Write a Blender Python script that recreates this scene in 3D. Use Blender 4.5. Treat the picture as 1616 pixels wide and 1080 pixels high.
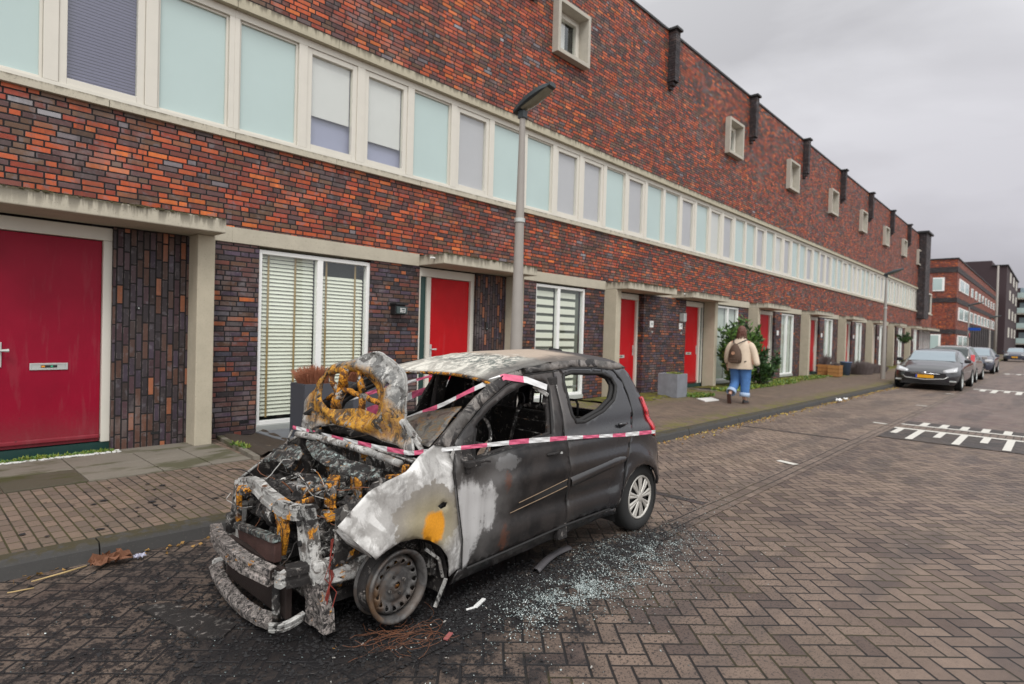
import bpy, bmesh, math, random
from mathutils import Vector, Matrix, noise
from mathutils.geometry import delaunay_2d_cdt
R = math.radians
random.seed(7)
for o in list(bpy.data.objects): bpy.data.objects.remove(o)
SC = bpy.context.scene
COL = SC.collection

# ------------------------------------------------------------------ camera, world, sun, exposure
def make_camera():
    cd = bpy.data.cameras.new('camera'); cam = bpy.data.objects.new('camera', cd); COL.objects.link(cam)
    yaw, pitch, roll = R(43.0), R(-0.95), R(1.6)
    fw = Vector((math.cos(yaw)*math.cos(pitch), math.sin(yaw)*math.cos(pitch), math.sin(pitch)))
    rt = Vector((math.sin(yaw), -math.cos(yaw), 0)); up = rt.cross(fw)
    r2 = rt*math.cos(roll)+up*math.sin(roll); u2 = -rt*math.sin(roll)+up*math.cos(roll)
    m = Matrix((r2, u2, -fw)).transposed().to_4x4(); m.translation = Vector((0, 0, 1.61))
    cam.matrix_world = m
    cd.sensor_width = 36; cd.lens = 925/1616*36; cd.clip_start = .05; cd.clip_end = 3000
    cd.dof.use_dof = True; cd.dof.focus_distance = 3.7; cd.dof.aperture_fstop = 2.2
    SC.camera = cam
make_camera()
SC.render.resolution_x = 1024; SC.render.resolution_y = 684
SUN_EL, SUN_AZ = R(52), R(-128)      # azimuth of the direction towards the sun, from +X towards +Y
def make_world():
    w = bpy.data.worlds.new('World'); SC.world = w; w.use_nodes = True
    nt = w.node_tree; nt.nodes.clear()
    out = nt.nodes.new('ShaderNodeOutputWorld'); bg = nt.nodes.new('ShaderNodeBackground')
    sky = nt.nodes.new('ShaderNodeTexSky'); sky.sky_type = 'NISHITA'; sky.sun_disc = False
    sky.sun_elevation = SUN_EL; sky.sun_rotation = math.pi/2-SUN_AZ
    sky.air_density = 1; sky.dust_density = 4
    hsv = nt.nodes.new('ShaderNodeHueSaturation'); hsv.inputs['Saturation'].default_value = .1
    nt.links.new(sky.outputs[0], hsv.inputs['Color'])
    # an overcast deck: broad soft cloud noise over the hemisphere
    tc = nt.nodes.new('ShaderNodeTexCoord'); mp = nt.nodes.new('ShaderNodeMapping')
    mp.inputs['Scale'].default_value = (1, 1, 2.6); mp.inputs['Location'].default_value = (2.1, .4, .3)
    nt.links.new(tc.outputs['Generated'], mp.inputs['Vector'])
    n = nt.nodes.new('ShaderNodeTexNoise'); n.inputs['Scale'].default_value = 1.7; n.inputs['Detail'].default_value = 6
    n.inputs['Roughness'].default_value = .5; n.inputs['Distortion'].default_value = .3
    nt.links.new(mp.outputs[0], n.inputs['Vector'])
    cr = nt.nodes.new('ShaderNodeValToRGB')
    e = cr.color_ramp.elements
    e[0].position = .34; e[0].color = (8.8, 8.85, 9.0, 1)
    e[1].position = .62; e[1].color = (13.8, 13.95, 14.0, 1)
    nt.links.new(n.outputs['Fac'], cr.inputs['Fac'])
    mx = nt.nodes.new('ShaderNodeMix'); mx.data_type = 'RGBA'; mx.inputs[0].default_value = .88
    nt.links.new(hsv.outputs[0], mx.inputs[6]); nt.links.new(cr.outputs[0], mx.inputs[7])
    # the deck is thicker (darker, bluish violet) over the far end of the street; the unseen sky above and behind the camera is brightened to add light
    def dot(v, lo, hi, clampit=True):
        d = nt.nodes.new('ShaderNodeVectorMath'); d.operation = 'DOT_PRODUCT'; nt.links.new(tc.outputs['Generated'], d.inputs[0]); d.inputs[1].default_value = v
        m = nt.nodes.new('ShaderNodeMapRange'); m.interpolation_type = 'SMOOTHSTEP'; m.inputs[1].default_value = lo; m.inputs[2].default_value = hi
        nt.links.new(d.outputs['Value'], m.inputs[0]); return m.outputs[0]
    m1 = nt.nodes.new('ShaderNodeMix'); m1.data_type = 'RGBA'; m1.blend_type = 'MULTIPLY'
    nt.links.new(dot((-.5, -.85, .1), -1.0, .6), m1.inputs[0]); m1.inputs[0].default_value = 1
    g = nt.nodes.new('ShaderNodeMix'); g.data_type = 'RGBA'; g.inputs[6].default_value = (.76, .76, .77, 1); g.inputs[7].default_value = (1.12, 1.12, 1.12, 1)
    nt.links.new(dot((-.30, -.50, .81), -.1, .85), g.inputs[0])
    g2 = nt.nodes.new('ShaderNodeMix'); g2.data_type = 'RGBA'; g2.inputs[6].default_value = (1, 1, 1, 1); g2.inputs[7].default_value = (.58, .565, .60, 1)
    nt.links.new(dot((.97, .05, -.55), .30, .95), g2.inputs[0])
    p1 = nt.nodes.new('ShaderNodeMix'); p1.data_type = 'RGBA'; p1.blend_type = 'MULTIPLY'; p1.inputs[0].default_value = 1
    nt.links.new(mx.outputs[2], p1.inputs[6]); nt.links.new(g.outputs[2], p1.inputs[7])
    p2 = nt.nodes.new('ShaderNodeMix'); p2.data_type = 'RGBA'; p2.blend_type = 'MULTIPLY'; p2.inputs[0].default_value = 1
    nt.links.new(p1.outputs[2], p2.inputs[6]); nt.links.new(g2.outputs[2], p2.inputs[7])
    nt.nodes.remove(m1)
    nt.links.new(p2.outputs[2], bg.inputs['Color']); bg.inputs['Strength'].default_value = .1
    nt.links.new(bg.outputs[0], out.inputs[0])
make_world()
def make_sun():
    l = bpy.data.lights.new('sun', 'SUN'); l.energy = 1.5; l.angle = R(22); l.color = (1, .97, .93)
    o = bpy.data.objects.new('sun', l); COL.objects.link(o)
    d = Vector((math.cos(SUN_AZ)*math.cos(SUN_EL), math.sin(SUN_AZ)*math.cos(SUN_EL), math.sin(SUN_EL)))
    o.rotation_euler = d.to_track_quat('Z', 'Y').to_euler(); o.location = (0, -20, 30)
make_sun()
SC.view_settings.view_transform = 'Standard'; SC.view_settings.look = 'None'
SC.view_settings.gamma = 1; SC.view_settings.use_curve_mapping = False
SC.view_settings.exposure = 0.16
SC.render.engine = 'CYCLES'

# ------------------------------------------------------------------ helpers
def tag(o, label=None, cat=None, group=None, kind=None):
    if label: o['label'] = label
    if cat: o['category'] = cat
    if group: o['group'] = group
    if kind: o['kind'] = kind
    return o
def empty(name, loc=(0, 0, 0), rz=0):
    o = bpy.data.objects.new(name, None); o.empty_display_size = .1
    o.location = loc; o.rotation_euler = (0, 0, rz); COL.objects.link(o); return o
def link(name, me, mat=None, parent=None, smooth=False, loc=None):
    o = bpy.data.objects.new(name, me); COL.objects.link(o)
    if mat:
        for m in (mat if isinstance(mat, (list, tuple)) else [mat]): me.materials.append(m)
    if smooth:
        for p in me.polygons: p.use_smooth = True
    if loc: o.location = loc
    if parent: o.parent = parent
    return o
class MB:
    def __init__(s): s.v = []; s.f = []; s.mi = []
    def add(s, vs, fs, mi=0):
        b = len(s.v); s.v += [tuple(v) for v in vs]; s.f += [tuple(b+i for i in f) for f in fs]; s.mi += [mi]*len(fs)
    def box(s, x0, x1, y0, y1, z0, z1, mi=0):
        if x0 > x1: x0, x1 = x1, x0
        if y0 > y1: y0, y1 = y1, y0
        if z0 > z1: z0, z1 = z1, z0
        v = [(x, y, z) for z in (z0, z1) for y in (y0, y1) for x in (x0, x1)]
        s.add(v, [(0, 2, 3, 1), (4, 5, 7, 6), (0, 1, 5, 4), (2, 6, 7, 3), (0, 4, 6, 2), (1, 3, 7, 5)], mi)
        return s
    def obox(s, c, ax, ay, az, mi=0):      # oriented box from centre and three half vectors
        c, ax, ay, az = Vector(c), Vector(ax), Vector(ay), Vector(az)
        v = [c+ax*i+ay*j+az*k for k in (-1, 1) for j in (-1, 1) for i in (-1, 1)]
        s.add(v, [(0, 2, 3, 1), (4, 5, 7, 6), (0, 1, 5, 4), (2, 6, 7, 3), (0, 4, 6, 2), (1, 3, 7, 5)], mi); return s
    def bar(s, a, b, w, h, up=(0, 0, 1), mi=0):
        a, b = Vector(a), Vector(b); d = (b-a); L = d.length; d.normalize()
        u = Vector(up); sd = d.cross(u)
        if sd.length < 1e-4: sd = d.cross(Vector((1, 0, 0)))
        sd.normalize(); u = sd.cross(d)
        return s.obox((a+b)/2, d*L/2, sd*w/2, u*h/2, mi)
    def tube(s, pts, r, n=8, cap=True, mi=0):
        pts = [Vector(p) for p in pts]; rs = r if isinstance(r, (list, tuple)) else [r]*len(pts)
        rings = []; prev = None
        for i, p in enumerate(pts):
            d = (pts[min(i+1, len(pts)-1)]-pts[max(i-1, 0)])
            if d.length < 1e-9: d = Vector((0, 0, 1))
            d.normalize()
            if prev is None:
                a = d.cross(Vector((0, 0, 1)))
                if a.length < .05: a = d.cross(Vector((1, 0, 0)))
            else:
                a = prev-d*prev.dot(d)
                if a.length < 1e-5: a = d.cross(Vector((1, 0, 0)))
            a.normalize(); prev = a; b = d.cross(a)
            rings.append([p+(a*math.cos(2*math.pi*k/n)+b*math.sin(2*math.pi*k/n))*rs[i] for k in range(n)])
        b0 = len(s.v)
        for rg in rings: s.v += [tuple(q) for q in rg]
        for i in range(len(rings)-1):
            for k in range(n):
                a = b0+i*n+k; b = b0+i*n+(k+1) % n
                s.f.append((a, b, b+n, a+n)); s.mi.append(mi)
        if cap:
            s.f.append(tuple(b0+k for k in range(n))[::-1]); s.f.append(tuple(b0+(len(rings)-1)*n+k for k in range(n))); s.mi += [mi, mi]
        return s
    def lathe(s, prof, n=32, M=None, close=False, mi=0):   # prof: (radius, height) pairs round local Z
        M = M or Matrix(); b0 = len(s.v)
        for r, z in prof:
            for k in range(n):
                a = 2*math.pi*k/n; s.v.append(tuple(M @ Vector((r*math.cos(a), r*math.sin(a), z))))
        for i in range(len(prof)-1):
            for k in range(n):
                a = b0+i*n+k; b = b0+i*n+(k+1) % n
                s.f.append((a, b, b+n, a+n)); s.mi.append(mi)
        return s
    def grid(s, rows, mi=0, flip=False):
        b0 = len(s.v); n = len(rows[0])
        for r in rows: s.v += [tuple(p) for p in r]
        for i in range(len(rows)-1):
            for j in range(n-1):
                a = b0+i*n+j
                q = (a, a+1, a+n+1, a+n); s.f.append(q[::-1] if flip else q); s.mi.append(mi)
        return s
    def prism(s, poly, y0, y1, mi=0):     # polygon in (x,z) pulled along y
        n = len(poly); v = [(x, y0, z) for x, z in poly]+[(x, y1, z) for x, z in poly]
        s.add(v, [tuple(range(n)), tuple(range(n, 2*n))[::-1]]+[(i, i+n, (i+1) % n+n, (i+1) % n) for i in range(n)], mi); return s
    def build(s, name, mat=None, parent=None, smooth=False, bevel=0, solid=0, sub=0, fix=True, auto=None):
        me = bpy.data.meshes.new(name); me.from_pydata(s.v, [], s.f)
        if isinstance(mat, (list, tuple)):
            for m in mat: me.materials.append(m)
            me.polygons.foreach_set('material_index', s.mi)
        elif mat: me.materials.append(mat)
        if fix:
            bm = bmesh.new(); bm.from_mesh(me); bmesh.ops.recalc_face_normals(bm, faces=bm.faces); bm.to_mesh(me); bm.free()
        o = bpy.data.objects.new(name, me); COL.objects.link(o)
        if smooth or auto:
            for p in me.polygons: p.use_smooth = True
        if auto:
            try: me.set_sharp_from_angle(angle=R(auto))
            except Exception: pass
        if solid:
            m = o.modifiers.new('solid', 'SOLIDIFY'); m.thickness = solid; m.offset = 0
        if sub:
            m = o.modifiers.new('sub', 'SUBSURF'); m.levels = sub; m.render_levels = sub
        if bevel:
            m = o.modifiers.new('bevel', 'BEVEL'); m.width = bevel; m.segments = 2; m.limit_method = 'ANGLE'
        if parent: o.parent = parent
        return o

def inpoly(x, y, P):
    c = False; n = len(P); j = n-1
    for i in range(n):
        xi, yi = P[i]; xj, yj = P[j]
        if (yi > y) != (yj > y) and x < (xj-xi)*(y-yi)/(yj-yi)+xi: c = not c
        j = i
    return c
def smooth_closed(P, it=1):
    for _ in range(it):
        Q = []
        for i in range(len(P)):
            a = P[i]; b = P[(i+1) % len(P)]
            Q += [(a[0]*.75+b[0]*.25, a[1]*.75+b[1]*.25), (a[0]*.25+b[0]*.75, a[1]*.25+b[1]*.75)]
        P = Q
    return P
def sheet(name, outline, holes, fn, mat, parent=None, step=.04, solid=.012, smooth=True, offset=0, bevel=0):
    """a panel cut from a curved surface: outline and holes in the panel's own 2D, fn maps (u,v) to a point"""
    pts = []; edges = []
    def ring(P):
        b = len(pts); Q = []
        for i in range(len(P)):
            a = P[i]; c = P[(i+1) % len(P)]
            k = max(1, int(math.hypot(c[0]-a[0], c[1]-a[1])/step))
            for t in range(k): Q.append((a[0]+(c[0]-a[0])*t/k, a[1]+(c[1]-a[1])*t/k))
        pts.extend(Q); edges.extend((b+i, b+(i+1) % len(Q)) for i in range(len(Q)))
    ring(outline)
    for h in holes: ring(h)
    xs = [p[0] for p in outline]; ys = [p[1] for p in outline]
    x = min(xs)+step*.5; k = 0
    bd = list(pts)
    while x < max(xs):
        y = min(ys)+step*(.5 if k % 2 else 0.1)
        while y < max(ys):
            if inpoly(x, y, outline) and not any(inpoly(x, y, h) for h in holes):
                if min((x-b[0])**2+(y-b[1])**2 for b in bd) > (step*.45)**2: pts.append((x, y))
            y += step
        x += step*.87; k += 1
    r = delaunay_2d_cdt([Vector(p) for p in pts], edges, [], 0, 1e-5)
    V, F = r[0], r[2]
    keep = []
    for f in F:
        cx = sum(V[i].x for i in f)/len(f); cy = sum(V[i].y for i in f)/len(f)
        if inpoly(cx, cy, outline) and not any(inpoly(cx, cy, h) for h in holes): keep.append(f)
    mb = MB(); mb.add([fn(p.x, p.y) for p in V], keep)
    return mb.build(name, mat, parent, smooth=smooth, solid=solid, bevel=bevel)

# ------------------------------------------------------------------ node helpers
class NT:
    def __init__(s, name):
        s.m = bpy.data.materials.new(name); s.m.use_nodes = True; s.t = s.m.node_tree
        s.t.nodes.clear(); s.out = s.t.nodes.new('ShaderNodeOutputMaterial')
    def n(s, typ, **k):
        nd = s.t.nodes.new(typ)
        for a, b in k.items(): setattr(nd, a, b)
        return nd
    def put(s, sock, v):
        if isinstance(v, bpy.types.NodeSocket): s.t.links.new(v, sock)
        elif v is not None:
            if isinstance(v, (tuple, list)) and len(v) == 3 and sock.type == 'RGBA': v = (*v, 1)
            sock.default_value = v
    def math(s, op, a, b=None, c=None, clamp=False):
        nd = s.n('ShaderNodeMath', operation=op, use_clamp=clamp)
        s.put(nd.inputs[0], a)
        if b is not None: s.put(nd.inputs[1], b)
        if c is not None: s.put(nd.inputs[2], c)
        return nd.outputs[0]
    def mix(s, f, a, b, mode='MIX'):
        nd = s.n('ShaderNodeMix', data_type='RGBA', blend_type=mode)
        s.put(nd.inputs[0], f); s.put(nd.inputs[6], a); s.put(nd.inputs[7], b); return nd.outputs[2]
    def fmix(s, f, a, b):
        nd = s.n('ShaderNodeMix', data_type='FLOAT'); s.put(nd.inputs[0], f); s.put(nd.inputs[2], a); s.put(nd.inputs[3], b); return nd.outputs[0]
    def pos(s):
        g = s.n('ShaderNodeNewGeometry'); return g.outputs['Position']
    def xyz(s, v):
        nd = s.n('ShaderNodeSeparateXYZ'); s.put(nd.inputs[0], v); return nd.outputs
    def vec(s, x, y, z=0.0):
        nd = s.n('ShaderNodeCombineXYZ'); s.put(nd.inputs[0], x); s.put(nd.inputs[1], y); s.put(nd.inputs[2], z); return nd.outputs[0]
    def noise(s, vec, scale, detail=4, rough=.55, dist=0., out='Fac', w=None):
        nd = s.n('ShaderNodeTexNoise'); s.put(nd.inputs['Vector'], vec); nd.inputs['Scale'].default_value = scale
        nd.inputs['Detail'].default_value = detail; nd.inputs['Roughness'].default_value = rough; nd.inputs['Distortion'].default_value = dist
        return nd.outputs[out]
    def white(s, vec):
        nd = s.n('ShaderNodeTexWhiteNoise', noise_dimensions='3D'); s.put(nd.inputs['Vector'], vec); return nd.outputs['Value']
    def ramp(s, f, stops, interp='LINEAR'):
        nd = s.n('ShaderNodeValToRGB'); cr = nd.color_ramp; cr.interpolation = interp
        while len(cr.elements) < len(stops): cr.elements.new(.5)
        for e, (p, c) in zip(cr.elements, stops):
            e.position = p; e.color = (*c, 1) if len(c) == 3 else c
        s.put(nd.inputs[0], f); return nd.outputs[0]
    def step(s, v, a, b):   # smoothstep a..b -> 0..1
        nd = s.n('ShaderNodeMapRange', interpolation_type='SMOOTHSTEP'); s.put(nd.inputs[0], v)
        s.put(nd.inputs[1], a); s.put(nd.inputs[2], b); return nd.outputs[0]
    def scale(s, v, sx, sy, sz):
        nd = s.n('ShaderNodeVectorMath', operation='MULTIPLY'); s.put(nd.inputs[0], v); nd.inputs[1].default_value = (sx, sy, sz); return nd.outputs[0]
    def blob(s, c, rx, ry=None, rz=None, warp=.0, wscale=6, soft=.25):   # 1 inside a warped ellipsoid
        ry = ry or rx; rz = rz or rx
        p = s.pos(); nd = s.n('ShaderNodeVectorMath', operation='SUBTRACT'); s.put(nd.inputs[0], p); nd.inputs[1].default_value = c
        v = s.scale(nd.outputs[0], 1/rx, 1/ry, 1/rz)
        ln = s.n('ShaderNodeVectorMath', operation='LENGTH'); s.put(ln.inputs[0], v); d = ln.outputs['Value']
        if warp:
            nz = s.noise(p, wscale, 5, .6); d = s.math('ADD', d, s.math('MULTIPLY', s.math('SUBTRACT', nz, .5), warp*2))
        return s.math('SUBTRACT', 1.0, s.step(d, 1-soft, 1+soft))
    def bump(s, h, strength=.3, dist=.01):
        nd = s.n('ShaderNodeBump'); nd.inputs['Strength'].default_value = strength; nd.inputs['Distance'].default_value = dist
        s.put(nd.inputs['Height'], h); return nd.outputs[0]
    def bsdf(s, color, rough=.6, metal=0., normal=None, spec=.5, coat=0., coatr=.1, emit=None, es=0):
        b = s.n('ShaderNodeBsdfPrincipled'); s.put(b.inputs['Base Color'], color); s.put(b.inputs['Roughness'], rough)
        s.put(b.inputs['Metallic'], metal); s.put(b.inputs['Specular IOR Level'], spec)
        if normal is not None: s.put(b.inputs['Normal'], normal)
        b.inputs['Coat Weight'].default_value = coat; b.inputs['Coat Roughness'].default_value = coatr
        if emit: b.inputs['Emission Color'].default_value = (*emit, 1); b.inputs['Emission Strength'].default_value = es
        s.t.links.new(b.outputs[0], s.out.inputs[0]); return b
def plain(name, col, rough=.6, metal=0., var=.12, vscale=6, bump=0, spec=.5, coat=0., bscale=60):
    t = NT(name); p = t.pos()
    n = t.noise(p, vscale, 6, .6)
    k = t.math('ADD', 1-var, t.math('MULTIPLY', n, 2*var))
    c = t.mix(1.0, col, t.vec(k, k, k), 'MULTIPLY')
    rr = t.math('ADD', rough-.06, t.math('MULTIPLY', n, .12), clamp=True)
    nm = t.bump(t.noise(p, bscale, 4), bump, .004) if bump else None
    t.bsdf(c, rr, metal, nm, spec, coat); return t.m

# ---- masonry pattern: wild bond; returns random per brick, joint distance in metres, height
def bond(t, u, v, L, h, wild=True, half=False):
    row = t.math('FLOOR', t.math('DIVIDE', v, h)); fv = t.math('FRACT', t.math('DIVIDE', v, h))
    if wild:
        L3 = L*2.5
        off = t.white(t.vec(row, 3.3, 1.7)); uu = t.math('ADD', t.math('DIVIDE', u, L3), t.math('MULTIPLY', off, 7))
        cell = t.math('FLOOR', uu); f = t.math('FRACT', uu); w = t.white(t.vec(cell, row, 9.1))
        s1 = t.math('ADD', .2, t.math('MULTIPLY', t.math('LESS_THAN', w, .66), .2))
        s2 = t.math('ADD', .6, t.math('MULTIPLY', t.math('LESS_THAN', w, .40), .2))
        sub = t.math('ADD', t.math('GREATER_THAN', f, s1), t.math('GREATER_THAN', f, s2))
        du = t.math('MINIMUM', t.math('MINIMUM', f, t.math('SUBTRACT', 1, f)), t.math('MINIMUM', t.math('ABSOLUTE', t.math('SUBTRACT', f, s1)), t.math('ABSOLUTE', t.math('SUBTRACT', f, s2))))
        du = t.math('MULTIPLY', du, L3)
        idu = t.math('ADD', t.math('MULTIPLY', cell, 3), sub)
    else:
        off = t.math('MULTIPLY', t.math('FLOORED_MODULO', row, 2), .5) if half else t.white(t.vec(row, 3.3, 1.7))
        uu = t.math('ADD', t.math('DIVIDE', u, L), off); cell = t.math('FLOOR', uu); f = t.math('FRACT', uu)
        du = t.math('MULTIPLY', t.math('MINIMUM', f, t.math('SUBTRACT', 1, f)), L); idu = cell
    dv = t.math('MULTIPLY', t.math('MINIMUM', fv, t.math('SUBTRACT', 1, fv)), h)
    d = t.math('MINIMUM', du, dv)
    return t.white(t.vec(idu, row, .5)), d, t.vec(idu, row, 0)
def brick_mat(name, stops, L=.215, h=.066, joint=.0080, vertical=False, cluster=.3, mortar=(.012, .011, .012), wild=True, rough=.72, glaze=.25):
    t = NT(name); p = t.pos(); x, y, z = t.xyz(p)[0:3]
    u = t.math('ADD', x, y); v = z
    if vertical: u, v = v, u
    r, d, idv = bond(t, u, v, L, h, wild=wild and not vertical)
    big = t.noise(t.scale(idv, L*.83*1.0 if not vertical else L, h, 1), .9, 3, .6); big = t.step(big, .36, .64)
    rr = t.math('ADD', t.math('MULTIPLY', r, 1-cluster), t.math('MULTIPLY', big, cluster))
    c = t.ramp(rr, stops, 'CONSTANT')
    # tone inside one brick and between bricks of a colour
    n1 = t.noise(p, 22, 5, .65); r2 = t.white(t.scale(idv, 1.37, 2.11, 1))
    k = t.math('ADD', .38, t.math('ADD', t.math('MULTIPLY', n1, .8), t.math('MULTIPLY', r2, .45)))
    c = t.mix(1, c, t.vec(k, k, k), 'MULTIPLY')
    bl = t.math('MULTIPLY', t.step(t.noise(p, 9, 3, .5), .58, .68), .45)
    c = t.mix(bl, c, (.16, .15, .17))
    # rain streaks and pale salt bloom on the wall face, worn paler arrises on each brick
    stn = t.noise(t.scale(p, 5, 5, .55), 1, 6, .62); c = t.mix(t.math('MULTIPLY', t.step(stn, .50, .62), .38), c, (.045, .032, .030))
    blm = t.math('MULTIPLY', t.step(t.noise(p, 1.7, 7, .68), .55, .64), .30); c = t.mix(blm, c, (.25, .21, .20))
    arr = t.math('MULTIPLY', t.math('MULTIPLY', t.math('SUBTRACT', 1, t.step(d, joint*1.3, joint*1.9)), t.step(t.noise(p, 14, 3), .52, .60)), .28); c = t.mix(arr, c, (.30, .25, .24))
    m = t.step(d, joint*.75, joint*1.3)
    c = t.mix(m, mortar, c)
    hgt = t.math('ADD', m, t.math('MULTIPLY', n1, .25))
    ro = t.fmix(m, .95, t.math('SUBTRACT', rough, t.math('MULTIPLY', r2, glaze)))
    t.bsdf(c, ro, 0, t.bump(hgt, .55, .006), .45); return t.m
ORANGE = (.56, .135, .028); RED = (.34, .072, .030); DRED = (.165, .046, .032); PURP = (.098, .046, .044); BROWN = (.10, .048, .028)
GREY = (.165, .14, .15); DK = (.035, .026, .03); TAN = (.30, .085, .03)
M = {}
M['brick_up'] = brick_mat('brick_upper', [(0, ORANGE), (.11, (.46, .082, .022)), (.24, (.30, .05, .024)), (.38, DRED), (.50, (.125, .065, .038)), (.62, PURP), (.70, (.42, .085, .026)), (.80, (.24, .085, .04)), (.87, (.095, .062, .060)), (.93, GREY), (.975, (.27, .255, .27))], cluster=.22)
M['brick_low'] = brick_mat('brick_lower', [(0, PURP), (.22, DK), (.36, (.07, .045, .07)), (.52, BROWN), (.64, DRED), (.75, (.10, .04, .035)), (.83, TAN), (.90, (.06, .055, .075)), (.96, ORANGE)], cluster=.15, mortar=(.016, .014, .015))
M['brick_vert'] = brick_mat('brick_vertical', [(0, (.060, .030, .036)), (.2, DK), (.4, (.05, .034, .05)), (.54, (.085, .040, .028)), (.72, (.045, .028, .026)), (.82, (.27, .095, .045)), (.93, (.12, .05, .03))], L=.215, h=.066, vertical=True, cluster=.1, mortar=(.014, .012, .012))
M['brick_dark'] = brick_mat('brick_dark', [(0, (.03, .02, .022)), (.5, (.022, .017, .02)), (.8, (.05, .028, .025))], cluster=.1)
M['brick_far'] = brick_mat('brick_far', [(0, RED), (.3, (.28, .05, .02)), (.6, DRED), (.8, ORANGE), (.93, BROWN)], cluster=.2)

def concrete(name, col, moss=0, ztop=None, streak=.5):
    t = NT(name); p = t.pos(); x, y, z = t.xyz(p)[0:3]
    n = t.noise(p, 5, 7, .65); n2 = t.noise(p, 45, 4, .7)
    k = t.math('ADD', .72, t.math('ADD', t.math('MULTIPLY', n, .36), t.math('MULTIPLY', n2, .16)))
    c = t.mix(1, col, t.vec(k, k, k), 'MULTIPLY')
    if ztop is not None:
        st = t.noise(t.scale(p, 14, 14, 1.6), 1.0, 5, .6)
        up = t.step(z, ztop-.17*streak-.03, ztop+.01)
        f = t.math('MULTIPLY', up, t.step(t.math('ADD', st, t.math('MULTIPLY', up, .16)), .50, .66))
        c = t.mix(t.math('MULTIPLY', f, .85), c, (.07, .06, .045))
        g = t.math('MULTIPLY', t.step(z, ztop-.05, ztop), t.step(t.noise(p, 12, 4), .40, .52))
        c = t.mix(t.math('MULTIPLY', g, .9), c, (.055, .045, .02))
    pit = t.step(t.noise(p, 70, 2), .64, .69)
    c = t.mix(t.math('MULTIPLY', pit, .5), c, (.1, .09, .08))
    t.bsdf(c, .85, 0, t.bump(t.math('ADD', n2, n), .25, .004), .3); return t.m
M['canopy'] = concrete('canopy_concrete', (.47, .43, .345), ztop=2.86, streak=1.0)
M['lintel'] = concrete('lintel_concrete', (.46, .42, .335), ztop=None)
M['sill'] = concrete('sill_concrete', (.50, .46, .37), ztop=4.12, streak=.3)
M['band'] = concrete('band_concrete', (.46, .42, .32), ztop=5.86, streak=.7)
M['column'] = concrete('column_concrete', (.46, .41, .315))
M['kerb'] = concrete('kerb_concrete', (.062, .060, .058), ztop=.135, streak=.1)
M['white'] = plain('white_paint', (.64, .61, .54), .45, var=.06)
M['brightwhite'] = plain('bright_white_paint', (.82, .82, .80), .4, var=.04)
M['frosted'] = plain('frosted_panel', (.43, .54, .525), .22, var=.09, vscale=.9, spec=.5, coat=.5)
M['blind_dark'] = plain('dark_blind', (.125, .112, .19), .5, var=.1)
M['blind_lav'] = plain('lavender_film', (.30, .295, .42), .45, var=.05)
M['blind_grey'] = plain('grey_roller_blind', (.62, .59, .58), .7, var=.05)
M['blind_mid'] = plain('mid_roller_blind', (.46, .43, .46), .7, var=.05)
M['blind_cream'] = plain('cream_slat', (.78, .76, .66), .5, var=.06)
M['tapetan'] = plain('ladder_tape', (.33, .22, .09), .8)
M['curtain'] = plain('net_curtain', (.50, .53, .48), .9, var=.15, vscale=9)
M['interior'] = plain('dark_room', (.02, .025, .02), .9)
M['green'] = plain('green_paint', (.012, .045, .04), .4)
M['black'] = plain('black_plastic', (.012, .012, .013), .5)
M['rubber'] = plain('rubber', (.018, .018, .018), .8, bump=.2)
M['steel'] = plain('brushed_steel', (.55, .55, .53), .35, metal=.8)
M['alu'] = plain('satin_fitting', (.50, .52, .50), .4, metal=.3)
M['pole'] = plain('pole_paint', (.30, .275, .25), .55, var=.1)
M['lamphead'] = plain('lamp_head', (.035, .045, .05), .45)
M['lampglass'] = plain('lamp_glass', (.20, .19, .14), .15, var=.3, vscale=20, coat=.5)
M['door_red'] = plain('door_red', (.48, .002, .006), .5, var=.04, vscale=2, spec=.2)
M['door_wine'] = plain('door_wine', (.27, .002, .022), .5, var=.12, vscale=2, spec=.25)
def doormat_(name, col):
    t = NT(name); p = t.pos(); x, y, z = t.xyz(p)[0:3]
    n = t.noise(p, 3, 5, .6); s = t.noise(t.scale(p, 9, 9, 1.2), 1, 6, .62); f = t.noise(p, 40, 5, .7)
    k = t.math('ADD', .80, t.math('MULTIPLY', n, .4)); c = t.mix(1, col, t.vec(k, k, k), 'MULTIPLY')
    low = t.math('SUBTRACT', 1, t.step(t.math('ADD', z, t.math('MULTIPLY', f, .5)), .35, .95)); c = t.mix(t.math('MULTIPLY', low, .35), c, (.12, .09, .08))
    c = t.mix(t.math('MULTIPLY', t.step(s, .54, .64), .06), c, (.30, .22, .22))
    sc = t.math('MULTIPLY', t.step(t.noise(p, 24, 3, .8), .68, .71), t.math('SUBTRACT', 1, t.step(z, .5, 1.2))); c = t.mix(sc, c, (.06, .02, .02))
    t.bsdf(c, t.math('ADD', .36, t.math('MULTIPLY', s, .2)), 0, t.bump(n, .12, .01), .2); return t.m
M['door_red'] = doormat_('door_red', (.46, .004, .008)); M['door_wine'] = doormat_('door_wine', (.26, .003, .022))
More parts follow.
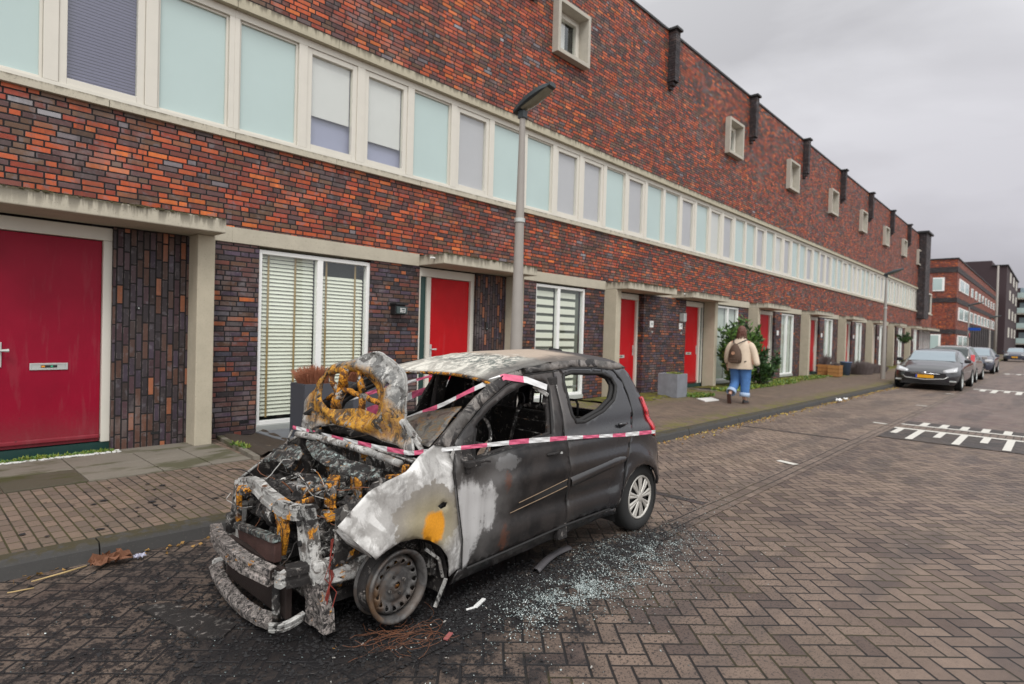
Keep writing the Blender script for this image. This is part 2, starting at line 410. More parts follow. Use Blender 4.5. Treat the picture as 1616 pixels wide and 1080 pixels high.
def glassmat(name, tint=(.96, 1, .98), refl=.35, rough=.02):
    t = NT(name); tr = t.n('ShaderNodeBsdfTransparent'); tr.inputs[0].default_value = (*tint, 1)
    g = t.n('ShaderNodeBsdfGlossy'); g.inputs['Roughness'].default_value = rough; g.inputs['Color'].default_value = (.95, .97, 1, 1)
    lw = t.n('ShaderNodeLayerWeight'); lw.inputs['Blend'].default_value = .5; fac = t.math('ADD', refl*.2, t.math('MULTIPLY', t.math('POWER', lw.outputs['Facing'], 3.0), .55))
    nm = t.bump(t.noise(t.pos(), 2.2, 2), .05, .02); t.t.links.new(nm, g.inputs['Normal'])
    mx = t.n('ShaderNodeMixShader'); t.t.links.new(fac, mx.inputs[0]); t.t.links.new(tr.outputs[0], mx.inputs[1]); t.t.links.new(g.outputs[0], mx.inputs[2])
    t.t.links.new(mx.outputs[0], t.out.inputs[0]); return t.m
M['glass'] = glassmat('window_glass')

# ---- ground materials
def herring(t, x, y, w=.1, ang=45, joint=.005):
    ca, sa = math.cos(R(ang))/w, math.sin(R(ang))/w
    px = t.math('ADD', t.math('MULTIPLY', x, ca), t.math('MULTIPLY', y, sa))
    py = t.math('SUBTRACT', t.math('MULTIPLY', y, ca), t.math('MULTIPLY', x, sa))
    i = t.math('FLOOR', px); j = t.math('FLOOR', py); fx = t.math('FRACT', px); fy = t.math('FRACT', py)
    m = t.math('FLOORED_MODULO', t.math('SUBTRACT', i, j), 4.0); m = t.math('ROUND', m)
    H = t.math('LESS_THAN', m, 1.5)
    m3 = t.math('SUBTRACT', 3.0, m)
    a = t.fmix(H, t.math('ADD', fy, m3), t.math('ADD', fx, m)); b = t.fmix(H, fx, fy)
    ida = t.fmix(H, i, t.math('SUBTRACT', i, m)); idb = t.fmix(H, t.math('SUBTRACT', j, m3), j)
    d = t.math('MINIMUM', t.math('MINIMUM', a, t.math('SUBTRACT', 2.0, a)), t.math('MINIMUM', b, t.math('SUBTRACT', 1.0, b)))
    d = t.math('MULTIPLY', d, w)
    idv = t.vec(ida, idb, H)
    return t.white(t.vec(ida, idb, H)), d, idv
def soot_mask(t):
    a = t.blob((2.05, 2.75, 0), 1.55, 1.0, 4, warp=.9, wscale=3.2, soft=.25)
    b = t.blob((3.55, 2.42, 0), 1.15, .40, 4, warp=1.3, wscale=5, soft=.4)
    c = t.blob((.75, 3.55, 0), 1.9, 1.35, 4, warp=1.2, wscale=2.6, soft=.45)  # soot left of the car, deepened to paint in lens corner darkening
    d = t.blob((1.35, 3.3, 0), .9, 1.3, 4, warp=.8, wscale=4, soft=.3)
    return t.math('MAXIMUM', t.math('MAXIMUM', t.math('MAXIMUM', a, d), t.math('MULTIPLY', b, .9)), t.math('MULTIPLY', c, .95))
def ground_finish(t, c, d, joint, n1, soot=True, moss=None, hmul=1.0):
    p = t.pos()
    m = t.step(d, joint*.6, joint*1.5)
    jc = t.mix(t.step(t.noise(p, 1.1, 4), .47, .58), (.012, .010, .009), (.040, .032, .012))
    c = t.mix(m, jc, c)
    if soot:
        s = soot_mask(t)
        f1 = t.noise(p, 9, 7, .72, .5); f2 = t.noise(p, 38, 5, .75); fine = t.step(t.math('ADD', t.math('MULTIPLY', f1, .6), t.math('MULTIPLY', f2, .4)), .46, .54)       # worn brick faces show through
        core = t.blob((2.1, 2.8, 0), 1.15, .65, 4, warp=.5, wscale=4, soft=.3)
        keep = t.math('MULTIPLY', t.math('MULTIPLY', m, fine), t.math('SUBTRACT', .58, t.math('MULTIPLY', core, .52)))
        f = t.math('MULTIPLY', s, t.math('SUBTRACT', 1.0, keep), clamp=True)
        c = t.mix(f, c, (.012, .011, .012))
        # soot specks further out
        s2 = t.blob((2.4, 2.4, 0), 3.4, 1.9, 4, warp=.4, wscale=2, soft=.6)
        sp = t.math('MULTIPLY', s2, t.step(t.noise(p, 60, 5, .78), .525, .56))
        c = t.mix(t.math('MULTIPLY', sp, .85), c, (.014, .013, .014))
    h = t.math('ADD', t.math('MULTIPLY', m, hmul), t.math('MULTIPLY', n1, .5))
    return c, h, m
def road_mat(name, ang=45, base=((.182, .132, .102), (.155, .111, .088), (.21, .152, .118), (.105, .074, .062)), running=None, soot=True):
    t = NT(name); p = t.pos(); x, y, z = t.xyz(p)[0:3]
    # slightly wavy laying
    wv = t.noise(p, 1.3, 2, .5, out='Color'); wx, wy, wz = t.xyz(wv)[0:3]
    xx = t.math('ADD', x, t.math('MULTIPLY', t.math('SUBTRACT', wx, .5), .03)); yy = t.math('ADD', y, t.math('MULTIPLY', t.math('SUBTRACT', wy, .5), .03))
    if running: r, d, idv = bond(t, xx if running == 'x' else yy, yy if running == 'x' else xx, .21, .105, wild=False, half=True)
    else: r, d, idv = herring(t, xx, yy, .104, ang)
    c = t.ramp(r, [(0, base[0]), (.35, base[1]), (.6, base[2]), (.88, base[3])], 'LINEAR')
    n1 = t.noise(p, 60, 6, .7); n2 = t.noise(p, .7, 4, .6); n3 = t.noise(p, 14, 4, .6)
    k = t.math('ADD', -.12, t.math('ADD', t.math('MULTIPLY', n1, .95), t.math('ADD', t.math('MULTIPLY', n2, .8), t.math('MULTIPLY', n3, .5))))
    c = t.mix(1, c, t.vec(k, k, k), 'MULTIPLY')
    if not running:  # tyre-darkened patches on the carriageway
        tz = t.math('MULTIPLY', t.step(t.noise(t.scale(p, .25, 1.2, 1), 1.6, 5), .5, .62), .5)
        c = t.mix(tz, c, (.07, .055, .052))
    c, h, m = ground_finish(t, c, d, .0064, n1, soot=soot)
    gl = t.noise(p, 2.5, 3)
    t.bsdf(c, t.math('ADD', .42, t.math('MULTIPLY', gl, .35)), 0, t.bump(h, .6, .006), .35); return t.m
M['road'] = road_mat('road_herringbone')
M['bay'] = road_mat('bay_herringbone', 45, base=((.215, .158, .122), (.175, .130, .104), (.245, .182, .142), (.14, .10, .08)))
M['soldier'] = road_mat('soldier_course', running='x', base=((.165, .125, .100), (.14, .105, .085), (.19, .142, .115), (.12, .088, .072)))
M['divider'] = road_mat('bay_divider', running='y', base=((.05, .04, .04), (.07, .05, .05), (.04, .035, .035), (.08, .06, .055)))
def walk_mat():
    t = NT('pavement_brick'); p = t.pos(); x, y, z = t.xyz(p)[0:3]
    r, d, idv = bond(t, y, x, .155, .080, wild=False, half=True)
    c = t.ramp(r, [(0, (.165, .118, .092)), (.4, (.13, .098, .078)), (.75, (.195, .138, .105)), (1, (.10, .075, .062))])
    n1 = t.noise(p, 60, 6, .7); n2 = t.noise(p, .9, 4, .6)
    k = t.math('ADD', .5, t.math('ADD', t.math('MULTIPLY', n1, .7), t.math('MULTIPLY', n2, .4)))
    c = t.mix(1, c, t.vec(k, k, k), 'MULTIPLY')
    m = t.step(d, .003, .008)
    mossy = t.step(t.noise(p, 2.2, 5, .6), .36, .6)
    c = t.mix(m, t.mix(mossy, (.02, .018, .015), (.055, .048, .018)), c)
    # moss and algae creeping in from both long edges of the pavement
    edge = t.math('MAXIMUM', t.math('SUBTRACT', 1, t.step(y, 4.5, 5.2)), t.math('MULTIPLY', t.step(y, 6.1, 7.3), t.step(x, 4, 12)))
    f = t.math('MULTIPLY', edge, t.step(t.noise(p, 5, 6, .7), .43, .55))
    f = t.math('MULTIPLY', f, t.math('ADD', .25, t.math('MULTIPLY', t.step(x, 3, 9), .75)))
    c = t.mix(t.math('MULTIPLY', f, .8), c, (.13, .125, .02))
    sp = t.math('MULTIPLY', t.blob((1.6, 5.0, 0), 2.2, 1.2, 4, soft=.6), t.step(t.noise(p, 30, 3, .7), .62, .70))
    c = t.mix(t.math('MULTIPLY', sp, .8), c, (.02, .018, .018))
    t.bsdf(c, .8, 0, t.bump(t.math('ADD', m, t.math('MULTIPLY', n1, .5)), .6, .006), .3); return t.m
M['walk'] = walk_mat()
def slab_mat(name, col, mossf=.7):
    t = NT(name); p = t.pos()
    n = t.noise(p, 30, 6, .7); n2 = t.noise(p, 1.3, 5, .6)
    k = t.math('ADD', .55, t.math('ADD', t.math('MULTIPLY', n, .4), t.math('MULTIPLY', n2, .5)))
    c = t.mix(1, col, t.vec(k, k, k), 'MULTIPLY')
    f = t.step(t.noise(t.scale(p, .7, 1.6, 1), 1.9, 6, .6), .47, .57)
    c = t.mix(t.math('MULTIPLY', f, mossf), c, (.05, .052, .015))
    t.bsdf(c, .7, 0, t.bump(n, .3, .004), .4); return t.m
M['slab'] = slab_mat('paving_slab', (.185, .165, .135)); M['slab_dark'] = slab_mat('damp_paving_slab', (.075, .066, .045), .95); M['slab_blue'] = slab_mat('blue_stone_slab', (.17, .18, .20), .1)
M['soil'] = plain('soil', (.045, .032, .022), .95, var=.5, vscale=25, bump=.8)
def moss_mat():
    t = NT('moss_verge'); p = t.pos()
    n = t.noise(p, 6, 6, .65); c = t.ramp(n, [(.3, (.05, .04, .02)), (.48, (.10, .085, .03)), (.6, (.15, .15, .02)), (.75, (.09, .12, .02))])
    t.bsdf(c, .9, 0, t.bump(t.noise(p, 60, 5), .8, .02), .2); return t.m
M['moss'] = moss_mat()
M['paint'] = plain('road_paint', (.60, .58, .53), .7, var=.25, vscale=30)
M['asphalt'] = plain('dark_asphalt', (.070, .062, .060), .85, var=.25, vscale=30, bump=.4)
M['band_dark'] = road_mat('dark_brick_band', 45, base=((.070, .056, .050), (.055, .045, .042), (.085, .066, .058), (.045, .038, .036)), soot=False)
M['plateau'] = road_mat('plateau_paving', 45, base=((.19, .14, .12), (.16, .12, .105), (.21, .155, .132), (.15, .10, .09)), soot=False)
# ------------------------------------------------------------------ ground
YW = 7.92
def struct(o): o['kind'] = 'structure'; return o
def kerb_y(x):
    P = [(-12, 4.86), (-6, 4.78), (.5, 4.68), (1.9, 4.63), (4, 4.52), (8, 4.38), (14, 4.34), (25, 4.32), (400, 4.32)]
    for (a, ya), (b, yb) in zip(P, P[1:]):
        if x <= b: return ya+(yb-ya)*(x-a)/(b-a)
    return 4.32
g = MB(); g.add([(-600, -900, 0), (2200, -900, 0), (2200, 900, 0), (-600, 900, 0)], [(0, 1, 2, 3)])
struct(g.build('road', M['road']))
def strip(name, mat, xs, ya, yb, z, parent=None):
    mb = MB(); mb.grid([[(x, ya(x) if callable(ya) else ya, z) for x in xs], [(x, yb(x) if callable(yb) else yb, z) for x in xs]], flip=True)
    return struct(mb.build(name, mat, parent))
XS = [-12+i for i in range(0, 82)]
strip('parking_bay_paving', M['bay'], XS, 2.45, lambda x: kerb_y(x)-.0, .004)
strip('soldier_course', M['soldier'], XS, 2.235, 2.45, .005)
for x in (5.42, 10.8): strip('bay_divider', M['divider'], [x-.052, x+.052], 2.45, kerb_y(x)-.01, .008)
strip('plateau_paving', M['plateau'], [13.3, 60], -30, 2.235, .004)
# pavement with its kerb
mb = MB(); xs = [-12+i*.5 for i in range(0, 145)]
mb.grid([[(x, kerb_y(x)+.13, .118) for x in xs], [(x, YW+.4, .118) for x in xs]], flip=True)
mb.grid([[(60, kerb_y(60)+.13, 0), (60, YW+.4, 0)], [(60, kerb_y(60)+.13, .118), (60, YW+.4, .118)]])
struct(mb.build('pavement', M['walk']))
mb = MB(); x = -12.0
while x < 60:
    L = 1.0; a, b = x+.004, min(x+L-.004, 60); ya, yb = kerb_y(a), kerb_y(b)
    j = random.uniform(-.004, .004)
    pr = [(-.02, -.02), (.0, .085), (.022, .122), (.14, .124), (.14, -.02)]
    vs = [(a, ya+py+j, pz) for py, pz in pr]+[(b, yb+py+j, pz) for py, pz in pr]; n = len(pr)
    mb.add(vs, [(i, (i+1) % n, (i+1) % n+n, i+n) for i in range(n)]+[tuple(range(n))[::-1], tuple(range(n, 2*n))]); x += L
struct(mb.build('kerb', M['kerb'], bevel=.004))
mb = MB(); mb.box(72, 260, 4.4, 40, -.1, .12); struct(mb.build('far_pavement', M['walk']))
# slabs before the first door
def slab(x0, x1, y0, y1, z, m, skew=.0):
    mb = MB(); mb.add([(x0+.006, y0+.006, z-.02), (x1-.006, y0+.006, z-.02), (x1-.006+skew, y1-.006, z-.02), (x0+.006+skew, y1-.006, z-.02),
                       (x0+.006, y0+.006, z), (x1-.006, y0+.006, z), (x1-.006+skew, y1-.006, z), (x0+.006+skew, y1-.006, z)],
                      [(3, 2, 1, 0), (4, 5, 6, 7), (0, 1, 5, 4), (1, 2, 6, 5), (2, 3, 7, 6), (3, 0, 4, 7)])
    return struct(mb.build('paving_slab', M[m], bevel=.004))
for i, (a, b) in enumerate([(-1.3, -.3), (-.3, .70), (.70, 1.30), (1.30, 1.92), (1.92, 2.38), (2.38, 2.80)]):
    slab(a, b, 6.50, 7.10, .132, 'slab_dark' if i in (1, 2) else 'slab')
    slab(a, b, 7.10, 7.58 if i > 2 else 7.86, .133, 'slab')
slab(1.30, 2.80, 7.58, 7.9, .131, 'slab')
mb = MB(); mb.add([(2.80, 6.48, .10), (2.86, 6.44, .10), (3.02, 7.93, .10), (2.95, 7.93, .10), (2.80, 6.48, .165), (2.86, 6.44, .165), (3.02, 7.93, .165), (2.95, 7.93, .165)],
                  [(4, 5, 6, 7), (0, 1, 5, 4), (1, 2, 6, 5), (2, 3, 7, 6), (3, 0, 4, 7)])
struct(mb.build('edging', M['slab'], bevel=.005))
mb = MB(); rows = []
for i in range(12):
    y = 6.5+1.45*i/11; rows.append([(2.9+.1*i/11+k*.08+.0, y, .15+.035*math.sin(k*1.1)*random.uniform(.5, 1.2)) for k in range(8)])
mb.grid(rows, flip=True); struct(mb.build('soil_strip', M['soil'], smooth=True))
slab(3.44, 4.3, 7.08, 7.9, .172, 'slab_blue'); slab(4.3, 5.2, 7.08, 7.9, .172, 'slab_blue'); slab(5.2, 6.1, 7.08, 7.9, .17, 'slab')
slab(6.3, 7.4, 6.9, 7.9, .135, 'slab'); slab(12.3, 13.4, 7.0, 7.8, .135, 'slab'); slab(15.7, 17.0, 7.0, 7.9, .135, 'slab')
for hx in (20.5, 26.2, 31.9, 37.6, 43.3, 49): slab(hx+.4, hx+1.6, 6.9, 7.9, .135, 'slab')
# moss verge against the walls further along
mb = MB()
for a, b, y0 in [(10.6, 13.6, 6.9), (16.2, 19.6, 6.75), (21.7, 25.9, 6.9), (27.5, 31.5, 6.9), (33, 37.5, 6.9), (39, 49, 7.0)]:
    n = 24
    rows = [[(a+(b-a)*i/n, y0+(YW-y0)*j/6+(random.uniform(-.12, .12) if j == 0 else 0), .121+(.02+.03*random.random() if 0 < j < 6 else 0)) for i in range(n+1)] for j in range(7)]
    mb.grid(rows, flip=True)
tag(mb.build('moss_verge', M['moss'], smooth=True), 'yellow green moss and soil patches along the foot of the house walls', 'moss', kind='stuff')
# raised road table markings
def flat(mb, x0, x1, y0, y1, z): mb.add([(x0, y0, z), (x1, y0, z), (x1, y1, z), (x0, y1, z)], [(0, 1, 2, 3)])
strip('speed_table_band', M['band_dark'], [11.6, 14.45], -30, 2.235, .009)
mb = MB(); flat(mb, 13.02, 13.17, -30, 2.23, .013); flat(mb, 13.72, 13.84, -30, 2.23, .013)
y = 2.16; k = 0
while y > -28:
    flat(mb, 12.28 if k % 2 == 0 else 11.70, 13.018, y-.105, y, .014); y -= .315; k += 1
y = 1.95
while y > -28: flat(mb, 13.842, 14.38, y-.12, y, .014); y -= .315*1.0
struct(mb.build('road_marking', M['paint']))
strip('plateau_gap', M['soldier'], [13.19, 13.70], -30, 2.235, .0115)
mb = MB(); flat(mb, 27.0, 27.3, -30, 2.23, .013); y = 2.0; k = 0
while y > -28: flat(mb, 26.1 if k % 2 == 0 else 25.5, 26.998, y-.16, y, .013); y -= .33; k += 1
flat(mb, 44.2, 44.5, -20, 2.3, .013)
for i in range(30): flat(mb, 43.4, 44.19, 2.0-i*.5, 2.2-i*.5, .013)
struct(mb.build('road_marking', M['paint']))
for x in (8.05, 13.50, 18.3, 23.6):
    mb = MB(); mb.add([(x-.08, 2.44, .012), (x+.02, 2.40, .012), (x+.10, 2.66, .012), (x-.0, 2.68, .012)], [(0, 1, 2, 3)])
    struct(mb.build('bay_marking', M['paint']))

# ------------------------------------------------------------------ the terrace of houses
B0 = 3.09; PITCH = 5.68
def wall_with_hole(mb, x0, x1, z0, z1, y0, y1, hole=None):
    if hole:
        a, b, c, d = hole
        mb.box(x0, a, y0, y1, z0, z1); mb.box(b, x1, y0, y1, z0, z1); mb.box(a, b, y0, y1, z0, c); mb.box(a, b, y0, y1, d, z1)
    else: mb.box(x0, x1, y0, y1, z0, z1)
def pieces(name, mat, parent, boxes, bevel=0):
    for bx in boxes: MB().box(*bx).build(name, mat, parent, bevel=bevel)
class Boxes(list):
    def box(s, *a): s.append(a); return s
    def build(s, name, mat, parent, bevel=0): pieces(name, mat, parent, s, bevel)
def frame_ring(mb, x0, x1, z0, z1, w, y0, y1, bottom=None):
    bt = w if bottom is None else bottom
    mb.box(x0, x0+w, y0, y1, z0, z1); mb.box(x1-w, x1, y0, y1, z0, z1)
    mb.box(x0+w, x1-w, y0, y1, z1-w, z1); mb.box(x0+w, x1-w, y0, y1, z0, z0+bt)
ANG = {'1': [(0, .6), (.5, 1), (.5, 0)]}
DIG = {'0': '1111110', '1': '0110000', '2': '1101101', '3': '1111001', '4': '0110011', '5': '1011011', '6': '1011111', '7': '1110000', '8': '1111111', '9': '1111011'}
def digits(mb, text, x, y, z, w, h, s):     # segment numerals on a wall facing -Y
    for ch in text:
        for on, (a, b, c, d) in zip(DIG[ch], [(0, 1, 1, 1), (1, .5, 1, 1), (1, 0, 1, .5), (0, 0, 1, 0), (0, 0, 0, .5), (0, .5, 0, 1), (0, .5, 1, .5)]):
            if on == '1': mb.box(x+a*w-s/2, x+c*w+s/2, y-.004, y, z+b*h-s/2, z+d*h+s/2)
        x += w+s*1.8
def quad(x0, x1, y, z0, z1):
    m = MB(); m.add([(x0, y, z0), (x1, y, z0), (x1, y, z1), (x0, y, z1)], [(0, 1, 2, 3)]); return m
def upper_panes(house, x0, types, films, z0=4.17, z1=5.60):
    """six bays: F = frosted infill panel, S = opening sash"""
    pw = PITCH/6; fr = MB()
    fr.box(x0, x0+PITCH, 7.955, 8.12, 5.605, 5.70); fr.box(x0, x0+PITCH, 7.955, 8.12, 4.10, 4.165)
    for k in range(7):
        cx = x0+k*pw; w = .065
        a, b = max(x0, cx-w), min(x0+PITCH, cx+w)
        fr.box(a, b, 7.955, 8.12, 4.165, 5.605)
    fr.build('window_band_frame', M['white'], house, bevel=.004)
    for k, tp in enumerate(types):
        a = x0+k*pw+.067; b = x0+(k+1)*pw-.067; z0_, z1_ = 4.167, 5.603
        f = MB()
        if tp == 'F':
            frame_ring(f, a, b, z0_, z1_, .028, 7.99, 8.06)
            w = f.build('infill_panel', M['white'], house, bevel=.003)
            MB().box(a+.028, b-.028, 8.02, 8.04, z0_+.028, z1_-.028).build('frosted_pane', M['frosted'], w)
        else:
            frame_ring(f, a, b, z0_, z1_, .075, 7.972, 8.05)
            w = f.build('window', M['white'], house, bevel=.005)
            quad(a+.075, b-.075, 8.015, z0_+.075, z1_-.075).build('pane', M['glass'], w)
            fm, drop = films[k]
            bl = MB(); zb = z0_+.075+(1-drop)*(z1_-z0_-.15)
            if fm == 'blind_dark':
                z = z0_+.08
                while z < z1_-.08: bl.box(a+.07, b-.07, 8.045, 8.052, z, z+.030); z += .036
            else: bl.box(a+.09 if drop < 1 else a+.06, b-.09 if drop < 1 else b-.06, 8.045, 8.05, zb, z1_-.05)
            bl.build('blind', M[fm], w)
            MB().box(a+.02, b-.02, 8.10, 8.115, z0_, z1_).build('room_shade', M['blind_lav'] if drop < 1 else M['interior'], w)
def ground_window(house, x0, x1, style, z0=.24, z1=2.64, split=.52, yd=7.97):
    f = MB(); frame_ring(f, x0, x1, z0, z1, .055, yd, yd+.09); xm = x0+(x1-x0)*split
    f.box(xm-.045, xm+.045, yd, yd+.09, z0+.055, z1-.055)
    w = f.build('window', M['brightwhite'], house, bevel=.005)
    MB().box(x0-.01, x1+.01, yd-.03, yd+.05, z0-.09, z0-.002).build('sill', M['alu'], w, bevel=.004)
    for a, b in ((x0+.055, xm-.045), (xm+.045, x1-.055)):
        quad(a, b, yd+.045, z0+.055, z1-.055).build('pane', M['glass'], w)
        if style == 'slats':
            bl = MB(); z = z0+.12
            top = z1-.06 if a == x0+.055 else z1-.27
            while z < top:
                bl.add([(a+.02, yd+.10, z-.014), (b-.01, yd+.10, z-.014), (b-.01, yd+.125, z+.032), (a+.02, yd+.125, z+.032)], [(0, 1, 2, 3)]); z += .0535
            bl.build('slatted_blind', M['blind_cream'], w, fix=False)
            tp = MB()
            for q in (.14, .62) if a == x0+.055 else (.12, .78): tp.box(a+(b-a)*q, a+(b-a)*q+.028, yd+.092, yd+.097, z0+.09, z1-.06)
            tp.build('ladder_tape', M['tapetan'], w)
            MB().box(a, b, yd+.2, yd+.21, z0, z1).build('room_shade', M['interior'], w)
        elif style == 'stripes':
            bl = MB(); z = z0+.02; 
            while z < z1-.12: bl.box(a+.03, b-.03 if a == x0+.055 else b-.17, yd+.10, yd+.104, z, min(z+.115, z1-.05)); z += .178
            bl.build('striped_roller_blind', M['blind_cream'], w)
            MB().box(a, b, yd+.13, yd+.14, z0, z1).build('room_shade', M['striped_shade'], w)
        else:
            bl = MB(); n = 14; rows = []
            for zz in (z0+.05, z1-.05): rows.append([(a+(b-a)*i/n, yd+.13+.02*math.sin(i*2.1), zz) for i in range(n+1)])
            bl.grid(rows); bl.build('net_curtain', M['curtain'] if style == 'curtain' else M['blind_mid'], w, smooth=True)
    return w
M['striped_shade'] = plain('sheer_between_stripes', (.13, .14, .11), .9)
def door(house, x0, x1, mat, side=None, yd=7.97, handle='l', z0=.17, slotz=1.10, sticker=False):
    """frame from x0 to x1; optional glazed strip on one side"""
    lx0, lx1 = x0, x1; fr = MB()
    if side == 'l':
        fr.box(x0, x0+.035, yd-.02, yd+.1, z0+.06, 2.58); fr.box(x0+.175, x0+.26, yd-.02, yd+.1, z0+.06, 2.52); lx0 = x0+.26
    else: fr.box(x0, x0+.085, yd-.02, yd+.1, z0+.06, 2.52); lx0 = x0+.085
    if side == 'r': fr.box(x1-.035, x1, yd-.02, yd+.1, z0+.06, 2.58); fr.box(x1-.26, x1-.175, yd-.02, yd+.1, z0+.06, 2.52); lx1 = x1-.26
    else: fr.box(x1-.085, x1, yd-.02, yd+.1, z0+.06, 2.52); lx1 = x1-.085
    fr.box(x0, x1, yd-.025, yd+.1, 2.522, 2.665)
    f = fr.build('door_frame', M['white'], house, bevel=.004)
    if side == 'l': MB().box(x0+.036, x0+.174, yd+.02, yd+.06, z0, 2.52).build('side_strip', M['green'], f, bevel=.003)
    if side == 'r': MB().box(x1-.174, x1-.036, yd+.02, yd+.06, z0, 2.52).build('side_strip', M['green'], f, bevel=.003)
    MB().box(x0, x1, yd-.01, yd+.1, z0-.06, z0+.055).build('threshold', M['green'], f)
    d = MB().box(lx0+.004, lx1-.004, yd+.03, yd+.075, z0+.065, 2.515).build('door', mat, house, bevel=.004)
    MB().box(lx0+.006, lx1-.006, yd+.0, yd+.032, z0+.10, z0+.15).build('weather_bar', mat, d, bevel=.012)
    w = lx1-lx0; sx = lx0+w*.5
    s = MB(); frame_ring(s, sx-.165, sx+.165, slotz-.037, slotz+.037, .018, yd+.018, yd+.032); s.box(sx-.147, sx+.147, yd+.022, yd+.03, slotz-.019, slotz+.019)
    so = s.build('letter_slot', M['alu'], d, bevel=.002)
    st = MB(); st.box(sx-.07, sx+.07, yd+.018, yd+.0215, slotz-.012, slotz+.014)
    ob = st.build('sticker', M['black'], so)
    MB().box(sx-.066, sx-.036, yd+.014, yd+.0175, slotz-.008, slotz+.010).build('orange_label', M['orange'], so)
    MB().box(sx+.014, sx+.032, yd+.014, yd+.0175, slotz-.006, slotz+.009).build('green_label', M['mint'], so)
    hx = lx0+.055 if handle == 'l' else lx1-.055; sg = 1 if handle == 'l' else -1
    h = MB(); h.box(hx-.022, hx+.022, yd+.018, yd+.031, 1.10, 1.36)
    h.tube([(hx, yd+.02, 1.275), (hx, yd-.03, 1.275), (hx+sg*.02, yd-.04, 1.275), (hx+sg*.075, yd-.04, 1.275)], [.010, .010, .013, .019], 10)
    h.build('door_handle', M['alu'], d, bevel=.002)
    return d
M['orange'] = plain('orange_label', (.75, .28, .02), .5); M['mint'] = plain('green_label', (.03, .5, .25), .5)
M['canmoss'] = plain('canopy_moss', (.055, .045, .018), .95, var=.5, vscale=20)
def canopy(house, x0, x1, spout=None):
    mb = MB(); mb.box(x0, x1, 7.27, YW+.04, 2.69, 2.855)
    c = mb.build('canopy', M['canopy'], house, bevel=.012)
    if x0 < 14:      # cushions of moss along the top front edge
        m = MB()
        for k in range(int((x1-x0)*75)):
            u = random.random(); x = x0+(x1-x0)*u; s = random.uniform(.006, .020)*(.5+.9*abs(noise.noise(Vector((x*2.3, 1, 4)))+.3)); y = 7.27+abs(random.gauss(0, .03)); 
            m.obox((x, y, 2.855+s*.3), (s, s*.2, 0), (-s*.3, s*.9, s*.2), (0, s*.1, s*random.uniform(.4, .9)))
        m.build('moss', M['canmoss'], c, fix=False)['kind'] = 'stuff'
    if spout == 'l': MB().tube([(x0+.02, 7.52, 2.79), (x0-.10, 7.50, 2.787)], .016, 10).build('spout', M['brightwhite'], c)
    return c
def column(house, x0, x1): MB().box(x0, x1, 7.60, YW+.04, .10, 2.689).build('column', M['column'], house, bevel=.01)
def pilaster(house, x):
    mb = MB(); mb.box(x-.12, x+.12, 7.70, YW+.02, 8.45, 9.80); mb.box(x-.10, x+.10, 7.77, YW+.02, 8.36, 8.449); mb.box(x-.08, x+.08, 7.84, YW+.02, 8.27, 8.359)
    p = mb.build('pilaster', M['brick_dark'], house)
    MB().box(x-.17, x+.17, 7.64, 7.98, 9.801, 9.87).build('pilaster_cap', M['black'], p, bevel=.01)
def square_window(house, x0, x1, z0=7.47, z1=8.60):
    b = MB(); frame_ring(b, x0, x1, z0, z1, .085, 7.76, 8.12)
    f = b.build('square_window', M['sqcon'], house, bevel=.006)
    b = MB(); frame_ring(b, x0+.087, x1-.087, z0+.087, z1-.087, .07, 8.02, 8.11); fr = b.build('frame', M['white'], f, bevel=.004)
    b = MB(); frame_ring(b, x0+.16, x1-.16, z0+.16, z1-.16, .06, 8.0, 8.10); b.build('sash', M['white'], f, bevel=.004)
    quad(x0+.22, x1-.22, 8.05, z0+.22, z1-.22).build('pane', M['glass'], f)
    MB().box(x0+.1, x0+.1+(x1-x0)*.5, 8.13, 8.14, z0+.1, z1-.1).build('blind', M['blind_grey'], f)
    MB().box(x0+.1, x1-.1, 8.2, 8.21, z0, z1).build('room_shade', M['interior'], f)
M['sqcon'] = concrete('window_surround', (.46, .43, .37))
FS1 = {1: ('blind_grey', .66), 2: ('blind_grey', .76), 4: ('blind_mid', 1.)}
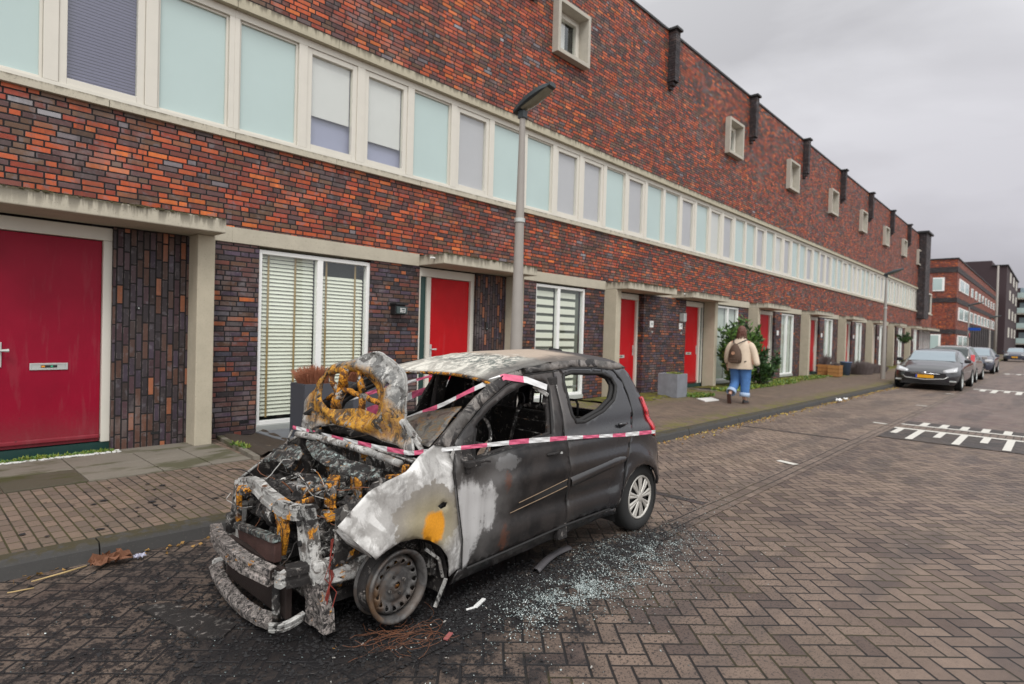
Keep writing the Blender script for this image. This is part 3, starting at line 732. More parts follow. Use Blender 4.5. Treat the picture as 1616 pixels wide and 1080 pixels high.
def house(n, gtype, films, label, style='curtain', first=False):
    x0 = B0+PITCH*n; x1 = x0+PITCH; mir = n >= 2
    h = empty('terraced_house', (x0, YW, .118)); tag(h, label, 'house', 'terraced houses of the brick row')
    H = _Root(h)
    e = .0015
    sq = (x0+.70, x0+1.83) if not mir else (x0+3.66, x0+4.79)
    mb = MB(); wall_with_hole(mb, x0+e, x1-e, 5.842, 9.80, YW, 8.3, (sq[0]+.05, sq[1]-.05, 7.52, 8.55)); mb.box(x0+e, x1-e, YW, 8.3, 2.882, 4.008)
    mb.build('upper_wall', M['brick_up'], h)
    MB().box(x0, x1, YW-.03, 8.35, 9.802, 9.86).build('coping', M['black'], h)
    # sill and head bands in lengths with visible joints
    s = MB(); t_ = MB(); l = Boxes(); q = x0
    cuts = [x0, x0+1.45, x0+3.0, x0+4.3, x1]
    for a, b in zip(cuts, cuts[1:]):
        s.box(a+.003, b-.003, YW-.055, 8.1, 4.01, 4.098); t_.box(a+.003, b-.003, YW-.05, 8.1, 5.702, 5.84)
    s.build('window_sill', M['sill'], h, bevel=.004); t_.build('head_band', M['band'], h, bevel=.004)
    films = {**FS1, **films} if not mir else films
    upper_panes(h, x0, 'FSSFSF' if not mir else 'FSFSSF', films)
    square_window(h, *sq)
    pilaster(h, x1)
    MB().box(x0, x1, 8.3, 16, .1, 9.78).build('house_body', M['brick_dark'], h)
    solids = []   # lower brick pieces
    lw = Boxes()
    if gtype == 'A':       # window, brick, door with side strip, panel of upright bricks, column
        wx0, wx1 = x0+.37, x0+2.13; dx0, dx1 = x0+3.09, x0+4.37; cx0, cx1 = x0+3.06, x0+5.36
        lw.box(x0+e, wx0, YW+.02, 8.25, .1, 2.678); lw.box(wx1, dx0, YW+.02, 8.25, .1, 2.678); lw.box(cx1-.1, x1-e, YW+.02, 8.25, .1, 2.678)
        lw.build('lower_wall', M['brick_low'], h)
        MB().box(dx1, cx1-.1, YW-.03, 8.2, .1, 2.678).build('upright_brick_panel', M['brick_vert'], h)
        ground_window(h, wx0, wx1, style)
        dm = M['door_wine'] if first else M['door_red']
        if first: door(h, x0+3.26, dx1, dm, handle='l', slotz=1.10)
        else: door(h, dx0, dx1, dm, side='l', handle='l', slotz=1.05)
        canopy(h, cx0, cx1, spout='l'); column(h, cx1-.2, cx1)
        l.box(x0, cx0-.004, YW-.008, 8.2, 2.68, 2.88); l.box(cx1+.004, x1, YW-.008, 8.2, 2.68, 2.88)
        v = MB(); v.box(x0+4.77, x0+4.86, YW-.034, YW-.028, .27, .30); v.build('vent', M['black'], h)
        v = MB(); v.box(x0+.15, x0+.27, YW+.013, YW+.02, .29, .33); v.build('vent', M['black'], h)
        if first: bb = MB(); bb.tube([(x0+4.62, YW-.03, 1.77), (x0+4.62, YW-.055, 1.77)], .022, 12)
        else: bb = MB(); bb.box(x0+4.62, x0+4.68, YW-.055, YW-.03, 1.64, 1.78)
        bo = bb.build('doorbell', M['black'], h, bevel=.004)
        MB().tube([(x0+4.62+(.03 if not first else 0), YW-.056, 1.77 if first else 1.67), (x0+4.62+(.03 if not first else 0), YW-.06, 1.77 if first else 1.67)], .008, 10).build('bell_button', M['alu'], bo)
    elif gtype == 'B':     # stripes window, brick, column on the left of its canopy
        wx0, wx1 = x0+.44, x0+2.18; cx0, cx1 = x0+2.93, x0+5.25; dx0, dx1 = x0+3.25, x0+4.50
        lw.box(x0+e, wx0, YW+.02, 8.25, .1, 2.678); lw.box(wx1, cx0+.1, YW+.02, 8.25, .1, 2.678); lw.box(dx1+.05, x1-e, 7.82, 8.25, .1, 2.678)
        lw.build('lower_wall', M['brick_low'], h)
        ground_window(h, wx0, wx1, style, split=.46); door(h, cx0+.2, dx1+.05, M['door_red'], yd=8.0, handle='r', slotz=1.08)
        canopy(h, cx0, cx1); column(h, cx0, cx0+.2)
        l.box(x0, cx0-.004, YW-.008, 8.2, 2.68, 2.88); l.box(cx1+.004, x1, YW-.008, 8.2, 2.68, 2.88)
    elif gtype == 'C':     # brick, door, column on the right, window
        cx0, cx1 = x0+.52, x0+2.85; dx0, dx1 = x0+1.15, x0+2.6; wx0, wx1 = x0+3.55, x0+5.3
        lw.box(x0+e, dx0+.05, 7.82, 8.25, .1, 2.678); lw.box(cx1-.1, wx0, YW+.02, 8.25, .1, 2.678); lw.box(wx1, x1-e, YW+.02, 8.25, .1, 2.678)
        lw.build('lower_wall', M['brick_low'], h)
        ground_window(h, wx0, wx1, style); door(h, dx0+.05, cx1-.2, M['door_red'], yd=8.0, handle='r', side='r', slotz=1.13)
        canopy(h, cx0, cx1, spout='l'); column(h, cx1-.2, cx1)
        l.box(x0, cx0-.004, YW-.008, 8.2, 2.68, 2.88); l.box(cx1+.004, x1, YW-.008, 8.2, 2.68, 2.88)
    else:                  # column, door, brick, window, brick
        cx0, cx1 = x0+.42, x0+2.70; dx0, dx1 = x0+.62, x0+2.9; wx0, wx1 = x0+3.62, x0+5.3
        lw.box(x0+e, cx0+.1, YW+.02, 8.25, .1, 2.678); lw.box(dx1, wx0, YW-.03, 8.25, .1, 2.678); lw.box(wx1, x1-e, YW+.02, 8.25, .1, 2.678)
        lw.build('lower_wall', M['brick_low'], h)
        ground_window(h, wx0, wx1, style); door(h, dx0, dx1, M['door_red'], yd=8.0, handle='r', side='r')
        canopy(h, cx0, cx1); column(h, cx0, cx0+.2)
        l.box(x0, cx0-.004, YW-.008, 8.2, 2.68, 2.88); l.box(cx1+.004, x1, YW-.008, 8.2, 2.68, 2.88)
        pl = MB().box(dx1+.22, dx1+.40, YW-.05, YW-.03, 1.78, 1.96).build('number_plate', M['brightwhite'], h, bevel=.005)
    l.build('lintel', M['lintel'], h, bevel=.004)
    rebase(h)
    return h
class _Root:
    def __init__(s, o): s.o = o
def rebase(h):     # children were modelled in world coordinates: keep them there under the moved Empty
    inv = Matrix.Translation(h.location).inverted()
    for c in h.children: c.matrix_parent_inverse = inv
DARK2 = {1: ('blind_mid', 1.), 2: ('blind_mid', 1.), 4: ('blind_mid', 1.)}
G = ('blind_grey', 1.); Mi = ('blind_mid', 1.)
hs = []
hs.append(house(-1, 'A', {1: G, 2: G, 4: ('blind_dark', 1.)}, 'brick house at the left edge with a dark wine red door and a concrete pillar', style='curtain', first=True))
hs.append(house(0, 'A', {}, 'brick house directly behind the burnt car with cream slatted blinds and number 163', style='slats'))
hs.append(house(1, 'B', DARK2, 'brick house with wide striped roller blinds downstairs, right of the near lamp post', style='stripes'))
hs.append(house(2, 'C', {1: Mi, 3: G, 4: Mi}, 'brick house whose ground floor window stands behind the green shrub and the walker', style='curtain'))
far = ['brick house just right of the walking person, with moss before its window',
       'brick house with the two wooden planter crates standing by its window',
       'brick house behind the first grey lavender clump, red door barely visible past its pillar',
       'brick house just left of the distant lamp post, its window almost at the lamp post',
       'brick house just right of the distant lamp post with a small hanging plant',
       'brick house at the far end of the row, beside the tall dark brick shaft']
for i, lb in enumerate(far):
    fl = {1: random.choice((G, Mi)), 3: random.choice((G, Mi)), 4: random.choice((G, Mi))}
    hs.append(house(3+i, 'D', fl, lb, style=random.choice(('curtain', 'grey', 'curtain'))))
# lamp box with the number 163, house number plates
t = MB(); t.box(5.60, 5.80, 7.80, YW+.02, 1.845, 2.0); nb = t.build('number_lamp', M['black'], None, bevel=.01); tag(nb, 'small black house number lamp reading 163 on the brick wall left of the red door', 'house number')
t = MB(); t.box(5.615, 5.82, 7.775, 7.80, 1.86, 1.975); fp = t.build('lamp_face', plain('lamp_face', (.05, .07, .07), .3), nb, bevel=.004)
t = MB(); t.box(5.585, 5.83, 7.76, YW+.01, 2.001, 2.03); t.build('lamp_hood', M['black'], nb, bevel=.005)
t = MB(); digits(t, '163', 5.655, 7.774, 1.885, .028, .062, .009); t.build('numerals', M['brightwhite'], nb)
def plate(x, z, lbl, small=True):
    pl = MB().box(x, x+.17, 7.795, 7.82, z, z+.17).build('number_plate', M['brightwhite'], None, bevel=.004); tag(pl, lbl, 'house number')
    d = MB(); d.box(x+.06, x+.11, 7.79, 7.794, z+.06, z+.12)
    d.build('numeral', plain('plate_grey', (.25, .27, .28), .5), pl)
    MB().tube([(x+.12, 7.82, z-.12), (x+.12, 7.79, z-.12)], .025, 12).build('doorbell', M['alu'], pl)
plate(13.62, 1.84, 'white square number plate at the left end of the brick panel between two doors')
plate(15.24, 1.83, 'white square house number plate beside the red door next to the grey planter')
mbx = MB().box(15.26, 15.42, 7.68, 7.82, 2.04, 2.28).build('wall_box', M['alu'], None, bevel=.01); tag(mbx, 'small pale grey box fixed on the brick wall above a white number plate', 'box')

# end house beyond the shaft
h = empty('end_house', (54.21, YW, 0)); tag(h, 'low end part of the brick row right of the tall dark brick shaft', 'house')
x0, x1 = 54.21, 60.2
mb = MB(); mb.box(x0, x1, YW, 16, 5.842, 7.3); mb.box(x0, x1, YW, 16, 2.88, 4.008); mb.box(x0, x0+1.2, YW, 16, 4.008, 5.842); mb.build('upper_wall', M['brick_far'], h)
MB().box(x0, x1, YW+.03, 16, .1, 2.68).build('lower_wall', M['brick_low'], h)
MB().box(x0, x1, YW-.6, 8, 2.681, 2.879).build('lintel', M['canopy'], h)
MB().box(x0+1.2, x1+.1, YW-.05, 16, 4.01, 4.1).build('sill', M['sill'], h)
w = MB(); frame_ring(w, x0+1.2, x1, 4.101, 5.80, .1, YW+.02, YW+.12); w.box(x0+3.2, x0+3.4, YW+.02, YW+.12, 4.2, 5.7); w = w.build('window', M['white'], h)
MB().box(x0+1.3, x1-.1, YW+.14, YW+.16, 4.2, 5.7).build('pane', M['interior'], w)
for a in (55.0, 56.8, 58.4): ground_window(h, a, a+1.2, 'curtain', yd=YW)
rebase(h)
sh = empty('brick_shaft', (53.9, 7.5, 3.3)); tag(sh, 'tall dark brick shaft standing out at the far end of the row', 'shaft')
MB().box(53.05, 55.1, 7.45, YW-.002, 3.5, 9.9).build('shaft', M['brick_dark'], sh); MB().box(52.9, 55.25, 7.3, YW+.3, 9.901, 10.05).build('cap', M['black'], sh, bevel=.02)
rebase(sh)
# ------------------------------------------------------------------ the burnt car
def ash_mat(name, white=.5, rust=.4, soot=.3, seed=0., base=(.42, .41, .39), rough=.75, dark=(.016, .014, .014), scale=4):
    """burnt bare metal: ash white, grey, soot and orange rust in noise patches; white, rust, soot are coverages"""
    th = lambda c: .5+.30*(.5-c)
    t = NT(name); p = t.pos(); q = t.n('ShaderNodeVectorMath', operation='ADD'); t.put(q.inputs[0], p); q.inputs[1].default_value = (seed, seed*.7, seed*1.3); p2 = q.outputs[0]
    n1 = t.noise(p2, scale, 8, .65, .4); n2 = t.noise(p2, scale*2.3, 8, .7, .8); n3 = t.noise(p2, scale*1.4, 6, .6); n4 = t.noise(p, 90, 5, .7)
    c = t.mix(t.step(n1, .42, .58), tuple(b*.8 for b in base), tuple(min(1, b*1.55) for b in base))
    c = t.mix(t.step(n2, th(white)-.04, th(white)+.04), t.mix(t.step(n3, .44, .56), (.085, .078, .072), (.20, .18, .165)), c)
    rc = t.mix(t.step(n4, .40, .60), (.34, .12, .015), (.66, .30, .025))
    rc = t.mix(t.step(n1, .50, .58), rc, (.10, .04, .015))
    c = t.mix(t.step(t.noise(p2, scale*1.1, 7, .62, .6), th(rust)-.015, th(rust)+.02), c, rc)
    c = t.mix(t.math('MULTIPLY', t.step(t.noise(p2, scale*1.8, 8, .7, 1.), th(soot)-.025, th(soot)+.03), .94), c, dark)
    k = t.math('ADD', .45, t.math('MULTIPLY', n4, 1.1)); c = t.mix(1, c, t.vec(k, k, k), 'MULTIPLY')
    t.bsdf(c, rough, .15, t.bump(t.math('ADD', n4, t.math('MULTIPLY', n2, .8)), .6, .004), .4); return t.m
M['ash'] = ash_mat('ash_metal', .60, .03, .22, 0, base=(.36, .355, .34), scale=5)
M['ashdark'] = ash_mat('sooty_metal', .34, .18, .58, 3, scale=7)
M['hoodmat'] = None
M['alumhead'] = ash_mat('cylinder_head_metal', .55, .08, .34, 17, base=(.24, .24, .235), scale=10)
M['trace'] = plain('glue_trace', (.24, .17, .11), .8, var=.6, vscale=25)
M['farwing'] = ash_mat('far_wing_metal', .22, .04, .66, 21, base=(.16, .15, .14), scale=5)
M['rust'] = ash_mat('rusty_metal', .3, .62, .38, 5, scale=9)
M['rusthood'] = ash_mat('hood_rust', .5, .75, .30, 2.2, base=(.3, .3, .28), scale=11)
M['charred'] = ash_mat('charred', .16, .05, .80, 8, base=(.22, .21, .2), scale=9)
M['beam'] = ash_mat('beam_metal', .50, .03, .40, 11, base=(.25, .22, .205), scale=22)
M['copper'] = plain('burnt_copper', (.17, .065, .03), .6, var=.5, vscale=30)
M['redwire'] = plain('red_wire', (.22, .03, .02), .6, var=.3)
M['radm'] = plain('radiator_fins', (.10, .05, .042), .85, var=.6, vscale=9, bump=.8, bscale=220)
M['fins'] = plain('condenser_core', (.028, .017, .014), .9, var=.6, vscale=12, bump=.8, bscale=240)
M['alum'] = ash_mat('melted_aluminium', .38, .10, .58, 14, base=(.22, .27, .26), scale=12)
M['silver'] = plain('rim_grey', (.16, .155, .155), .5, metal=.4, var=.3, vscale=14, bump=.2)
M['hubcap'] = plain('hubcap_silver', (.52, .50, .46), .38, metal=.35, var=.12)
M['tail'] = plain('tail_lamp', (.55, .01, .02), .15, coat=1.)
M['mattblack'] = plain('matt_black', (.016, .015, .015), .75, var=.3)
def fender_mat():
    t = NT('fender_burnt'); p = t.pos(); x, y, z = t.xyz(p)[0:3]
    n = t.noise(p, 5, 7, .62, .5); n4 = t.noise(p, 80, 5, .7); ns = t.noise(t.scale(p, 18, 18, 2), 1, 5, .6)
    c = t.mix(t.step(n, .42, .58), (.36, .35, .335), (.70, .69, .67))
    c = t.mix(t.math('MULTIPLY', t.step(t.noise(p, 4.1, 7, .65, 1.2), .51, .58), .6), c, (.27, .255, .24))
    c = t.mix(t.math('MULTIPLY', t.step(t.noise(t.scale(p, 14, 14, 3), 1, 6, .65), .56, .66), .5), c, (.16, .15, .145))
    # bare primer patch above the arch, with orange rust in it
    g = t.blob((2.02, 2.45, .60), .24, 2, .175, warp=.55, wscale=11, soft=.04)
    c = t.mix(g, c, t.mix(ns, (.21, .19, .165), (.31, .285, .25)))
    hz = t.blob((2.02, 2.45, .56), .17, 2, .15, warp=.2, wscale=8, soft=.5); c = t.mix(t.math('MULTIPLY', hz, .5), c, (.36, .30, .14))
    o = t.blob((2.032, 2.45, .545), .082, 2, .088, warp=.5, wscale=13, soft=.16); c = t.mix(o, c, t.mix(n4, (.62, .24, .012), (.74, .33, .02)))
    # dark heat rim of the wheel arch and soot at the windscreen end
    up = t.math('MULTIPLY', t.step(z, .86, 1.0), t.step(n, .4, .6)); c = t.mix(t.math('MULTIPLY', up, .5), c, (.10, .095, .09))
    k = t.math('ADD', .78, t.math('MULTIPLY', n4, .4)); c = t.mix(1, c, t.vec(k, k, k), 'MULTIPLY')
    t.bsdf(c, .62, .1, t.bump(t.math('ADD', n, t.math('MULTIPLY', n4, .3)), .3, .006), .4); return t.m
M['fender'] = fender_mat()
def door_mat(name, front=True):
    t = NT(name); p = t.pos(); x, y, z = t.xyz(p)[0:3]
    n = t.noise(p, 5, 7, .62, .6); n4 = t.noise(p, 70, 6, .7); vs = t.noise(t.scale(p, 16, 16, 1.3), 1, 5, .55)
    c = t.mix(t.step(n, .40, .62), (.011, .010, .0105), (.031, .026, .0245))
    c = t.mix(t.math('MULTIPLY', t.step(vs, .5, .62), .55), c, (.013, .011, .011))
    if front:
        # pale heat bleaching along the front edge fanning up to the window line
        w1 = t.blob((2.18, 2.45, .54), .30, 2, .24, warp=.75, wscale=6, soft=.6); w2 = t.blob((2.16, 2.45, .36), .16, 2, .22, warp=.4, wscale=6, soft=.3)
        f = t.math('MAXIMUM', w1, w2); c = t.mix(t.math('MULTIPLY', t.blob((2.36, 2.45, .62), .26, 2, .30, warp=.9, wscale=5, soft=.6), .55), c, (.20, .19, .185)); f = t.step(t.math('ADD', t.math('ADD', f, t.math('MULTIPLY', t.math('SUBTRACT', vs, .5), .9)), t.math('MULTIPLY', t.math('SUBTRACT', n4, .5), .5)), .38, .74); c = t.mix(f, c, t.mix(vs, (.36, .35, .345), (.64, .635, .63)))
        f2 = t.blob((2.62, 2.45, .815), .13, 2, .045, warp=.9, wscale=9, soft=.4); f2 = t.step(t.math('ADD', f2, t.math('MULTIPLY', t.math('SUBTRACT', t.noise(p, 30, 6, .7), .5), 1.6)), .45, .9); c = t.mix(t.math('MULTIPLY', f2, .42), c, (.26, .26, .26))
        f3 = t.blob((2.33, 2.45, .84), .15, 2, .10, warp=.7, wscale=8, soft=.4); c = t.mix(t.math('MULTIPLY', f3, .85), c, (.045, .04, .037))
        r = t.blob((2.60, 2.45, .34), .035, 2, .07, warp=1.6, wscale=34, soft=.5); c = t.mix(t.math('MULTIPLY', r, .6), c, (.13, .045, .022))
        r = t.blob((2.60, 2.45, .70), .025, 2, .05, warp=1.8, wscale=50, soft=.5); c = t.mix(t.math('MULTIPLY', r, .6), c, (.13, .045, .022))
        up = t.step(z, 1.0, 1.22); c = t.mix(t.math('MULTIPLY', up, .4), c, (.10, .085, .078))
        ro = .5
    else:
        c = t.mix(t.step(x, 3.3, 3.7), c, (.015, .015, .018)); ro = t.fmix(t.step(x, 3.3, 3.9), .45, .24)
        up = t.math('MULTIPLY', t.step(z, .9, 1.2), t.math('SUBTRACT', 1, t.step(x, 3.3, 3.5))); c = t.mix(t.math('MULTIPLY', up, .6), c, (.09, .075, .068))
    rr = t.math('ADD', ro, t.math('MULTIPLY', t.math('SUBTRACT', n, .5), .35)); c = t.mix(t.math('MULTIPLY', t.step(n4, .60, .72), .35), c, (.14, .135, .13))
    t.bsdf(c, rr, .2, t.bump(t.math('ADD', vs, t.math('MULTIPLY', n4, .5)), .12, .004), .5, coat=.05 if front else .8, coatr=.3 if front else .10); return t.m
M['doorF'] = door_mat('front_door_paint', True); M['doorR'] = door_mat('rear_paint', False)
def roof_mat():
    t = NT('roof_burnt'); p = t.pos(); x, y, z = t.xyz(p)[0:3]
    n = t.noise(p, 6, 8, .68, .8); n4 = t.noise(p, 75, 5, .7)
    c = t.mix(t.step(n, .44, .56), (.68, .66, .59), (.40, .38, .34))
    sp = t.math('MULTIPLY', t.step(t.noise(p, 22, 7, .78), .47, .53), t.math('MULTIPLY', t.step(t.math('ADD', x, t.math('MULTIPLY', y, -.25)), 1.95, 2.25), t.step(t.noise(p, 3, 3), .35, .5)))
    c = t.mix(t.math('MULTIPLY', sp, .85), c, (.07, .095, .09))
    c = t.mix(t.step(t.math('ADD', x, t.math('MULTIPLY', t.math('SUBTRACT', n, .5), .5)), 3.15, 3.35), c, (.44, .36, .29))
    edge = t.math('SUBTRACT', 1, t.step(t.math('ADD', y, t.math('MULTIPLY', t.math('SUBTRACT', n, .5), .3)), 2.72, 2.92)); c = t.mix(t.math('MULTIPLY', edge, .85), c, (.06, .055, .053))
    c = t.mix(t.step(t.math('ADD', x, t.math('MULTIPLY', t.math('SUBTRACT', n, .5), .4)), 3.68, 3.86), c, (.055, .05, .052))
    k = t.math('ADD', .7, t.math('MULTIPLY', n4, .6)); c = t.mix(1, c, t.vec(k, k, k), 'MULTIPLY')
    t.bsdf(c, .6, .1, t.bump(t.math('ADD', n, n4), .25, .004), .4); return t.m
M['roof'] = roof_mat(); M['sootglass'] = plain('soot_black_glass', (.012, .011, .012), .35, var=.4)
M['railm'] = ash_mat('rail_metal', .16, -.3, .45, 4, base=(.085, .075, .072), rough=.5, scale=3)
def screen_mat():
    t = NT('sooty_windscreen'); p = t.pos()
    n = t.noise(t.scale(p, 1.2, 1.2, 3), 6, 7, .6, 1.6); n4 = t.noise(p, 80, 4)
    c = t.ramp(n, [(.36, (.02, .017, .016)), (.44, (.07, .06, .052)), (.5, (.15, .13, .11)), (.54, (.07, .075, .068)), (.60, (.20, .11, .04)), (.66, (.06, .055, .05))])
    t.bsdf(c, .3, .2, t.bump(n, .4, .01), .5, coat=.4); return t.m
M['screen'] = screen_mat()

car = empty('burnt_car', (3.05, 3.25, 0)); tag(car, 'burnt out small hatchback with raised hood, stripped front end and barrier tape round it', 'car')
fender = [(1.486,0.658),(1.559,0.73),(1.639,0.801),(1.738,0.841),(1.861,0.869),(1.975,0.925),(2.083,0.973),(2.143,0.96),(2.197,0.927),(2.17,0.822),(2.205,0.62),(2.24,0.432),(2.271,0.249),(2.176,0.229),(2.165,0.289),(2.139,0.357),(2.078,0.432),(2.01,0.48),(1.92,0.512),(1.814,0.517),(1.733,0.495),(1.667,0.468)]
marker = [(2.066,0.651),(2.101,0.668),(2.138,0.658),(2.13,0.635),(2.094,0.628)]
fdoor = [(2.224,0.964),(2.249,0.992),(2.321,1.04),(2.528,1.158),(2.762,1.256),(2.984,1.321),(3.278,1.333),(3.255,1.19),(3.235,1.041),(3.208,0.898),(3.211,0.726),(3.221,0.505),(3.225,0.288),(2.703,0.261),(2.279,0.244),(2.248,0.43),(2.213,0.619),(2.178,0.821)]
fwin = [(2.34,0.854),(2.405,1.047),(2.562,1.133),(2.741,1.206),(2.923,1.257),(3.049,1.277),(3.182,1.271),(3.197,1.201),(3.145,1.05),(3.11,0.918),(2.68,0.879)]
rdoor = [(3.293,1.337),(3.521,1.354),(3.837,1.346),(4.054,1.321),(4.127,1.243),(4.146,1.126),(4.131,0.975),(4.081,0.901),(3.987,0.754),(3.924,0.574),(3.886,0.456),(3.873,0.365),(3.842,0.293),(3.501,0.291),(3.236,0.287),(3.233,0.503),(3.222,0.725),(3.218,0.898),(3.246,1.041),(3.266,1.189)]
rwin = [(3.396,1.307),(3.503,1.322),(3.883,1.306),(3.994,1.268),(4.02,1.207),(3.99,1.16),(3.925,1.10),(3.738,1.03),(3.476,0.975),(3.375,0.98),(3.35,1.037),(3.373,1.263)]
quarter = [(4.058,1.325),(4.22,1.342),(4.273,1.289),(4.359,1.089),(4.364,0.951),(4.376,0.812),(4.464,0.76),(4.512,0.674),(4.534,0.508),(4.52,0.40),(4.485,.36),(4.455,0.43),(4.374,0.516),(4.28,0.56),(4.2,0.575),(4.10,0.563),(3.982,0.515),(3.914,0.437),(3.877,0.34),(3.878,0.363),(3.890,0.456),(3.929,0.572),(3.992,0.753),(4.086,0.901),(4.136,0.974),(4.151,1.126),(4.132,1.242)]
rail = [(2.083,0.973),(2.166,1.028),(2.3,1.106),(2.483,1.209),(2.652,1.285),(2.819,1.331),(3.06,1.37),(3.394,1.403),(3.797,1.411),(4.183,1.374),(4.245,1.336),(4.056,1.328),(3.84,1.351),(3.523,1.359),(3.289,1.342),(2.986,1.326),(2.764,1.261),(2.529,1.163),(2.322,1.045),(2.25,0.997),(2.221,0.969),(2.198,0.93),(2.144,0.963)]
sill = [(2.276,0.24),(2.704,0.257),(3.225,0.284),(3.842,0.288),(3.87,0.237),(3.411,0.215),(2.706,0.185),(2.202,0.165)]
def ss(a, b, x):
    x = max(0, min(1, (x-a)/(b-a))); return x*x*(3-2*x)
def near_y(x, z):
    y = 2.45+(0 if z < .85 else (z-.85)*.45)
    y += .045*ss(.45, .15, z)                          # tuck under the sill
    y -= .020*math.exp(-((z-.69)/.045)**2)*ss(2.2, 2.6, x)*ss(4.3, 4.0, x)       # waist crease
    y += .026*math.exp(-((z-.47)/.06)**2)*ss(2.3, 2.7, x)*ss(3.95, 3.7, x)
    y += .020*math.exp(-((z-.92)/.05)**2)
    r = math.hypot(x-4.17, z-.28); y -= .03*math.exp(-((r-.33)/.07)**2)*(1 if z > .1 else 0)     # rear arch flare
    r = math.hypot(x-1.86, z-.27); y -= .022*math.exp(-((r-.30)/.06)**2)
    y += .30*max(0, 1.75-x)**1.5+.30*max(0, x-4.25)**1.6
    return y
near = lambda x, z: (x, near_y(x, z), z)
farf = lambda x, z: (x, 6.5-near_y(x, z), z)
def dentn(x, z):
    v = Vector((x*5, z*5, 1.3)); return (x, near_y(x, z)+.012*noise.noise(v)+.006*noise.noise(v*3), z)
fd = sheet('front_fender', fender, [marker], dentn, M['fender'], car, step=.03, solid=.006)
MB().lathe([(.0, 0), (.03, 0), (.034, .01)], 16, Matrix.Translation((2.1, 2.49, .648)) @ Matrix.Rotation(R(90), 4, 'X')).build('indicator_hole', M['black'], fd, smooth=True)
MB().obox((2.20, 2.478, .90), (.012, 0, .02), (0, .003, 0), (-.012, 0, .03)).build('hinge_cover', M['fender'], fd)
# folded flap hanging under the fender's front edge
flap = MB(); flap.grid([[(1.50, 2.50, .652), (1.58, 2.48, .57), (1.665, 2.47, .47)], [(1.545, 2.60, .60), (1.62, 2.62, .51), (1.69, 2.58, .455)], [(1.56, 2.66, .585), (1.64, 2.68, .49), (1.70, 2.66, .45)]])
flap.build('fender_return', M['fender'], fd, smooth=True, solid=.005)
door1 = sheet('front_door', fdoor, [fwin], near, M['doorF'], car, step=.035, solid=.03)
door2 = sheet('rear_door', rdoor, [rwin], near, M['doorR'], car, step=.035, solid=.03)
qt = sheet('rear_quarter', quarter, [], near, M['doorR'], car, step=.035, solid=.02)
rl = sheet('roof_rail', rail, [], near, M['railm'], car, step=.035, solid=.03)
sheet('sill', sill, [], lambda x, z: (x, near_y(x, z)+.01, z), M['doorR'], car, step=.04, solid=.02)
MB().tube([(2.30, 2.452, .243), (2.7, 2.452, .262), (3.2, 2.452, .288), (3.84, 2.452, .293)], .008, 6).build('sill_trim', M['mattblack'], car, smooth=True)
def gapline(pts, parent):
    MB().tube([(x, near_y(x, z)-.0165, z) for x, z in pts], .0042, 5).build('panel_gap', M['mattblack'], parent)
gapline([(2.222,.965),(2.175,.822),(2.209,.62),(2.244,.432),(2.274,.247)], door1); gapline([(3.284,1.335),(3.26,1.19),(3.24,1.041),(3.212,.898),(3.216,.726),(3.227,.505),(3.23,.288)], door1)
gapline([(4.056,1.324),(4.13,1.243),(4.149,1.126),(4.134,.975),(4.084,.901),(3.99,.754),(3.927,.574),(3.888,.456),(3.873,.365)], door2)
gapline([(2.25,.994),(2.321,1.042),(2.528,1.16),(2.762,1.258),(2.984,1.323),(3.28,1.337),(3.521,1.356),(3.837,1.348),(4.055,1.325)], door1)
# window rubbers, frames and soot
def loop(pts, r, off=0.): return [Vector((x, near_y(x, z)+off, z)) for x, z in pts+[pts[0]]]
MB().tube(loop(rwin, 0, -.012), .014, 6).build('window_seal', M['mattblack'], door2, smooth=True)
MB().tube(loop(rwin, 0, .03), .022, 6).build('window_frame', M['mattblack'], door2, smooth=True)
MB().tube(loop(fwin, 0, .0), .012, 6).build('window_seal', M['mattblack'], door1, smooth=True)
MB().tube(loop(fwin, 0, .035), .02, 6).build('window_frame', M['charred'], door1, smooth=True)
# quarter light pillar and mirror stub of the front door
m = MB(); m.bar((2.345, 2.50, .87), (2.42, 2.545, 1.03), .03, .02, up=(0, 1, 0)); m.build('quarter_pillar', M['charred'], door1)
sl = sheet('sail_panel', [(2.225, .862), (2.33, .868), (2.385, 1.01), (2.30, .985)], [], lambda x, z: (x, near_y(x, z)-.014, z), M['charred'], door1, step=.03, solid=.01)
m = MB(); m.obox((2.29, 2.43, .855), (.05, 0, 0), (0, .035, 0), (0, 0, .016)); m.bar((2.26, 2.42, .84), (2.26, 2.42, .80), .025, .025); m.tube([(2.30, 2.43, .85), (2.40, 2.415, .858), (2.43, 2.41, .85)], .008, 6)
m.build('mirror_stub', M['charred'], door1, bevel=.004)
# moulding strips: burnt off at the front door leaving two rusty lines, intact at the rear
for dz, a in ((0, 2.72), (-.048, 2.66)):
    MB().tube([(x, near_y(x, zz)-.017, zz) for x, zz in [(a+(3.205-a)*i/8, .548+.072*((a+(3.205-a)*i/8)-2.72)/.5+dz-.004) for i in range(9)]], .003, 5).build('moulding_trace', M['trace'], door1)
rows = [[(x, near_y(x, zz)-.0168, zz) for x, zz in [(2.86+.345*i/8, .548+.072*((2.86+.345*i/8)-2.72)/.5+dz) for i in range(9)]] for dz in (-.048, -.008)]
m = MB(); m.grid(rows); m.build('moulding_bed', M['mattblack'], door1)
pr = []
for i in range(11):
    x = 3.235+.66*i/10; zc = .585+.085*i/10; hh = .036*(1 if i < 9 else (.75 if i == 9 else .3)); pr.append((x, zc, hh))
m = MB(); rows = [[(x, near_y(x, zc)-o, zc+k*hh) for x, zc, hh in pr] for k, o in ((-1, .015), (-.85, .034), (.6, .036), (1, .015))]
m.grid(rows); m.build('side_moulding', M['doorR'], door2, smooth=True)
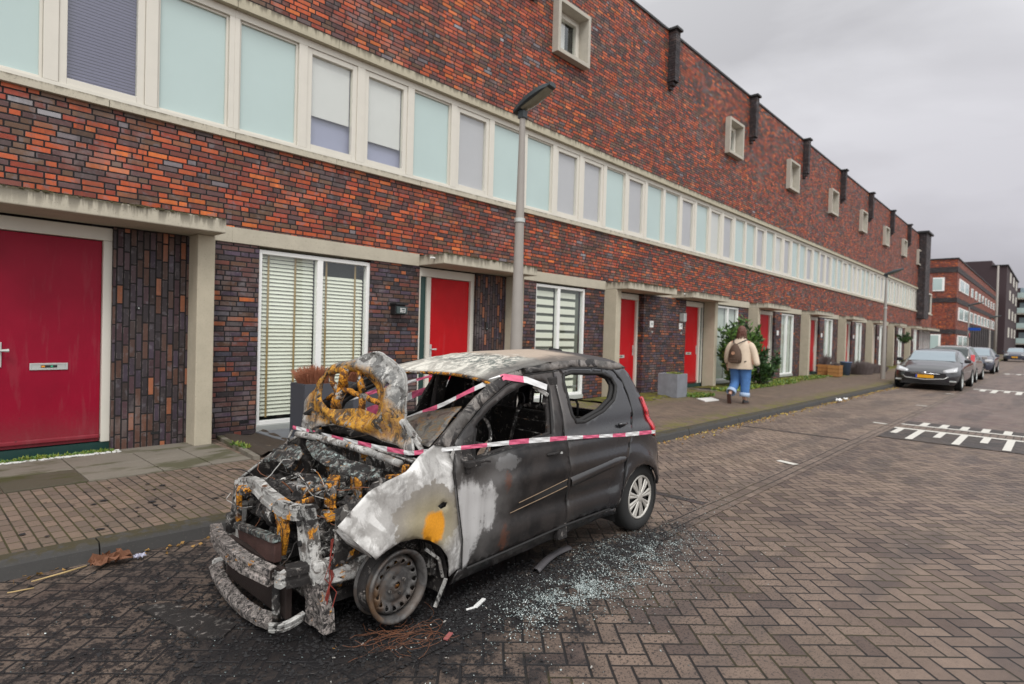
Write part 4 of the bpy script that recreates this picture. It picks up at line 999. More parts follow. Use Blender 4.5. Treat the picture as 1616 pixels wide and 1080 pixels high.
# handles and lock
def handle_at(x, z, parent, burnt):
    m = MB(); m.lathe([(0, .012), (.03, .012), (.045, .0), (.05, -.006)], 20, Matrix.Translation((x, near_y(x, z), z)) @ Matrix.Rotation(R(90), 4, 'X') @ Matrix.Diagonal((1.1, .85, -1, 1)))
    h = m.build('handle_cup', M['silver'] if burnt else M['doorR'], parent, smooth=True)
    MB().tube([(x-.06, near_y(x, z)-.012, z+.035), (x, near_y(x, z)-.03, z+.038), (x+.06, near_y(x, z)-.012, z+.035)], .011, 8).build('door_handle', M['charred'] if burnt else M['doorR'], parent, smooth=True)
handle_at(3.04, .775, door1, True)
MB().tube([(3.135, 2.47, .80), (3.135, 2.435, .80)], .014, 12).build('lock', M['alu'], door1)
handle_at(3.94, .885, door2, False)
MB().tube([Vector((4.22+.055*math.cos(a/20*2*math.pi), near_y(4.22, .74)-.003, .745+.062*math.sin(a/20*2*math.pi))) for a in range(21)], .0025, 4).build('fuel_flap', M['mattblack'], qt)
# tail lamp wrapped on the rear corner
tl = [(4.325, 1.10), (4.362, 1.095), (4.40, .98), (4.455, .84), (4.462, .765), (4.38, .79), (4.335, .95)]
sheet('tail_light', tl, [], lambda x, z: (x, near_y(x, z)-.016+.4*max(0, x-4.36)**1.3, z), M['tail'], car, step=.025, solid=.02)
# roof, bulging between the rails; rusty folded header
rx = [(2.652, 1.285), (2.819, 1.331), (3.06, 1.37), (3.394, 1.403), (3.797, 1.411), (4.183, 1.374), (4.27, 1.335)]
def rail_at(x):
    for (a, za), (b, zb) in zip(rx, rx[1:]):
        if x <= b: return za+(zb-za)*(x-a)/(b-a)
    return rx[-1][1]
rows = []
for j in range(25):
    s = j/24; row = []
    for i in range(33):
        f = i/32; xf = 2.652+.15*math.sin(math.pi*s); xb = 4.27+.10*math.sin(math.pi*s)
        x = xf+(xb-xf)*f; z = rail_at(2.652+(4.27-2.652)*f); yn = near_y(3, z) if True else 0
        y = yn+(6.5-2*yn)*s
        z += .055*math.sin(math.pi*s)**.7*(.35+.65*ss(0, .3, f))+.006*noise.noise(Vector((x*3, y*3, 0)))
        z += .008*math.exp(-((x-3.25)/.02)**2)
        row.append((x, y, z))
    rows.append(row)
rf = MB(); rf.grid(rows); rf = rf.build('roof', M['roof'], car, smooth=True, solid=.012)
MB().tube([(p[0]-.004, p[1], p[2]-.012) for p in [r[0] for r in rows]], .011, 8).build('windscreen_header', M['rust'], rf, smooth=True)
MB().bar((3.98, 3.25, 1.47), (4.12, 3.25, 1.455), .05, .03).build('aerial_base', M['mattblack'], rf, bevel=.01)
# far side of the shell, mirrored and simpler
def far_mat():
    return M['charred']
sheet('roof_rail', rail, [], farf, M['charred'], car, step=.05, solid=.03)
sheet('front_door', fdoor, [fwin], farf, M['charred'], car, step=.06, solid=.03)
sheet('rear_door', rdoor, [rwin], farf, M['charred'], car, step=.06, solid=.03)
sheet('rear_quarter', quarter, [], farf, M['charred'], car, step=.06, solid=.02)
sheet('sooty_side_glass', rwin, [], lambda x, z: (x, 6.5-near_y(x, z)-.03, z), M['sootglass'], car, step=.08, solid=.004)
# hatch: two flanks and lower skin, window opening between them
def rear_x(z): 
    P = [(.35, 4.46), (.51, 4.52), (.674, 4.50), (.76, 4.46), (.95, 4.38), (1.09, 4.345), (1.29, 4.27), (1.36, 4.24)]
    for (a, xa), (b, xb) in zip(P, P[1:]):
        if z <= b: return xa+(xb-xa)*(z-a)/(b-a)
    return 4.25
hatch = lambda s, z: (rear_x(z)-.035+.03*math.sin(math.pi*s), near_y(4.25, z)+.05+(6.5-2*near_y(4.25, z)-.10)*s, z)
sheet('tailgate', [(0, .36), (.5, .36), (1, .36), (1, 1.33), (.5, 1.36), (0, 1.33)], [[(.13, .93), (.87, .93), (.83, 1.28), (.17, 1.28)]], hatch, M['doorR'], car, step=.05, solid=.02)
# inside: floor, sills, seats, dash, steering wheel
fl = MB(); fl.box(2.15, 4.35, 2.56, 3.94, .20, .27); fl.box(2.2, 3.9, 3.12, 3.38, .27, .38); fl.build('floor_pan', M['charred'], car, bevel=.01)
def seat(x, y):
    m = MB(); 
    for s in (-1, 1):
        m.tube([(x-.22, y+s*.19, .40), (x+.15, y+s*.19, .42), (x+.24, y+s*.18, .55), (x+.36, y+s*.16, 1.0), (x+.37, y+s*.12, 1.06)], .014, 7)
    m.tube([(x+.37, y-.12, 1.06), (x+.37, y+.12, 1.06)], .014, 7)
    m.tube([(x-.22, y-.19, .40), (x-.22, y+.19, .40)], .014, 7)
    for k in range(5): m.tube([(x+.26+.02*k, y-.17, .6+.09*k), (x+.27+.02*k, y+.17, .6+.09*k+.01*math.sin(k*3))], .004, 5)
    for k in range(6): m.tube([(x-.18+.06*k, y-.18, .41), (x-.18+.06*k, y+.18, .415)], .004, 5)
    s_ = m.build('seat', M['ashdark'], car, smooth=True)
    r = MB()
    for s in (-1, 1): r.tube([(x+.38, y+s*.05, 1.05), (x+.39, y+s*.05, 1.17)], .008, 6)
    r.tube([(x+.39+.0, y+.05*math.cos(a)-.0, 1.19+.03*math.sin(a)) for a in [k/12*2*math.pi for k in range(13)]], .009, 6)
    r.build('headrest_frame', M['ashdark'], s_, smooth=True)
    r = MB(); r.box(x-.2, x+.14, y-.17, y+.17, .30, .39); r.build('seat_pan', M['charred'], s_, bevel=.02)
seat(2.98, 2.88); seat(2.98, 3.62)
m = MB(); m.box(3.86, 3.98, 2.64, 3.86, .42, .93); m.box(3.45, 3.9, 2.62, 3.88, .35, .47); m.build('rear_seat', M['charred'], car, bevel=.04)
for y in (2.95, 3.2, 3.55):
    MB().tube([(3.93, y-.05, .92), (3.93, y-.05, 1.03), (3.93, y-.03, 1.06), (3.93, y+.03, 1.06), (3.93, y+.05, 1.03), (3.93, y+.05, .92)], .011, 7).build('rear_headrest_frame', M['mattblack'], car, smooth=True)
m = MB(); rows = []
for i in range(9):
    rows.append([(2.22+.34*i/8, 2.56+1.38*j/20, .86+.08*math.sin(i*.5)-.10*(i/8)**2+.035*noise.noise(Vector((i*.5, j*.6, 2)))) for j in range(21)])
m.grid(rows); m.build('dashboard', M['charred'], car, smooth=True, solid=.04)
m = MB(); m.tube([(2.72+.07*math.sin(a), 2.9+.18*math.cos(a), .86+.17*math.sin(a)) for a in [k/24*2*math.pi for k in range(25)]], .012, 8)
m.tube([(2.45, 2.9, .78), (2.72, 2.9, .86)], .022, 8); m.bar((2.72, 2.73, .86), (2.72, 3.07, .86), .02, .02); m.build('steering_wheel', M['ashdark'], car, smooth=True)
m = MB(); m.box(2.12, 2.16, 2.56, 3.94, .22, .84); m.build('firewall', M['ashdark'], car)
for yy in (2.52, 3.95):
    m = MB(); m.obox((3.22, yy+(.04 if yy < 3 else -.04), .75), (.05, 0, 0), (0, .03, 0), (.03, (.09 if yy < 3 else -.09), .55)); m.build('centre_pillar', M['charred'], car, bevel=.01)
# wavy belt hanging in the window
MB().tube([(3.12, 2.62, 1.26), (3.18, 2.64, 1.2), (3.15, 2.62, 1.12), (3.19, 2.6, 1.0)], .012, 6).build('seat_belt', M['charred'], car, smooth=True)
MB().bar((3.05, 2.63, 1.245), (3.17, 2.60, 1.175), .02, .03).build('grab_handle', M['ash'], car, bevel=.006)
# fallen windscreen lying over the dash
rows = []
for i in range(13):
    s = i/12; row = []
    for j in range(17):
        u = j/16; yy = 2.66+1.02*u+.1*s
        x = 2.17+.34*s+.05*math.sin(math.pi*u)*(1-s); z = .93+.20*s-.20*(s*u)-.10*u+.035*math.sin(math.pi*u)+.018*noise.noise(Vector((s*3, u*4, .7)))
        row.append((x, yy, z))
    rows.append(row)
m = MB(); m.grid(rows); m.build('windscreen', M['screen'], car, smooth=True, solid=.006)

def lump(name, c, r, mat, seed, rough=.35, det=3, parent=None):
    bm = bmesh.new(); bmesh.ops.create_icosphere(bm, subdivisions=det, radius=1)
    for v in bm.verts:
        d = v.co.normalized(); f = 1+rough*noise.noise(d*2.2+Vector((seed, 0, 0)))+rough*.7*noise.noise(d*6+Vector((0, seed, 0)))+rough*.4*noise.noise(d*14+Vector((0, 0, seed)))
        v.co = Vector((d.x*r[0]*f, d.y*r[1]*f, d.z*r[2]*f))+Vector(c)
    me = bpy.data.meshes.new(name); bm.to_mesh(me); bm.free(); return link(name, me, mat, parent or car)
# ---- hood standing on end: ash white shell, rust brown inner frame with openings
H_out = [(3.269,1.457),(3.202,1.442),(3.07,1.4),(2.96,1.343),(2.911,1.294),(2.889,1.228),(2.875,1.116),(2.889,1.046),(2.793,0.936),(2.756,0.887),(2.836,0.875),(2.927,0.905),(3.025,0.908),(3.173,0.928),(3.285,0.948),(3.399,0.958),(3.586,0.95),(3.78,0.922),(3.957,0.865),(4.02,0.80),(4.12,0.79),(4.14,1.035),(4.097,1.084),(3.986,1.143),(3.963,1.213),(3.849,1.29),(3.712,1.358),(3.5,1.386),(3.416,1.419)]
H_in = [(3.772,1.295),(3.602,1.312),(3.489,1.336),(3.396,1.332),(3.277,1.297),(3.193,1.254),(3.14,1.205),(3.118,1.148),(3.095,1.091),(3.095,1.044),(3.202,1.055),(3.314,1.073),(3.424,1.061),(3.538,1.048),(3.655,1.029),(3.73,1.027),(3.808,1.078),(3.847,1.128),(3.851,1.195),(3.839,1.25)]
H_slot = [(3.072,1.246),(3.045,1.281),(3.007,1.266),(3.044,1.231)]
def hood_x(y, z):
    v = Vector((y*4, z*4, 3)); e = .0
    cy, cz = 3.42, 1.16; d = math.hypot((y-cy)/.42, (z-cz)/.20)
    e = .045*math.exp(-((d-1.0)/.18)**2)-.012*ss(.9, 1.7, d)          # raised rim round the opening, edges folded back
    return 2.12+.12*(z-.85)+e*-1+.03*noise.noise(v)+.018*noise.noise(v*2.7)
def hood_mat():
    t = NT('hood_underside'); p = t.pos(); x, y, z = t.xyz(p)[0:3]
    n = t.noise(p, 8, 8, .68, 1.); n2 = t.noise(p, 21, 7, .7, .6); n4 = t.noise(p, 85, 5, .7)
    c = t.mix(t.step(n, .44, .56), (.36, .355, .34), (.17, .17, .165)); c = t.mix(t.step(n2, .54, .62), c, (.56, .55, .52))
    rr = t.mix(t.step(n2, .45, .56), (.58, .29, .035), (.30, .13, .022)); rr = t.mix(t.step(n, .53, .58), rr, (.035, .028, .024)); rr = t.mix(t.step(n4, .58, .64), rr, (.5, .34, .14)); rr = t.mix(t.step(t.noise(p, 17, 6, .7), .56, .61), rr, (.30, .29, .27))
    g = t.blob((2.2, 3.52, 1.13), 3, .54, .235, warp=.42, wscale=6, soft=.14)
    g2 = t.blob((2.2, 3.02, .98), 3, .20, .17, warp=.5, wscale=8, soft=.3); g3 = t.blob((2.2, 3.95, 1.02), 3, .14, .16, warp=.7, wscale=10, soft=.3)
    g = t.math('MAXIMUM', g, t.math('MAXIMUM', t.math('MULTIPLY', g2, .85), t.math('MULTIPLY', g3, .7)))
    lowgrey = t.math('SUBTRACT', 1, t.step(z, .90, .955)); g = t.math('MULTIPLY', g, t.math('SUBTRACT', 1, t.math('MULTIPLY', lowgrey, .7)))
    c = t.mix(g, c, rr); s = t.step(t.noise(p, 9, 7, .68, 1.5), .54, .60); c = t.mix(t.math('MULTIPLY', s, .8), c, (.05, .045, .042))
    t.bsdf(c, .7, .15, t.bump(t.math('ADD', n2, n4), .6, .006), .4); return t.m
M['hood'] = hood_mat()
H_in = [(3.47+(y-3.47)*.90, 1.165+(z-1.165)*.90) for y, z in H_in]
H_out2 = smooth_closed(H_out)
hood = sheet('hood', H_out2, [smooth_closed(H_in), H_slot], lambda y, z: (hood_x(y, z), y, z), M['hood'], car, step=.022, solid=.012)
def hp(y, z, dx=-.0): return (hood_x(y, z)+dx, y, z)
rb = MB()
def ribstrip(mb, pts, w):
    for (a, b) in zip(pts, pts[1:]):
        mb.tube([(2.165, a[0], a[1]), (2.15+random.uniform(-.015, .015), (a[0]+b[0])/2+random.uniform(-.008, .008), (a[1]+b[1])/2), (2.165, b[0], b[1])], [w, w*.8, w], 6)
for pts, w in (([(3.383, 1.335), (3.352, 1.18), (3.366, 1.045)], .028), ([(3.56, 1.33), (3.60, 1.2), (3.69, 1.02)], .040), ([(3.75, 1.31), (3.66, 1.16), (3.71, 1.02)], .024), ([(3.62, 1.19), (3.50, 1.18), (3.35, 1.165), (3.12, 1.135)], .021), ([(3.80, 1.10), (3.66, 1.17)], .016)):
    m = MB(); ribstrip(m, pts, w); m.build('hood_rib', M['rusthood'], hood, smooth=True)
# folded right edge and hinge arms of the hood
MB().tube([hp(*q, dx=.01) for q in smooth_closed(H_out)+[smooth_closed(H_out)[0]]], .009, 6).build('hood_edge', M['ash'], hood, smooth=True)
m = MB(); m.bar((2.15, 2.90, 1.06), (2.22, 2.70, .84), .05, .035); m.build('hood_hinge', M['ash'], car, bevel=.008)
m = MB(); m.bar((2.14, 4.06, .90), (2.22, 3.98, .78), .04, .03); m.tube([(2.02, 4.03, .86), (1.98, 4.04, .76)], .01, 6); m.build('hood_hinge', M['ash'], car, bevel=.008)
# cowl: white burnt tray before the windscreen
m = MB(); rows = []
for i in range(7):
    rows.append([(2.02+.13*i/6+.05*math.cos((j/24-.5)*2.4), 2.62+1.30*j/24, .865-.05*abs(math.sin(i*1.3))*(i/6)-.02*i/6+.012*noise.noise(Vector((i, j*.5, 5)))) for j in range(25)])
m.grid(rows); m.build('cowl_panel', M['ash'], car, smooth=True, solid=.01)
m = MB(); m.tube([(1.97, 2.66+1.2*j/20, .86+.02*math.sin(math.pi*j/20)+.008*noise.noise(Vector((j*.7, 1, 1)))) for j in range(21)], .022, 8); m.build('cowl_edge', M['ash'], car, smooth=True)
m = MB(); m.bar((1.98, 2.62, .86), (1.97, 2.64, .75), .04, .03); m.bar((1.98, 2.62, .80), (1.90, 2.70, .79), .03, .02); m.build('hinge_bracket', M['rust'], car, bevel=.006)
# inner wings, strut towers
for s, y in ((1, 2.62), (-1, 3.86)):
    m = MB(); rows = []
    for i in range(6):
        z = .25+(.45 if s > 0 else .30)*i/5; rows.append([(1.55+.58*j/10, y+s*(.09*ss(.45, .3, z)+.015*noise.noise(Vector((i*.9, j*.8, y)))), z+.10*(j/10)*(i/5)+.01*noise.noise(Vector((i, j, 1)))) for j in range(11)])
    m.grid(rows); m.build('inner_wing', M['ashdark'], car, smooth=True, solid=.008)
    m = MB(); m.lathe([(.10, 0), (.095, .30), (.07, .34), (.03, .35), (.03, .37), (0, .37)], 20, Matrix.Translation((1.93, y+s*.13, .40))); m.build('strut_tower', M['ashdark'], car, smooth=True)
m = MB(); m.obox((1.63, 2.69, .36), (.15, -.04, 0), (0, .035, 0), (0, 0, .06)); m.build('chassis_rail', M['ash'], car, bevel=.01)
m = MB(); m.obox((1.63, 3.82, .36), (.15, .04, 0), (0, .035, 0), (0, 0, .06)); m.build('chassis_rail', M['ashdark'], car, bevel=.01)
# far wing hanging outwards
m = MB(); rows = [[(1.60, 3.90, .60), (1.74, 3.97, .655), (1.86, 4.0, .715), (1.98, 4.04, .765), (2.1, 4.08, .81), (2.2, 4.07, .90)],
                  [(1.62, 3.93, .54), (1.76, 3.98, .565), (1.88, 4.0, .62), (2.02, 4.05, .67), (2.12, 4.08, .71), (2.2, 4.07, .8)],
                  [(1.66, 3.93, .50), (1.80, 3.96, .49), (1.94, 3.98, .53), (2.08, 4.03, .50), (2.15, 4.06, .42), (2.22, 4.05, .4)]]
m.grid(rows); m.build('front_fender', M['farwing'], car, smooth=True, solid=.012, sub=1)
MB().tube(rows[0], .009, 6).build('fender_edge', M['ash'], car, smooth=True)
m = MB(); m.obox((1.92, 3.88, .735), (.06, 0, .022), (0, .025, 0), (0, 0, .022)); m.obox((1.90, 3.87, .69), (.03, 0, 0), (0, .01, 0), (0, 0, .035)); m.build('hood_buffer', M['rust'], car, bevel=.005)
# radiator support frame
def plate_path(name, pts, w, th, mat, up=(1, 0, 0), parent=car, wob=.008):
    m = MB(); 
    for a, b in zip(pts, pts[1:]): m.bar(a, b, w, th, up)
    return m.build(name, mat, parent, bevel=.006)
def channel(name, pts, wv, depth, th, mat):
    """pressed steel channel: a flat face with two folded flanges, crisp edges"""
    rows = []
    for i, q in enumerate(pts):
        f = i/(len(pts)-1); w = Vector(wv(f) if callable(wv) else wv); p = Vector(q)+Vector((random.uniform(-.004, .004), 0, random.uniform(-.004, .004))); d = Vector((depth, 0, 0))
        rows.append([p-w+d, p-w, p-w*.45, p-w*.38+d*.12, p+w*.38+d*.12, p+w*.45, p+w, p+w+d])
    m = MB(); m.grid(rows); return m.build(name, mat, car, solid=th, bevel=.0025)
sup = channel('radiator_support', [(1.54, 3.78, .60), (1.52, 3.60, .64), (1.49, 3.42, .66), (1.46, 3.25, .655), (1.45, 3.10, .635), (1.45, 2.98, .625), (1.46, 2.87, .635), (1.465, 2.78, .66)], (.004, 0, .036), .05, .005, M['ash'])
channel('radiator_support_side', [(1.46, 2.82, .68), (1.47, 2.80, .56), (1.48, 2.785, .45), (1.49, 2.77, .34)], lambda f: (0, .052+.012*f, 0), .06, .005, M['ash'])
channel('radiator_support_side', [(1.49, 2.765, .335), (1.50, 2.75, .26), (1.505, 2.735, .18), (1.51, 2.73, .07)], lambda f: (0, .068+.03*f, 0), .06, .005, M['beam'])
channel('radiator_support_side', [(1.54, 3.76, .62), (1.535, 3.78, .50), (1.53, 3.79, .40), (1.52, 3.80, .24)], lambda f: (0, .058, .0), .05, .005, M['ash'])
channel('latch_plate', [(1.45, 3.02, .61), (1.455, 3.0, .52), (1.46, 3.01, .45), (1.46, 3.03, .38)], lambda f: (0, .062-.03*f, .0), .02, .004, M['rusthood'])
MB().bar((1.50, 3.66, .62), (1.50, 3.66, .40), .028, .03).build('latch_post', M['rust'], car, bevel=.004)
lump('latch_remains', (1.48, 3.52, .62), (.03, .05, .03), M['rust'], 31, .7, 3)
for y, z in ((2.815, .60), (2.80, .50)): MB().tube([(1.462, y, z), (1.452, y, z)], .016, 14).build('bolt_hole', M['mattblack'], sup)
for y, z in ((3.76, .52), (3.775, .44), (3.78, .36)): MB().tube([(1.512, y, z), (1.506, y, z)], .010, 10).build('bolt_hole', M['mattblack'], sup)
# bumper beam: box section, bowed, with a torn end
def bow(name, pts, h, d, mat, tilt=0., sub=3, parent=car, cap=True):
    P = [Vector(p) for p in pts]
    Q = []
    for i in range(len(P)-1):
        for k in range(sub): 
            a, b = P[max(i-1, 0)], P[min(i+2, len(P)-1)]; t_ = k/sub; p1, p2 = P[i], P[i+1]
            m1 = (p2-a)*.5; m2 = (b-p1)*.5
            Q.append((2*t_**3-3*t_**2+1)*p1+(t_**3-2*t_**2+t_)*m1+(-2*t_**3+3*t_**2)*p2+(t_**3-t_**2)*m2)
    Q.append(P[-1]); m = MB(); sec = [(-d*.9, -h), (-d, -h*.95), (-d, -h*.3), (-d*.7, -h*.2), (-d*.7, h*.2), (-d, h*.3), (-d, h*.95), (-d*.9, h), (d, h*1.0), (d, h*.9), (-d*.5, h*.85), (-d*.5, -h*.85), (d, -h*.9), (d, -h)]
    rows = []
    for i, q in enumerate(Q):
        tg = (Q[min(i+1, len(Q)-1)]-Q[max(i-1, 0)]).normalized(); nr = tg.cross(Vector((0, 0, 1))).normalized()
        if nr.x > 0: nr = -nr
        up = Vector((0, 0, 1)); r_ = []
        for (u, w) in sec+[sec[0]]:
            pt = q+nr*(-u)*1+up*w+Vector((0, 0, 0)); pt += nr*tilt*w
            pt += Vector((.003*noise.noise(pt*25), .002*noise.noise(pt*21), .003*noise.noise(pt*17)))
            r_.append(pt)
        rows.append(r_)
    m.grid(rows)
    if cap:
        for r_ in (rows[0], rows[-1]): m.add(r_[:-1], [tuple(range(len(r_)-1))])
    return m.build(name, mat, parent)
bow('bumper_beam', [(1.44, 3.86, .31), (1.36, 3.58, .335), (1.29, 3.28, .385), (1.26, 3.06, .40), (1.27, 2.95, .395), (1.31, 2.87, .37), (1.33, 2.83, .358)], .041, .032, M['beam'])
bow('bumper_beam_end', [(1.335, 2.82, .35), (1.36, 2.81, .335), (1.385, 2.805, .345)], .036, .022, M['ash'])
bow('crash_box', [(1.39, 2.81, .345), (1.45, 2.79, .35), (1.53, 2.77, .36)], .048, .045, M['charred'])
LO = [(1.408, 3.868, 0.08), (1.366, 3.698, 0.08), (1.334, 3.491, 0.08), (1.318, 3.315, 0.08), (1.313, 3.156, 0.08), (1.326, 3.013, 0.08), (1.358, 2.892, 0.08)]
LI = [(1.483, 3.841, 0.115), (1.428, 3.683, 0.115), (1.388, 3.474, 0.115), (1.368, 3.295, 0.115), (1.364, 3.141, 0.115), (1.373, 3.009, 0.115), (1.412, 2.902, 0.115)]
rows = []
for i in range(len(LO)):
    o_, i_ = Vector(LO[i]), Vector(LI[i]); rows.append([o_+Vector((.01, 0, -.035)), o_, o_.lerp(i_, .1)+Vector((0, 0, .012)), o_.lerp(i_, .9)+Vector((0, 0, .008)), i_, i_+Vector((.015, .01, -.03))])
m = MB(); m.grid(rows); m.build('lower_crossbar', M['beam'], car, solid=.006, bevel=.002)
bow('lower_crossbar_end', [(1.29, 2.775, .135), (1.36, 2.75, .125), (1.45, 2.74, .15)], .026, .016, M['ash'], tilt=.5)
bow('lower_crossbar_bracket', [(1.43, 3.86, .09), (1.50, 3.80, .12)], .03, .02, M['ash'])
# radiator and condenser
m = MB(); m.add([(1.47, 3.60, .37), (1.40, 2.96, .47), (1.41, 2.98, .36), (1.47, 3.55, .25), (1.51, 3.60, .37), (1.44, 2.96, .47), (1.45, 2.98, .36), (1.51, 3.55, .25)], [(0, 1, 2, 3), (4, 7, 6, 5), (0, 4, 5, 1), (1, 5, 6, 2), (2, 6, 7, 3), (3, 7, 4, 0)])
m.build('radiator', M['radm'], car, bevel=.004)
m = MB(); m.bar((1.475, 3.62, .395), (1.405, 2.95, .495), .05, .035); m.build('radiator_tank', M['alum'], car, bevel=.008)
m = MB(); m.box(1.42, 1.45, 2.86, 3.62, .10, .34); m.build('condenser', M['fins'], car)
m = MB()
for k in range(26): m.tube([(1.412, 2.87+.75*random.random()*.1, .11+.009*k), (1.412, 3.60, .11+.009*k)], .002, 4)
m.build('condenser_fins', M['fins'], car)
m = MB(); m.tube([(1.40, 2.93, .33), (1.385, 2.90, .20), (1.38, 2.88, .10)], [.022, .02, .02], 10); m.build('coolant_pipe', M['ashdark'], car, smooth=True)
m = MB(); m.lathe([(0, .04), (.05, .03), (.055, -.03), (.03, -.05), (0, -.05)], 18, Matrix.Translation((1.50, 3.20, .56)) @ Matrix.Rotation(R(70), 4, 'Y')); m.build('horn', M['ashdark'], car, smooth=True)
# engine: lumps, cover, gearbox, battery tray, hoses, melted sheet
lump('engine_block', (1.75, 3.28, .47), (.20, .34, .17), M['charred'], 1, .5, 4)
lump('air_filter_remains', (1.66, 3.50, .58), (.10, .15, .06), M['charred'], 2, .6, 4)
lump('gearbox', (1.72, 2.92, .42), (.14, .16, .13), M['ashdark'], 3, .5, 4)
lump('battery_remains', (1.80, 3.68, .58), (.12, .12, .06), M['charred'], 4, .6, 4)
lump('intake_remains', (1.83, 3.15, .62), (.10, .20, .06), M['alum'], 5, .6, 4)
lump('melted_plastic', (1.60, 3.22, .58), (.09, .22, .05), M['charred'], 6, .6, 4)
lump('fuse_box_remains', (1.78, 2.80, .62), (.08, .09, .05), M['charred'], 9, .6, 4)
m = MB(); m.obox((1.78, 3.05, .66), (.05, .06, .01), (-.02, .03, .0), (0, 0, .07)); m.build('engine_bracket', M['rust'], car, bevel=.01)
m = MB(); m.obox((1.88, 2.96, .64), (.03, .10, .0), (-.01, .0, .0), (0, 0, .10)); m.build('heat_shield', M['rusthood'], car, bevel=.01)
m = MB(); m.obox((1.70, 2.93, .565), (.035, .09, .0), (-.03, .012, .0), (0, 0, .008)); m.build('battery_tray', M['rust'], car, bevel=.006)
for k in range(9):
    a = Vector((random.uniform(1.55, 1.95), random.uniform(2.75, 3.75), random.uniform(.5, .68))); d = Vector((random.uniform(-.1, .1), random.uniform(-.2, .2), random.uniform(-.12, .12)))
    m = MB(); m.tube([a-d, a+Vector((0, 0, .03)), a+d], random.uniform(.008, .022), 7); m.build('burnt_pipe', random.choice((M['ashdark'], M['ash'], M['rust'], M['charred'])), car, smooth=True)
for k in range(46):
    lump('engine_rubble', (random.uniform(1.56, 1.98), random.uniform(2.78, 3.78), random.uniform(.46, .63)), (random.uniform(.02, .06), random.uniform(.02, .07), random.uniform(.015, .045)), random.choice((M['charred'], M['charred'], M['ashdark'], M['charred'], M['rust'] if k % 5 == 0 else M['charred'])), k*1.7, .8, 2)
m = MB(); m.obox((1.74, 3.24, .64), (.055, 0, .004), (0, .17, 0), (0, 0, .022))
for k in range(3): m.tube([(1.74, 3.13+.11*k, .655), (1.74, 3.13+.11*k, .685)], .022, 12)
m.build('cylinder_head', M['alumhead'], car, bevel=.006)
m = MB(); m.lathe([(0, .02), (.022, .02), (.026, .004), (.055, .004), (.060, .018), (.064, .018), (.064, -.012), (.0, -.014)], 24, Matrix.Translation((1.64, 2.93, .50)) @ Matrix.Rotation(R(75), 4, 'X')); m.build('pulley', M['ashdark'], car, smooth=True)
m = MB(); m.tube([(1.93+.055*math.cos(k*.55), 2.745+.055*math.sin(k*.55), .38+.0052*k) for k in range(64)], .0065, 6); m.build('coil_spring', M['charred'], car, smooth=True)
m = MB(); m.tube([(1.56, 3.45, .50), (1.58, 3.38, .57), (1.65, 3.30, .60), (1.70, 3.22, .58)], .021, 10); m.build('intake_hose', M['charred'], car, smooth=True)
m = MB(); m.tube([(1.60, 3.60, .52), (1.68, 3.56, .63), (1.80, 3.50, .67), (1.90, 3.40, .66)], .012, 8); m.build('coolant_hose', M['ashdark'], car, smooth=True)
# strips of melted aluminium and glass draped from cowl to grille
dr = [(2.02, 3.80, .86), (1.93, 3.66, .83), (1.86, 3.46, .80), (1.84, 3.28, .77), (1.86, 3.10, .75), (1.90, 2.92, .73), (1.93, 2.80, .74)]
m = MB(); rows = []
for s in range(8):
    f = s/7; rows.append([(x+.10*f+.02*noise.noise(Vector((s*.6, j*.9, 2))), y+.02*math.sin(j*2+s), z+.05*f+.035*noise.noise(Vector((s*.8, j*1.1, 4)))) for j, (x, y, z) in enumerate([Vector(dr[min(int(q/3), 5)]).lerp(Vector(dr[min(int(q/3)+1, 6)]), (q % 3)/3) for q in range(19)])])
m.grid(rows); m.build('melted_sheet', M['alum'], car, smooth=True, solid=.008)
m = MB(); rows = []
for s in range(6):
    rows.append([(1.74+.03*s+.015*noise.noise(Vector((s, j, 7))), 3.52+.045*j+.01*s, .74+.015*s-.05*abs(j-3)/6+.035*noise.noise(Vector((s*.9, j*.9, 9)))) for j in range(9)])
m.grid(rows); m.build('melted_sheet', M['alum'], car, smooth=True, solid=.008)
# wiring
for k in range(46):
    y0 = random.uniform(2.78, 3.75); x0 = random.uniform(1.52, 1.95); z0 = random.uniform(.50, .72); p = Vector((x0, y0, z0)); pts = [p.copy()]
    d = Vector((random.uniform(-1, 1), random.uniform(-1, 1), random.uniform(-.5, .4))).normalized()
    for i in range(7):
        d = (d+Vector((random.uniform(-.6, .6), random.uniform(-.6, .6), random.uniform(-.5, .4)))).normalized(); p = p+d*.045; p.z = max(.35, min(.80, p.z)); pts.append(p.copy())
    m = MB(); m.tube(pts, random.uniform(.0018, .004), 5, cap=False); m.build('wire', random.choice((M['copper'], M['charred'], M['ash'], M['charred'])), car, smooth=True)
for k in range(6):
    m = MB(); o = random.uniform(-.03, .03); q = random.uniform(-.02, .02)
    m.tube([(1.58+q, 2.68+o, .52), (1.545+o*.6, 2.655+o, .43), (1.535+o+q, 2.655+q, .34), (1.55-o, 2.65-q, .27), (1.53+q, 2.65+o, .20)], .0024, 5, cap=False); m.build('wire', M['redwire'], car, smooth=True)
